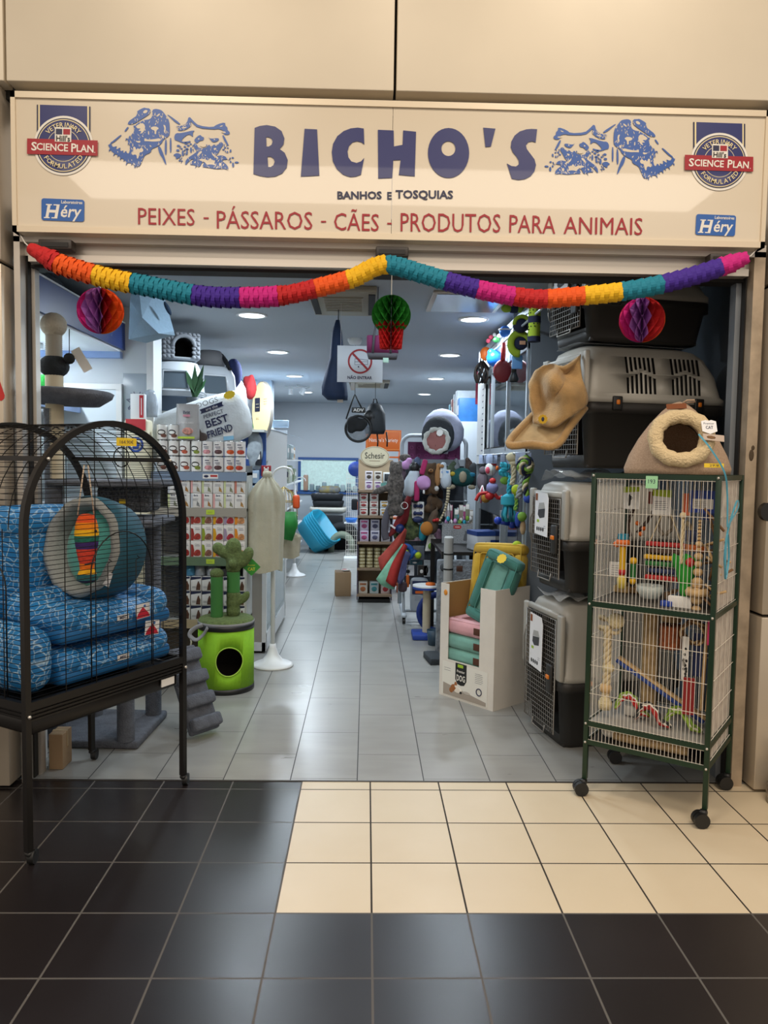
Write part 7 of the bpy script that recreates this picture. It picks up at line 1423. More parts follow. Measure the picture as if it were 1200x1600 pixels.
# ================================================================ HANGING THINGS IN THE AISLE
def strap_to_ceiling(b, cp, x=0, z=0, m=None, r=.004): b.tube([(x, 0, z), (x, 0, CZ - cp.z)], r, m or M_blkpl, 5)
M_navyb = mat('navy_nylon', '10284a', .7, noise=(10, .15))
cp = at(528, 565, 1.75); t = thing('navy_bag', 'long navy fabric bag hanging from the ceiling left of the no entry sign', 'bag', cp)
def pz(py, Y=1.75): return at(528, py, Y).z - cp.z
R = [[((px_ - 528) / 1200 * 5.41 + dx_ * w_, dy_, pz(py)) for dx_, dy_ in ((-1, -.3), (-.6, -1), (.6, -1), (1, -.3), (1, .3), (.6, 1), (-.6, 1), (-1, .3))] for px_, py, w_ in ((527, 500, .012), (526, 520, .035), (527, 560, .055), (524, 590, .075), (523, 605, .088), (524, 617, .09), (528, 625, .07))]
R = [[(p[0], p[1] * (.01 + .05 * min(1, i / 3)), p[2]) for p in r] for i, r in enumerate(R)]; R.reverse()
b = MB(); loft(b, R, M_navyb); b.build('body', t); b = MB(); strap_to_ceiling(b, cp, 0, pz(501)); b.build('strap', t); b = MB(); b.rbox((.02, -.03, pz(626)), (.04, .004, .03), .001, M_paperw, seg=1); b.rbox((.105, -.02, pz(604)), (.03, .006, .05), .001, M_paperw, seg=1); b.build('label_tag', t)
cp = at(562.5, 569, 1.55); t = thing('no_entry_sign', 'white hanging sign with a red crossed circle reading NAO ENTRAR', 'sign', cp)
b = MB(); b.rbox((0, 0, 0), (.305, .006, .242), .001, mat('sign_pale', 'c3ccd6', .5), seg=1); b.build('board', t)
b = MB(); F = frame((0, -.0035, .0), (1, 0, 0), (0, 0, 1)); b.loops([ellp(0, .018, .082, .082, 40), ellp(0, .018, .070, .070, 40)], mat('ban_red', '96202a', .5), F, .001); b.loops([[(-.056, .066), (-.046, .076), (.056, -.03), (.046, -.04)]], MATS['ban_red'], F @ T(0, 0, .001), .0005)
for a, c in (((-.035, .035), (-.035, -.005)), ((-.035, .015), (.052, .018)), ((-.035, -.005), (.052, -.002)), ((.052, .03), (.052, -.002)), ((-.035, .035), (.0, .033)), ((.0, .033), (.052, .028))): b.rod((a[0], a[1], .0008), (c[0], c[1], .0008), .001, M_ink, 4, M=F)
b.ell((-.01, -.018, .001), (.005, .005, .001), M_ink, 8, F); b.ell((-.045, .055, .001), (.003, .003, .001), M_ink, 8, F); b.text('NÃO ENTRAR', M_ink, F @ T(0, -.088, .001), .165, .026, .03); b.build('print', t, 'red crossed circle above black capital letters')
b = MB()
b.tube([(-.13, 0, .12), (-.13, 0, CZ - cp.z)], .001, M_string, 3); b.build('cord', t); b = MB(); b.tube([(.13, 0, .12), (.13, 0, CZ - cp.z)], .001, M_string, 3); b.build('cord', t)
cp = at(598, 540, 1.25); t = thing('tote_bag', 'plum and grey small tote bag hanging behind the red paper pot', 'bag', cp)
b = MB(); loft(b, [rr3(-.09, .09, .06, .02, -.085), rr3(-.10, .10, .07, .025, -.05)], mat('bag_grey', '4a4a50', .8)); b.build('bottom', t)
b = MB(); loft(b, [rr3(-.10, .10, .07, .025, -.05), rr3(-.102, .09, .06, .025, .05), rr3(-.100, .085, .05, .02, .06)], mat('bag_plum', '6f2352', .8)); b.build('body', t)
b = MB(); b.tube([(-.062, -.037, -.05), (-.055, -.035, .06), (-.035, 0, .17)], .008, mat('bag_grey', '4a4a50'), 5, flat=.4); b.tube([(.05, -.037, -.05), (.05, -.035, .06), (-.03, 0, .17)], .008, MATS['bag_grey'], 5, flat=.4); b.tube([(-.033, 0, .17), (-.033, 0, CZ - cp.z)], .003, M_blkpl, 4); b.build('strap', t); b = MB(); b.rbox((.02, -.03, -.095), (.035, .003, .03), .001, mat('mint_tag', 'a3c7b8', .6), seg=1); b.build('label_tag', t)
cp = at(560, 655, 3.6); t = thing('bubble_carrier', 'black sling with a round clear window hanging in the aisle', 'pet bag', cp)
b = MB(); b.tube([(-.115, 0, -.0), (-.05, 0, .20), (-.035, 0, .23), (-.02, 0, .20), (.03, 0, .10)], .008, M_blkpl, 6); b.tube([(-.035, 0, .23), (-.035, 0, CZ - cp.z)], .003, M_blkpl, 4); b.build('strap', t)
b = MB(); b.rbox((0, 0, .085), (.13, .02, .05), .006, M_blkpl, seg=1); b.text('ADV', M_paperw, frame((0, -.0108, .085), (1, 0, 0), (0, 0, 1)), .10, .03, .03); b.build('name_band', t, 'black band with white letters')
b = MB(); b.tube([(.0 + .12 * math.cos(2 * PI * i / 28), 0, -.09 + .12 * math.sin(2 * PI * i / 28)) for i in range(28)], .012, M_blkpl, 8, True); b.build('ring', t); b = MB(); b.ell((0, 0, -.09), (.11, .05, .11), mat('clear_dome', '8d949b', .08, alpha=.55), 20); b.build('window', t)
blob('fabric', [(-.045, -.03, -.03, .07, .05, .06), (.03, -.03, -.04, .06, .05, .05), (-.06, -.03, -.08, .05, .04, .06), (.01, -.04, -.07, .06, .04, .05)], mat('black_fabric', '131416', .85), t, .012)
cp = at(586, 655, 3.7); t = thing('backpack', 'black backpack with round front pocket hanging in the aisle', 'backpack', cp)
b = MB(); loft(b, [rr3(-.085, .085, .13, .05, -.14), rr3(-.10, .10, .15, .06, -.10), rr3(-.095, .095, .15, .06, .05), rr3(-.06, .06, .10, .045, .13), rr3(-.03, .03, .05, .02, .15)], mat('backpack_grey', '22262a', .6), M=RZ(.4)); b.build('body', t)
b = MB(); b.lathe([(.0, .09), (.045, .085), (.06, .07), (.06, .05)], M_blkpl, 20, RX(PI / 2) @ T(-.05, .02, 0)); b.build('round_pocket', t); b = MB(); b.tube([(-.02, 0, .15), (-.015, 0, .19), (.01, 0, .19), (.02, 0, .15)], .007, M_blkpl, 6); b.tube([(0, 0, .19), (0, 0, CZ - cp.z)], .003, M_blkpl, 4); b.build('loop', t)
for x in (.02, .11): b = MB(); b.tube([(x, -.02, -.12), (x + .01, -.03, -.2), (x + .008, -.03, -.26)], .008, M_blkpl, 5, flat=.4); b.build('strap', t)

# ================================================================ RIGHT-HAND DISPLAY CABINET
CX = 1.06; CY0, CY1 = 1.42, 3.66
M_sil = mat('cabinet_silver', 'a9b2b9', .35, .5); M_mir = mat('mirror_glass', '8f9aa2', .04, .9); M_blkgl = mat('black_glass', '141619', .08); M_slat = mat('slat_grey', '4c535b', .6)
t = thing('display_cabinet', 'silver framed cabinet with mirrored sliding doors along the right aisle', 'cabinet', (0, 0, 0))
b = MB(); b.bb((CX + .03, CY0, 0.0), (1.9, CY1, 2.60), M_slat); b.build('body', t)
b = MB(); b.bb((CX, CY0 + .02, 2.36), (CX + .03, CY1, 2.58), mat('header_pale', 'aebac4', .4)); b.build('header', t)
for y in (CY0 + .03, CY0 + .80, CY0 + 1.52): b = MB(); b.bb((CX + .005, y + .02, 1.70), (CX + .03, y + .70, 2.32), M_mir); b.build('mirror_door', t)
for (a, c) in (((CX - .012, CY0, 0), (CX + .03, CY0 + .035, 2.62)), ((CX - .01, CY0 + .74, 1.66), (CX + .03, CY0 + .765, 2.36)), ((CX - .01, CY0 + 1.47, 1.66), (CX + .03, CY0 + 1.495, 2.36)), ((CX - .012, CY1 - .035, 0), (CX + .03, CY1, 2.62)), ((CX - .012, CY0 + .86, 0), (CX + .03, CY0 + .895, 1.2))): b = MB(); b.bb(a, c, M_sil); b.build('post', t)
for z in (2.58, 2.34, 1.66): b = MB(); b.bb((CX - .01, CY0, z - .02), (CX + .03, CY1, z + .03), M_sil); b.build('rail', t)
b = MB(); b.bb((CX - .008, CY0 + .03, 1.695), (CX + .03, CY1 - .02, 1.70), M_dark); b.build('door_track', t)
for y in (CY0 + .05, CY0 + .91, CY0 + 1.55): b = MB(); b.bb((CX + .01, y, .25), (CX + .03, y + .62, 1.14), M_blkgl); b.build('glass_door', t)
b = MB(); b.bb((CX - .02, CY1 - .42, 1.56), (CX - .006, CY1 - .04, 2.30), M_plw)
for i in range(12): b.bb((CX - .0215, CY1 - .40, 1.62 + i * .055), (CX - .02, CY1 - .33, 1.63 + i * .055), M_ink)
b.build('ruler_panel', t, 'white panel with ruler marks')
b = MB(); b.bb((CX - .012, CY0, 0), (CX + .03, CY1, .2), M_slat); b.build('plinth', t)
b = MB(); b.tube([(CX - .06, .82, 2.46), (CX - .06, CY0 + 1.9, 2.46)], .008, M_sil, 8); 
for y in (CY0 + .02, CY0 + .8, CY0 + 1.58): b.tube([(CX - .06, y, 2.46), (CX, y, 2.46)], .006, M_sil, 6)
b.build('hook_rail', t)
b = MB(); b.tube([(CX - .05, 1.1, 1.635), (CX - .05, CY0 + 1.95, 1.635)], .006, M_sil, 8)
for y in (CY0 + .02, CY0 + .8, CY0 + 1.88): b.tube([(CX - .05, y, 1.635), (CX, y, 1.635)], .005, M_sil, 6)
b.build('hook_rail', t)
ML = mat('toy_lime', '8fa82a', .85); MNy = mat('toy_darknavy', '141c38', .85); MBb = mat('toy_ballblue', '1f6fd0', .3); MRd = mat('toy_discred', '7a1c24', .45); MSk = mat('toy_skyblue', '5f93cc', .5)
def xz(px, py, X): p = atx(px, py, X); return p
def dog_toy(px, py, X, label, zr, build, cat='dog toy', nm='dog_toy', grp=None):
    """a toy hanging by a loop from the cabinet's hook rail"""
    p = xz(px, py, X); t = thing(nm, label, cat, p, 0, grp)
    build(t); b = MB(); b.tube([(0, 0, 0), (0, 0, zr - p.z)], .002, M_blkpl, 4); b.build('loop', t); return t
def one(name, f, t): b = MB(); f(b); return b.build(name, t)
ZU = 2.46; XU = CX - .06
def t_bone(t): blob('body', [(-.05, 0, .0, .04, .035, .03), (.05, 0, .0, .04, .035, .03), (0, 0, 0, .06, .025, .022)], ML, t, .008); one('band', lambda b: b.lathe([(.03, -.025), (.034, 0), (.03, .025)], MNy, 14, RY(PI / 2)), t)
dog_toy(803, 482, XU, 'lime and navy bone shaped plush toy high on the cabinet rail', ZU, t_bone)
def t_roll(t):
    one('roll', lambda b: (b.cyl(.036, -.10, .10, ML, 18), [b.ell((.0365 * math.cos(i * 1.1), .0365 * math.sin(i * 1.1), -.09 + (i % 12) * .016), .0045, M_blkpl, 6) for i in range(36)]), t); one('band', lambda b: b.lathe([(.0375, -.02), (.039, 0), (.0375, .02)], MNy, 18), t); one('end_cap', lambda b: b.cyl(.039, -.13, -.10, MNy, 18), t)
dog_toy(835, 500, XU, 'lime roll toy with black dots and navy end hanging nearest on the cabinet rail', ZU, t_roll)
dog_toy(814, 508, XU, 'navy round plush ball with lime edge under the lime bone toy', ZU, lambda t: (one('ball', lambda b: b.ell((0, 0, 0), (.055, .05, .05), MNy, 18), t), one('edge', lambda b: b.tube([(.05 * math.cos(a), -.03, .05 * math.sin(a)) for a in [.6 + 2.6 * i / 10 for i in range(11)]], .014, ML, 8), t)))
dog_toy(811, 537, XU, 'lime horseshoe plush toy with navy middle on the cabinet rail', ZU, lambda t: (one('horseshoe', lambda b: b.tube([(.055 * math.cos(a), 0, .065 * math.sin(a)) for a in [.2 + 4.6 * i / 16 for i in range(17)]], .026, ML, 10), t), one('middle', lambda b: b.ell((.01, -.01, 0), (.045, .03, .045), MNy, 14), t), one('label', lambda b: b.rbox((.015, -.042, .0), (.04, .004, .025), .002, mat('label_peach', 'c99a7a', .6), seg=1), t)))
dog_toy(789, 518, XU, 'blue and white striped rubber ball on the cabinet rail', ZU, lambda t: one('ball', lambda b: (b.lathe(ribs(.04, -.01, .01, .01), MBb, 16), b.ell((0, 0, 0), .042, MBb, 16), b.tube([(.043 * math.cos(2 * PI * i / 20), .043 * math.sin(2 * PI * i / 20), .012) for i in range(20)], .006, M_paperw, 5, True)), t))
dog_toy(773, 560, XU, 'big shiny bright blue ball among the toys on the cabinet rail', ZU, lambda t: one('ball', lambda b: (b.ell((0, 0, 0), .066, MBb, 22), b.ell((-.03, 0, .045), .03, MBb, 12)), t))
dog_toy(785, 580, XU, 'dark red round disc toy behind the blue ball', ZU, lambda t: one('disc', lambda b: b.ell((0, 0, 0), (.07, .025, .085), MRd, 20), t))
def t_lea(t):
    random.seed(8)
    def f(b):
        for i in range(22):
            a = random.uniform(0, 6.28); b.tube(catrom([(0, 0, .08), (.05 * math.cos(a), .03 * math.sin(a), .02), (.06 * math.cos(a + .5), .04 * math.sin(a), -.05), (.04 * math.cos(a + 1), .03, -.11)], 3), .011, mat(('leather_black', 'leather_brown')[i % 2], ('17181b', '3d312a')[i % 2], .6), 5, flat=.5)
    one('strips', f, t)
dog_toy(753, 578, XU, 'bundle of black and brown leather strips at the far end of the cabinet rail', ZU, t_lea)
dog_toy(759, 553, XU, 'orange plush toy behind the blue ball', ZU, lambda t: one('body', lambda b: b.ell((0, 0, 0), (.05, .035, .06), MO, 14), t))
dog_toy(745, 606, XU, 'long pink strip with a number tag at the far end of the rail', ZU, lambda t: one('strip', lambda b: b.rbox((0, 0, 0), (.022, .006, .30), .002, mat('strip_pink', 'b03a55', .6), seg=1), t), 'tag', 'pink_strip')
dog_toy(803, 578, XU, 'black tassel toy below the lime horseshoe', ZU, lambda t: one('tassel', lambda b: (b.tube([(0, 0, .05), (0, 0, -.02)], .018, M_blkpl, 8), b.lathe([(.018, -.02), (.035, -.06), (.028, -.08)], M_blkpl, 12)), t))
dog_toy(808, 566, XU, 'sky blue toy pack behind the black tassel', ZU, lambda t: one('pack', lambda b: b.rbox((0, 0, 0), (.07, .02, .09), .006, MSk, seg=1), t))
dog_toy(776, 531, XU, 'small green and white knotted toy above the blue ball', ZU, lambda t: one('knot', lambda b: (b.ell((0, 0, 0), (.03, .02, .025), MGn, 10), b.ell((.02, 0, .03), (.02, .018, .018), M_paperw, 8)), t))
dog_toy(786, 548, XU, 'red slim rubber stick beside the blue ball', ZU, lambda t: one('stick', lambda b: b.tube([(0, 0, .07), (.004, 0, 0), (0, 0, -.07)], .018, MR, 8), t))
dog_toy(767, 527, XU, 'small mixed coloured rope bits at the far part of the rail', ZU, lambda t: one('rope', lambda b: (b.ell((0, 0, 0), .02, MATS['toy_pink'], 8), b.ell((.03, 0, .02), .018, M_paperw, 8), b.ell((-.02, 0, -.03), .02, MATS['toy_pink'], 8)), t))
# lower row
ZL = 1.635; XLo = CX - .05
def t_card(m=None, w_=.07, h=.075, dz=.0): 
    return lambda b: (b.rbox((0, .004, dz), (w_, .003, h), .001, mat('card_paleblue', 'aab9d6', .5), seg=1), lines(b, frame((0, .0022, dz), (1, 0, 0), (0, 0, 1)), w_, h, 3, -.02, .02))
def low_toy(px, py, lab, parts, card_=True):
    p = xz(px, py, XLo); t = thing('dog_toy', lab, 'dog toy', p)
    for n, f in parts: one(n, f, t)
    if card_: one('header_card', t_card(dz=max(.05, 1.60 - p.z)), t)
    b = MB(); b.tube([(0, 0, 0), (0, 0, ZL - p.z)], .002, M_blkpl, 4); b.build('loop', t)
MTq = mat('rope_turq', '2f9fb4', .85); MTq2 = mat('rope_teal', '1f6f86', .85); MGr2 = mat('rope_green', '6f9a3a', .85); MCr = mat('rope_creamy', 'c4bb9c', .9); MBlr = mat('rope_blue', '1d3f9c', .7); MGk = mat('toy_greyplush', '6a6068', .9)
low_toy(754, 752, 'mauve grey plush toy with ribbon at the far end of the lower rail', [('body', lambda b: b.ell((0, 0, 0), (.05, .035, .085), MGk, 14)), ('head', lambda b: b.ell((0, -.01, .095), (.035, .03, .035), MGk, 12))])
low_toy(757, 775, 'yellow brown duck toy with white cords on the lower rail', [('body', lambda b: b.ell((.01, 0, -.01), (.045, .035, .05), mat('duck_ochre', 'a8792a', .85), 12)), ('cords', lambda b: [b.tube([(-.02, 0, .09), (-.045 + i * .02, -.02, .03), (-.05 + i * .02, 0, -.06)], .006, (M_paperw, MATS['toy_pink'])[i % 2], 5) for i in range(3)])], False)
low_toy(767, 733, 'white chicken toy with red comb and wing on the lower rail', [('body', lambda b: b.ell((0, 0, 0), (.05, .04, .055), mat('toy_white', 'c9cdc8', .85), 14)), ('comb', lambda b: b.ell((.02, -.02, .05), (.028, .02, .025), MR, 10)), ('beak', lambda b: b.ell((.045, -.025, .01), (.015, .01, .02), MO, 8)), ('wing', lambda b: b.ell((-.03, -.03, -.01), (.02, .012, .03), MATS['toy_pink'], 10))])
low_toy(769, 768, 'red long-limbed monkey toy with a lilac striped shirt on the lower rail', [('body', lambda b: b.ell((0, 0, .03), (.05, .04, .05), mat('shirt_lilac', '7f7fa8', .85), 12)), ('head', lambda b: b.ell((.0, -.01, .085), (.028, .025, .026), MR, 10)), ('legs', lambda b: (b.ell((-.02, 0, -.035), (.04, .03, .035), MR, 10), b.tube(catrom([(-.03, 0, -.01), (-.10, 0, -.02), (-.13, 0, -.075)], 4), .014, MR, 7), b.tube(catrom([(.02, 0, -.02), (.05, 0, -.05), (.085, 0, -.04)], 4), .016, MR, 7)))])
def ropef(pts, m1, m2, r=.014): return lambda b: (twist(b, pts, r, m1), b.tube([(p[0] + .008, p[1] - .008, p[2]) for p in pts], r * .4, m2, 5))
low_toy(789, 738, 'turquoise rope tangle toy with green leaf on the lower rail', [('rope', ropef([(-.03, 0, .06), (.02, -.02, .04), (-.03, 0, .0), (.03, -.01, -.03), (-.02, 0, -.07)], MTq, MTq2, .02)), ('leaf', lambda b: b.ell((.0, -.02, -.06), (.04, .02, .03), MGr2, 10))])
low_toy(801, 728, 'cream rope with a big knot on the lower rail', [('knot', lambda b: (b.ell((0, 0, .06), (.05, .035, .035), MCr, 10), b.ell((.01, 0, .02), (.035, .03, .02), MCr, 10))), ('rope', ropef([(.0, 0, .03), (.01, 0, -.05), (-.0, 0, -.13)], MCr, MCr, .017))])
low_toy(795, 784, 'turquoise fringed rope ball hanging lowest in the middle of the rail', [('rope', ropef([(.01, 0, .18), (0, 0, .1), (0, 0, .03)], MTq, MTq2, .016)), ('ball', lambda b: b.lathe(ribs(.055, -.02, .04, .012, .004), MTq, 16)), ('ball_ends', lambda b: b.ell((0, 0, .01), (.057, .05, .05), MTq, 14)), ('fringe', lambda b: [b.tube([(.03 * math.cos(i), .03 * math.sin(i), -.03), (.045 * math.cos(i), .045 * math.sin(i), -.09), (.035 * math.cos(i + .4), .035 * math.sin(i), -.14)], .008, (MTq, MTq2)[i % 2], 5) for i in range(12)])], False)
low_toy(806, 765, 'lime green ball on a rope in front of the turquoise toys', [('ball', lambda b: b.ell((0, -.02, 0), .035, mat('tennis_lime', 'a3b81e', .8), 14)), ('rope', ropef([(0, -.01, -.03), (.01, 0, -.09), (0, 0, -.14)], MGr2, MTq2, .014))], False)
low_toy(821, 735, 'green and navy braided rope ring hanging nearest on the lower rail', [('ring', lambda b: [twist(b, [((.04 - .012 * q) * math.cos(a), -.02 * q, .03 + (.05 - .02 * q) * math.sin(a)) for a in [6.28 * i / 9 for i in range(10)]], .017, [MGr2, MNy, MCr]) for q in range(2)]), ('tail', ropef([(.02, 0, -.02), (.0, 0, -.10), (.02, 0, -.17)], [MGr2, MNy, MCr], MGr2, .018)), ('tail_knot', lambda b: b.ell((.02, 0, -.18), (.03, .025, .03), MBlr, 8))])
low_toy(813, 752, 'grey and orange rope toy with card between the ropes', [('rope', ropef([(0, 0, .08), (.01, -.01, 0), (-.01, 0, -.11)], mat('rope_greyish', '8b9496', .85), MO, .02))])
low_toy(791, 817, 'blue rubber bone hanging low on the lower rail', [('bone', lambda b: (b.tube([(-.05, 0, .01), (.03, 0, -.005)], .02, mat('bone_blue', '1438a8', .35), 10), b.ell((-.06, 0, .015), .03, MATS['bone_blue'], 10), b.ell((.045, 0, -.01), .032, MATS['bone_blue'], 10)))], False)
low_toy(815, 812, 'navy and tan feathered toy with green ball, low at the nearest end of the rail', [('ball', lambda b: b.ell((0, -.01, .02), .032, MGr2, 12)), ('wing', lambda b: (b.ell((-.025, 0, -.0), (.02, .015, .05), MBlr, 10), b.ell((.01, 0, -.05), (.02, .015, .05), mat('toy_tan', 'b39a7a', .9), 10)))], False)
low_toy(808, 853, 'tennis ball with paw print hanging lowest beside the carriers', [('ball', lambda b: (b.ell((0, 0, 0), .034, MATS['tennis_lime'], 16), b.ell((.01, -.032, -.01), (.012, .004, .010), MNy, 8)))], False)

# ================================================================ TOY RACK IN THE MIDDLE
RX0, RX1, RY_ = .36, 1.02, 4.25
t = thing('toy_rack', 'white arched wheeled rack of soft toys in the middle of the shop', 'rack', (0, 0, 0)); M_rk = mat('rack_white', 'b3bac0', .4)
zt = at(690, 681, RY_).z
b = MB(); b.tube([(RX0, RY_, .1)] + [(RX0 + .10 - .10 * math.cos(PI / 2 * i / 6), RY_, zt - .10 + .10 * math.sin(PI / 2 * i / 6)) for i in range(7)] + [(RX1 - .10 + .10 * math.sin(PI / 2 * i / 6), RY_, zt - .10 + .10 * math.cos(PI / 2 * i / 6)) for i in range(7)] + [(RX1, RY_, .1)], .022, M_rk, 8); b.build('arch_frame', t)
b = MB(); b.bb((RX0 + .02, RY_ - .012, .30), (RX1 - .02, RY_ + .012, at(690, 728, RY_).z), mat('rack_panel', '3a3f47', .6)); b.build('back_panel', t)
b = MB(); b.bb((RX0 + .06, RY_ - .012, at(690, 724, RY_).z), (RX1 - .06, RY_ + .006, at(690, 691, RY_).z), mat('rack_plum', '641c4c', .6))
for i in range(14): b.tube([(RX0 + .10 + (i % 7) * .075 + .016 * math.cos(a), RY_ - .014, at(690, 700 + 12 * (i // 7), RY_).z + .016 * math.sin(a)) for a in [6.28 * j / 10 for j in range(10)]], .003, mat('plum_line', '8a3a6c', .6), 4, True)
b.build('plum_panel', t); b = MB(); b.bb((RX0 + .02, RY_ - .05, at(690, 728, RY_).z), (RX1 - .02, RY_ + .02, at(690, 718, RY_).z), M_rk); b.build('crossbar', t)
for x in (RX0 + .02, RX1 - .1): b = MB(); b.rbox((x, 3.95, .085), (.05, .62, .035), .012, M_rk, seg=1); b.tube([(x, 3.75, .10), (x, RY_, .75)], .014, M_rk, 6); b.build('foot', t); b = MB(); b.cyl(.03, -.015, .015, M_blkpl, 14, T(x, 3.68, .033) @ RY(PI / 2)); b.build('caster', t)
b = MB(); b.rod((RX0 + .02, 3.93, .085), (RX1 - .08, 3.93, .085), .016, M_rk, 6); b.build('foot_bar', t)
YH = 3.95
b = MB()
for z in (1.50, 1.18, .95): 
    b.tube([(RX0, YH + .06, z), (RX1, YH + .06, z)], .007, M_rk, 6)
    for x in (RX0 + .01, RX1 - .01): b.tube([(x, YH + .06, z), (x, RY_, z)], .007, M_rk, 6)
b.build('hook_bar', t)
def soft(px, py, Y, label, body, m, extras=(), vox=.012, rz=0.0, hang_=1.5, nm='soft_toy', cat='soft toy', card_=False):
    p = at(px, py, Y); t = thing(nm, label, cat, p, rz); t.scale = (1.14,) * 3; blob('body', body, m, t, vox)
    for n, f in extras: one(n, f, t)
    if hang_ and hang_ > p.z: b = MB(); b.tube([(0, .0, 0), (0, .03, hang_ - p.z), (0, YH + .06 - Y, hang_ - p.z)], .002, M_blkpl, 4); b.build('loop', t)
    if card_: one('card', lambda b: (b.rbox((0, -.02, hang_ - p.z - .045), (.085, .003, .07), .001, M_paperw, seg=1), b.rbox((.0, -.022, hang_ - p.z - .03), (.06, .002, .02), .001, MSk, seg=1)), t)
    return t
M_leo = mat('leopard_plush', '6e6660', .95, var2=('3c3734', 48, 1)); M_pw = mat('plush_white', 'c3cdd6', .95); M_pp = mat('plush_pink', 'c08fc0', .9); M_hp = mat('plush_hotpink', 'a8285e', .85); M_br = mat('plush_brown', '5a4430', .95, noise=(40, .2)); M_tan = mat('plush_tan', 'a3764a', .9)
soft(618, 765, 3.62, 'grey leopard-print cat soft toy with long arms hanging at the left of the toy rack', [(0, 0, .17, .06, .05, .06), (-.035, 0, .22, .02, .015, .025), (.035, 0, .22, .02, .015, .025), (0, 0, .04, .075, .05, .13), (.0, 0, -.08, .07, .05, .07), (-.11, -.02, .0, .10, .03, .03, 0, -.35, 0), (.03, 0, -.17, .05, .04, .055), (-.03, .0, -.16, .04, .035, .07)], M_leo, (('tail', lambda b: b.tube(catrom([(-.04, .02, -.14), (-.075, .02, -.24), (-.085, .02, -.36), (-.07, .02, -.42)], 4), .032, mat('plush_greytail', '55525a', .9), 8)), ('tag_ring', lambda b: b.tube([(.075 + .028 * math.cos(a), -.03, -.13 + .028 * math.sin(a)) for a in [6.28 * i / 14 for i in range(14)]], .003, M_paperw, 4, True))), hang_=1.5)
soft(643, 757, 3.72, 'white bird soft toy with black head and feet hanging on the toy rack', [(0, 0, 0, .07, .05, .12, 0, .3, 0), (.02, 0, .08, .05, .045, .06)], M_pw, (('head', lambda b: b.ell((.02, 0, .14), (.045, .04, .05), M_blkpl, 12)), ('foot', lambda b: b.ell((-.06, -.02, -.125), (.04, .03, .022), M_blkpl, 10)), ('foot', lambda b: b.ell((.03, -.02, -.135), (.035, .03, .022), M_blkpl, 10))))
soft(658, 758, 3.66, 'pink pig soft toy with hot pink wings hanging in front of the brown bear', [(.02, 0, .02, .065, .05, .065), (.05, -.03, .0, .03, .03, .03)], M_pp, (('wing', lambda b: (b.rbox((-.035, 0, -.05), (.045, .03, .17), .015, M_hp, seg=2), b.rbox((-.02, 0, .15), (.045, .03, .13), .015, M_hp, RY(.25), seg=2))), ('snout', lambda b: b.rbox((.02, -.05, -.055), (.016, .016, .03), .005, M_paperw, seg=1))))
soft(672, 752, 3.78, 'brown teddy bear soft toy hanging in the middle of the toy rack', [(0, 0, .10, .06, .05, .055), (-.04, 0, .15, .018, .015, .018), (.04, 0, .15, .018, .015, .018), (0, 0, 0, .065, .05, .09), (-.03, -.03, -.085, .035, .03, .035), (.04, -.03, -.085, .035, .03, .035)], M_br, (('muzzle', lambda b: b.ell((0, -.05, .09), (.022, .02, .018), M_tan, 8)), ('nose', lambda b: b.ell((0, -.068, .095), .007, M_blkpl, 6))))
soft(676, 788, 3.80, 'second brown bear soft toy hanging under the teddy bear', [(0, 0, .03, .055, .045, .06), (.05, 0, .0, .04, .03, .05), (-.03, 0, -.04, .05, .04, .04)], M_br, hang_=1.18)
soft(684, 745, 3.74, 'slim tan duck soft toy with white feet left of the white goose', [(0, 0, 0, .03, .03, .09), (.01, 0, .09, .028, .025, .03)], M_tan, (('foot', lambda b: b.ell((-.01, -.01, -.10), (.022, .02, .025), M_paperw, 8)),))
soft(695, 745, 3.72, 'white goose soft toy with tan beak hanging on the toy rack', [(.01, 0, -.03, .05, .045, .075), (-.01, 0, .05, .03, .03, .06), (-.015, 0, .10, .03, .028, .028)], M_pw, (('beak', lambda b: b.ell((-.03, -.03, .09), (.02, .018, .016), M_tan, 8)),), card_=True)
soft(722, 747, 3.74, 'round dark green parrot soft toy with yellow wing tips on the toy rack', [(0, 0, 0, .11, .06, .075), (-.0, 0, .05, .07, .05, .04)], mat('plush_darkgreen', '0f4a4a', .9), (('face', lambda b: (b.ell((0, -.05, .01), (.035, .02, .05), mat('plush_sand', '9a8f78', .9), 10), b.ell((-.085, -.03, .035), (.025, .015, .02), mat('plush_yellow', 'b8a03a', .9), 8), b.ell((.08, -.03, .03), (.03, .015, .02), mat('plush_blueteal', '1f6f8a', .9), 8))), ('foot', lambda b: (b.ell((-.09, -.03, -.075), (.035, .03, .022), MATS['plush_sand'], 8), b.ell((.08, -.03, -.075), (.035, .03, .02), MATS['plush_sand'], 8)))), card_=True)
soft(740, 742, 3.85, 'dark grey soft toy half hidden right of the green parrot', [(0, 0, 0, .05, .04, .11)], mat('plush_darkgrey', '3a3d40', .95))
soft(634, 727, 3.86, 'pale pink soft toy at the upper left of the toy rack', [(0, 0, 0, .05, .04, .04), (.03, 0, .04, .03, .03, .03)], M_pp, hang_=1.6)
soft(633, 715, 3.9, 'grey speckled soft toy topmost at the left of the toy rack', [(0, 0, 0, .055, .04, .035)], M_leo, hang_=1.62)
soft(652, 722, 3.88, 'blue and brown small soft toy beside the hot pink wing', [(0, 0, 0, .035, .03, .05)], mat('plush_slate', '55627c', .9), hang_=1.6)
M_camo = mat('camo_plush', '2f3a28', .95, var2=('6f7c4c', 22, 1))
soft(634, 818, 3.80, 'large camouflage green plush bundle in the lower left of the toy rack', [(0, 0, .06, .08, .06, .12), (.03, 0, -.06, .10, .06, .10), (-.05, 0, -.09, .06, .05, .08)], M_camo, hang_=1.18)
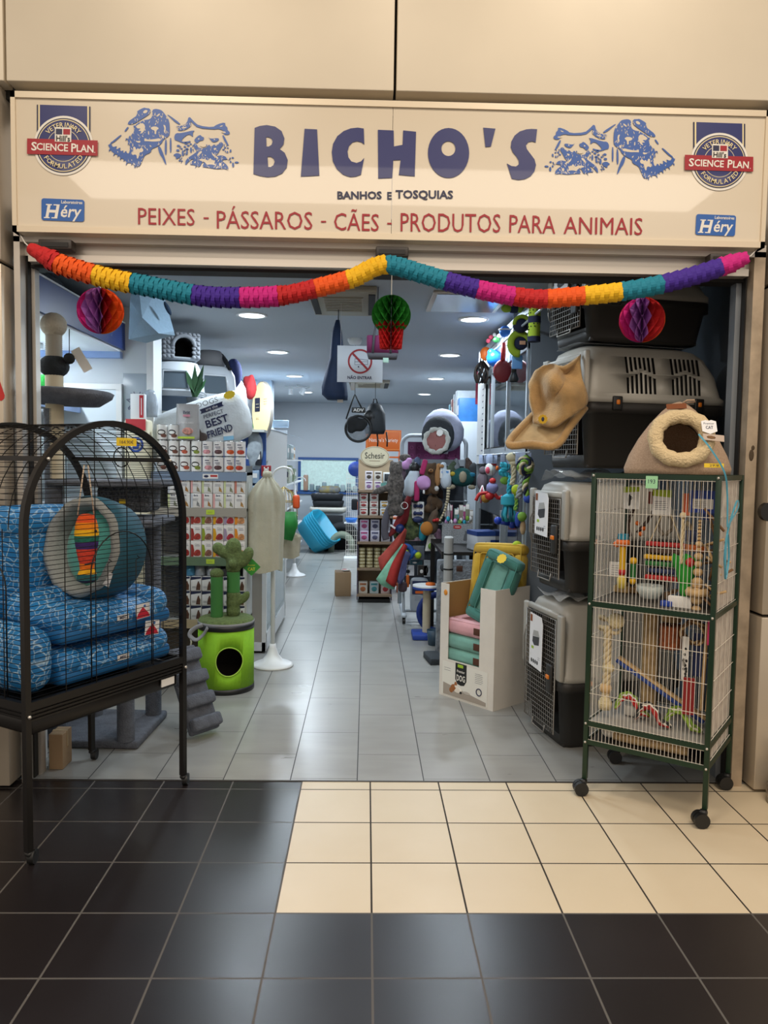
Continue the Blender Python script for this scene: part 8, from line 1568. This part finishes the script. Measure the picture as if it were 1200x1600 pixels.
soft(673, 818, 3.70, 'brown kangaroo soft toy holding an orange ball on the toy rack', [(.02, 0, .0, .05, .045, .09), (.03, -.01, .08, .035, .03, .035), (.05, -.01, .12, .012, .01, .03)], mat('plush_roo', '5a4a3c', .95), (('ball', lambda b: b.ell((-.035, -.03, -.04), (.055, .04, .06), mat('ball_orange', 'b0702a', .85), 14)), ('bow', lambda b: (b.ell((.05, -.05, .035), (.024, .015, .016), MR, 8), b.ell((.025, -.05, .03), (.018, .015, .014), MR, 8)))), hang_=1.18)
soft(660, 828, 3.76, 'turquoise rope toy with fringe between the camouflage bundle and the kangaroo', [(0, 0, .02, .03, .025, .05), (0, 0, -.045, .035, .03, .05)], MTq, hang_=1.18, vox=.01)
def rackpack(px, py, Y, w_, h, label, f, cat='toy', nm='toy_pack', hz=None, d_=.03):
    p = at(px, py, Y); b = MB(); b.rbox((0, 0, 0), (w_, d_, h), .004, M_paperw, seg=1); f(b, frame((0, -d_ / 2 - .0006, 0), (1, 0, 0), (0, 0, 1))); b.tube([(0, 0, h / 2), (0, .0, (hz or 1.18) - p.z), (0, YH + .06 - Y, (hz or 1.18) - p.z)], .002, M_blkpl, 4); tag(b.build(nm), label, cat, loc=p)
rackpack(653, 797, 3.75, .115, .16, 'white pack with two navy rubber bones on the toy rack', lambda b, F: [(b.ell((0, .04 - q * .07, .01), (.03, .015, .012), MN, 8, F), b.ell((-.03, .04 - q * .07, .01), (.018, .022, .014), MN, 8, F), b.ell((.03, .04 - q * .07, .01), (.018, .022, .014), MN, 8, F)) for q in range(2)])
soft(653, 812, 3.73, 'navy rubber bone hanging under the white bone pack', [(0, 0, 0, .05, .025, .03)], MN, hang_=1.18, nm='rubber_bone', cat='toy', vox=.01)
soft(625, 826, 3.62, 'dark blue ball with a white tab at the left of the toy rack', [(0, 0, 0, .042, .042, .042)], mat('ball_darkblue', '10265c', .4), (('tab', lambda b: b.rbox((-.06, -.02, -.02), (.05, .004, .016), .002, M_paperw, RY(.6), seg=1)),), hang_=1.18, nm='toy_ball', cat='toy', vox=.01)
rackpack(699, 797, 3.66, .05, .13, 'white and purple card pack at the left of the cat wands', lambda b, F: b.loops([[(-.022, -.06), (.022, -.06), (.022, -.02), (-.022, -.02)]], mat('card_purple', '6a2a6a', .5), F), d_=.02, hz=1.3)
for px, py, c, lb, w_ in ((634, 863, '1f56a8', 'blue rubber ring toy with a yellow ball in the lower left of the toy rack', .055), (654, 864, None, 'blister card with a yellow tennis ball on the toy rack', 0), (674, 850, None, 'white triangular card with a green ball on the toy rack', 0)):
    p = at(px, py, 3.72); b = MB()
    if c: b.tube([(.06 * math.cos(a), 0, .06 * math.sin(a)) for a in [6.28 * i / 20 for i in range(20)]], .028, mat('ring_blue', c, .5), 8, True); b.ell((-.0, -.04, .0), .03, MATS['tennis_lime'], 12); b.ell((.08, -.0, .0), (.04, .03, .03), mat('ring_blue', c), 10)
    elif px == 654: b.rbox((0, .01, 0), (.115, .01, .14), .006, mat('blister_grey', '5a5f68', .3), seg=1); b.ell((-.005, -.02, -.02), .034, MATS['tennis_lime'], 12)
    else: b.loops([[(-.06, -.07), (.06, -.07), (.045, .05), (.02, .09), (-.02, .09), (-.04, .04)]], M_paperw, frame((0, .02, 0), (1, 0, 0), (0, 0, 1)), .006); b.ell((0, -.01, -.02), .034, MGr2, 12)
    b.tube([(0, .01, .06), (0, .01, .95 + .22 - p.z), (0, YH + .06 - 3.72, .95 + .22 - p.z)], .002, M_blkpl, 4); tag(b.build('ball_toy'), lb, 'toy', loc=p)
for i, (px, py, w_, h, c, lb) in enumerate(((639, 891, .10, .10, 'cfd2d6', 'white box with a dog head picture low on the toy rack'), (660, 891, .09, .10, '2a2622', 'dark box with two small figures low on the toy rack'), (646, 842, .16, .035, '9a8590', 'pinkish long pack lying across the toy rack'), (650, 878, .12, .05, '1f5a6a', 'teal pack under the blister card'), (668, 888, .07, .16, 'b3bcc2', 'white wire grid panel pack beside the dark box'))):
    rackpack(px, py, 3.78, w_, h, lb, lambda b, F, c=c, w_=w_, h=h: (b.loops([rrect(w_, h, .003)], mat('rp_' + c, c, .5, noise=(30, .3)), F), b.ell((-w_ * .1, -h * .1, .001), (w_ * .2, h * .2, .001), (M_blkpl, M_paperw)[i % 2], 8, F)), hz=.95 if py > 860 else 1.18)
for i, (px, py, c, lb) in enumerate(((627, 742, '6d5a66', 'mauve'), (665, 735, '7d6a52', 'sandy'), (706, 735, '4d5a48', 'moss green'), (712, 728, '8a8f96', 'pale grey'), (733, 727, '5a4a44', 'dark brown'), (648, 778, '8f4a62', 'rose'), (662, 775, '3f4652', 'slate'), (686, 770, '4a3a30', 'umber'), (692, 790, '6a7078', 'grey'), (640, 800, '2a3a3a', 'dark teal'), (682, 808, '57604a', 'olive'), (664, 806, '8a8478', 'stone'), (646, 835, '4f6a3a', 'leaf green'), (684, 838, '7a5a6a', 'dusty pink'), (663, 842, '3a3f58', 'indigo'))):
    random.seed(i); r = random.uniform(.035, .05)
    soft(px, py, 3.90, lb + ' small soft toy tucked among the toys on the toy rack', [(0, 0, 0, r, .03, r * 1.2), (random.uniform(-.02, .02), -.01, r * 1.2, r * .6, .025, r * .6), (-r * .7, 0, -r, r * .4, .02, r * .5), (r * .7, 0, -r, r * .4, .02, r * .5)], mat('plush_' + c, c, .95, noise=(40, .25)), hang_=1.5 if py < 780 else 1.18, vox=.011)
# bandana cloths fanned out at the left of the rack
def drape(label, pts, c, Y0):
    b = MB(); cloth(b, [[at(x, y, Y0 + dy) for (x, y), dy in zip(r, (0, -.03, .0, .03))] for r in pts], mat('cloth_' + c, c, .8, noise=(12, .2)), 4, .006); tag(b.build('bandana'), label, 'bandana', 'coloured bandanas hung at the toy rack')
drape('dark red bandana hanging highest at the left of the toy rack', [[(636, 775), (638, 775), (640, 776), (642, 776)], [(620, 810), (626, 812), (632, 814), (637, 812)], [(604, 842), (610, 838), (618, 832), (628, 822)]], '74161a', 3.66)
drape('salmon red bandana flaring left below the dark red one', [[(632, 826), (633, 826), (634, 827), (635, 828)], [(610, 852), (616, 856), (622, 862), (627, 862)], [(591, 872), (594, 888), (600, 896), (604, 890)]], 'b5483c', 3.62)
drape('mint green bandana hanging between two red ones', [[(629, 850), (630, 850), (631, 851), (632, 852)], [(608, 876), (614, 884), (621, 888), (624, 880)], [(588, 905), (596, 914), (606, 919), (616, 921)]], '86bfa0', 3.58)
drape('bright red bandana with long tail right of the mint one', [[(631, 850), (633, 850), (635, 852), (636, 853)], [(613, 880), (619, 888), (624, 886), (628, 876)], [(603, 908), (610, 914), (616, 917), (619, 910)]], 'a82a22', 3.55)
drape('lavender bandana hanging rightmost of the bandanas', [[(626, 862), (632, 860), (638, 862), (642, 866)], [(618, 880), (624, 884), (629, 886), (636, 880)], [(620, 908), (624, 912), (628, 910), (634, 896)]], '6a6f9c', 3.60)
b = MB(); b.rbox((0, 0, 0), (.03, .03, .12), .01, mat('toy_orange', 'd8681c'), seg=2); b.tube([(0, 0, .05), (0, 0, .95 - at(637, 908, 3.7).z), (0, .26, .95 - at(637, 908, 3.7).z)], .003, M_blkpl, 4); tag(b.build('grooming_brush'), 'orange handled brush hanging low on the toy rack', 'brush', loc=at(637, 908, 3.75))
b = MB(); b.rbox((0, 0, 0), (.09, .06, .10), .03, mat('plush_mauve', '4f3f44', .9), seg=2); b.tube([(0, 0, .05), (0, 0, .2), (0, .3, .2)], .003, M_blkpl, 4); tag(b.build('soft_toy'), 'dull mauve soft toy under the lavender bandana', 'soft toy', loc=at(629, 917, 3.7))
# white cat cave with shark-like mouth, on top
cp = at(688, 676, 3.95); t = thing('cat_cave', 'white and grey fluffy-mouthed cat cave bed on top of the toy rack', 'cat bed', cp, -.32)
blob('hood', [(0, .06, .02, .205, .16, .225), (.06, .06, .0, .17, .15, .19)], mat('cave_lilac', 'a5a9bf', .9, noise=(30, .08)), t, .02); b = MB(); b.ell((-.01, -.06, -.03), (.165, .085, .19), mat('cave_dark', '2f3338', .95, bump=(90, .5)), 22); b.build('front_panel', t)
b = MB(); R_ = frame((-.0, -.158, -.085), (1, 0, 0), (0, .22, 1)); b.tube([(.115 * math.cos(6.283 * i / 28), .115 * math.sin(6.283 * i / 28), .012 * math.sin(i * 1.7)) for i in range(28)], [.024 + .006 * math.sin(i * 2.3) for i in range(28)], mat('cave_fluff', 'b9bab4', .98, bump=(70, 1)), 8, True, R_); b.build('fluffy_rim', t)
b = MB(); b.ell((0, 0, -.002), (.108, .108, .022), mat('cave_pink', '8f5c58', .9), 18, R_); b.tube([(-.0, .07, .015), (.005, 0, .016), (-.005, -.06, .014)], .004, mat('cave_seam', '6f4442', .9), 5, M=R_); b.build('pink_inside', t)
b = MB(); b.loops([[(.03 * (1 + .16 * (i % 2)) * math.cos(6.283 * i / 20), .03 * (1 + .16 * (i % 2)) * math.sin(6.283 * i / 20)) for i in range(20)]], M_paperw, R_ @ T(.035, .07, .035), .002); b.build('round_label', t)
b = MB(); b.tube([(0, .05, -.18), (0, .30, -.19)], .02, M_rk, 6); b.build('hook', t)

# wand box, table and floor things right of the rack
t = thing('side_table', 'low black side table in front of the cabinet holding boxes', 'table', (0, 0, 0)); TZ = at(712, 849, 3.2).z
b = MB(); b.bb((.62, 2.55, TZ - .03), (1.03, 3.62, TZ - .002), M_black); b.build('top', t)
for x in (.64, 1.01):
    for y in (2.57, 3.60): b = MB(); b.bb((x - .02, y - .02, 0), (x + .02, y + .02, TZ - .03), M_black); b.build('leg', t)
t = thing('wand_box', 'grey speckled box with a red label and a cat picture, full of cat wands', 'box', (at(712, 849, 3.2).x + .02, 3.28, TZ), -.1); M_spk = mat('speckle_box', '9a9c9e', .8, var2=('6c6e70', 130, 1)); bw, bh = .27, at(712, 818, 3.2).z - TZ
for nm, c, s in (('front_panel', (0, -.09, bh / 2), (bw, .006, bh)), ('back_panel', (0, .09, bh / 2), (bw, .006, bh)), ('side_panel', (-bw / 2, 0, bh / 2), (.006, .18, bh)), ('side_panel', (bw / 2, 0, bh / 2), (.006, .18, bh)), ('bottom', (0, 0, .004), (bw, .18, .006))): b = MB(); b.box(c, s, M_spk); b.build(nm, t)
b = MB(); F = frame((0, -.0945, bh / 2), (1, 0, 0), (0, 0, 1)); b.loops([smooth(rrect(.07, .03, .012))], MR, F @ T(0, bh * .33, 0)); b.loops([rrect(.045, .006, .002)], M_paperw, F @ T(0, bh * .33, .0005)); b.loops([[(.055, -.06), (.09, -.06), (.095, -.02), (.088, .01), (.09, .03), (.08, .02), (.07, .03), (.068, .0), (.06, -.02)]], mat('cat_grey', '55575a', .7), F, .0005); b.build('print', t)
random.seed(17); WB = t.location.copy()
for i in range(12):
    x = -.11 + i * .02; y = random.uniform(-.06, .06); h = random.uniform(.27, .36); tx = random.uniform(-.03, .03)
    c = ('8a7f7a', 'b0a3a8', '6d7a80', 'a0526a', '5f7f78', '9a9aa0', '8f8378', 'b5b0a6', '4f5a6a', 'a84a7a', '7a7f6a', 'a39a90')[i]
    b = MB(); b.tube([(x, y, .01), (x + tx, y, h)], .0035, mat('wand_' + c, c, .6), 5); b.rbox((x + tx * .8, y - .006, h * .82), (.035, .008, .13), .003, mat('wand_' + c, c), seg=1); b.ell((x + tx * .5, y - .012, h * .55 + .03 * (i % 3)), (.018, .014, .026), (M_pp, MTq, MGr2, M_paperw)[i % 4], 8); b.rbox((x + tx, y - .011, h * .93), (.03, .003, .045), .001, M_paperw, seg=1)
    tag(b.build('cat_wand'), f'cat wand standing in the speckled box, {("first", "second", "third", "fourth", "fifth", "sixth", "seventh", "eighth", "ninth", "tenth", "eleventh", "twelfth")[i]} from the left', 'cat wand', 'cat wands in the speckled box', loc=WB, rz=-.1)
b = MB(); P_ = [at(701, 762, 3.16), at(699, 782, 3.14), at(694, 800, 3.13), at(687, 814, 3.12)]
P_ = resample(catrom(P_, 6), .012)
for i in range(len(P_) - 1): b.tube([P_[i], P_[i + 1]], .018 - .0004 * i, (mat('tail_cream', 'bdb08e', .9), mat('tail_dark', '6d6456', .9))[i % 2], 8)
b.tube([P_[0], (P_[0].x + .03, 3.2, P_[0].z + .03)], .004, M_blkpl, 4); b.tube([P_[0], (WB.x - .06, 3.24, TZ + .1)], .004, M_blkpl, 4); tag(b.build('tail_wand'), 'striped cream tail teaser curving out of the speckled wand box', 'cat wand')
t = thing('product_box', 'blue and white box with a cat picture on the black side table', 'box', (at(757, 862, 2.62).x, 2.72, TZ), .25); bw, bh = .20, .16
b = MB(); b.rbox((0, 0, bh / 2), (bw, .22, bh), .004, mat('box_offwhite', 'b9bdc2', .5), seg=1); b.build('body', t); b = MB(); b.bb((-bw / 2 - .001, -.111, bh - .035), (bw / 2 + .001, .111, bh + .001), mat('box_darkblue', '1c3a78', .5)); b.build('lid_band', t, 'dark blue band round the top')
b = MB(); F = frame((0, -.1115, bh / 2), (1, 0, 0), (0, 0, 1)); b.loops([rrect(.07, .025, .003)], mat('box_darkblue', '1c3a78'), F @ T(.055, -.0, 0)); b.loops([rrect(.07, .03, .003)], mat('box_darkblue', '1c3a78'), F @ T(.055, -.05, 0)); b.ell((-.02, -.03, 0), (.018, .03, .001), mat('cat_grey', '55575a'), 8, F); b.loops([rrect(.035, .04, .003)], MR, F @ T(-.075, -.045, 0)); b.build('print', t)
t = thing('scratching_post', 'tall white rope scratching post behind the display box', 'scratching post', (at(697, 900, 2.55).x, 2.55 - .15, 0)); ztp = at(697, 840, 2.4).z
b = MB(); b.lathe([(0, .02), (.036, .02)] + ribs(.036, .02, ztp, .009, .003) + [(.03, ztp + .01), (0, ztp + .012)], mat('white_rope', 'a9a9a6', .9), 20); b.build('post', t)
for z in (ztp - .13, ztp - .25, ztp - .36): b = MB(); b.lathe([(.04, z - .006), (.042, z), (.04, z + .006)], M_blkpl, 20); b.build('band', t)
b = MB(); b.rbox((0, 0, .012), (.30, .30, .024), .006, M_plush); b.build('base', t)
b = MB(); zt_, zb_ = at(705, 866, 2.45).z, .05; b.rbox((0, 0, (zt_ + zb_) / 2), (.30, .05, zt_ - zb_), .015, mat('grey_shag', '7f848a', .98, noise=(26, .3), bump=(60, 1)), seg=2); b.rbox((.03, -.027, zt_ - .07), (.05, .006, .045), .002, MATS['brown_tag'], seg=1); b.ell((-.1, -.03, zt_ - .06), (.03, .02, .035), mat('shag_dark', '3f4347', .95), 10); tag(b.build('shag_panel'), 'grey shaggy cat tree panel with a brown patch behind the white rope post', 'cat tree', loc=(at(712, 880, 2.5).x, 2.51, 0)); bpy.data.objects['shag_panel'].location.z = -.05
p = gnd(662, 1000); t = thing('blue_scratching_post', 'sisal post on a blue base with a round white top beside the display box', 'scratching post', (p.x + .03, p.y + .10, 0)); M_bl = mat('base_blue', '1f3f94', .6)
b = MB(); b.rbox((0, 0, .025), (.26, .26, .05), .012, M_bl, seg=2); b.build('base', t); zd = at(670, 914, p.y + .1).z
b = MB(); b.lathe(ribs(.035, .05, zd - .03, .009, .003), M_sisal, 18); b.build('sisal_post', t); b = MB(); b.cyl(.13, zd - .03, zd - .012, M_bl, 30); b.cyl(.13, zd - .012, zd, M_plw, 30); b.build('round_top', t, 'round white top with blue edge')
b = MB(); b.lathe([(0, 0), (.042, 0), (.045, .01), (.04, .02), (0, .022)], mat('toy_orange', 'd8681c'), 18); tag(b.build('toy_disc'), 'orange disc lying on the round white top', 'toy', loc=(t.location.x + .03, t.location.y, zd))
b = MB(); b.tube([(.17 * math.cos(a), 0, .18 + .17 * math.sin(a)) for a in [6.28 * i / 28 for i in range(28)]], .03, mat('hoop_blue', '1a3480', .6), 10, True); b.bb((-.06, -.03, 0), (.06, .03, .03), MATS['hoop_blue']); tag(b.build('hoop_scratcher'), 'dark blue hoop standing behind the sisal post', 'scratcher', loc=(t.location.x + .12, t.location.y + .22, 0))
p = gnd(679, 1010); b = MB(); b.lathe([(0, 0), (.05, 0), (.065, .13), (.06, .13), (.046, .01), (0, .01)], mat('bucket_blue', '2f4658', .5), 20); tag(b.build('bucket'), 'small slate blue bucket on the floor left of the display box', 'bucket', loc=(p.x, p.y + .06, 0))
p = gnd(680, 1038); b = MB(); b.rbox((0, 0, .025), (.12, .26, .05), .008, mat('slab_charcoal', '2f3438', .95, bump=(90, .5)), seg=1); tag(b.build('scratch_slab'), 'charcoal scratch slab on the floor by the display box', 'scratcher', loc=(p.x - .0, p.y + .1, 0), rz=.15)
t = thing('litter_bag', 'white and navy litter bag standing on the foot of the toy rack', 'bag', (at(654, 960, 3.85).x, 3.80, .105)); hb = at(654, 905, 3.75).z - .105
b = MB(); b.rbox((0, 0, hb / 2), (.17, .13, hb), .03, mat('bag_palegrey', 'a9b0b8', .45, bump=(14, .3)), seg=2, n=2, puff=.008); b.build('bag', t); b = MB(); F = frame((0, -.078, 0), (1, 0, 0), (0, 0, 1)); b.loops([rrect(.15, hb * .4, .01)], MN, F @ T(0, hb * .76, 0), .001); b.loops([rrect(.09, .025, .006)], mat('toy_orange', 'd8681c'), F @ T(-.0, hb * .62, .0015)); lines(b, F @ T(-.01, hb * .38, .001), .10, .1, 3, 0, .05); b.build('print', t)
# tall white cabinet behind with boxes on top
t = thing('tall_cabinet', 'tall white cabinet far right behind the toy rack with boxes on top', 'cabinet', (0, 0, 0)); zc_ = at(715, 662, 5.2).z
b = MB(); b.bb((.98, 4.7, 0), (1.6, 6.6, zc_), mat('cabinet_white', 'c6ced5', .5)); b.build('body', t); b = MB()
for y in (5.0, 5.5, 6.0): b.bb((.972, y, .1), (.98, y + .45, zc_ - .08), M_sil)
b.build('door', t)
for i, (y, h, w_, c, lb) in enumerate(((4.86, .26, .16, '2f6fb0', 'blue'), (5.06, .36, .15, 'b9c4cc', 'white'), (5.27, .34, .15, '9aa9b8', 'pale grey'), (5.50, .30, .17, '8f3a34', 'red'), (5.74, .26, .18, '2a7f94', 'teal'))):
    b = MB(); b.rbox((0, 0, h / 2), (.3, w_, h), .006, mat('tb_' + c, c, .5, noise=(12, .15)), seg=1); b.bb((-.152, -w_ * .3, h * .3), (-.1505, w_ * .3, h * .7), M_paperw); tag(b.build('stored_box'), lb + ' box standing on the tall white cabinet, ' + ORD[i] + ' from the front', 'box', 'boxes on the tall white cabinet', loc=(1.15, y, zc_))
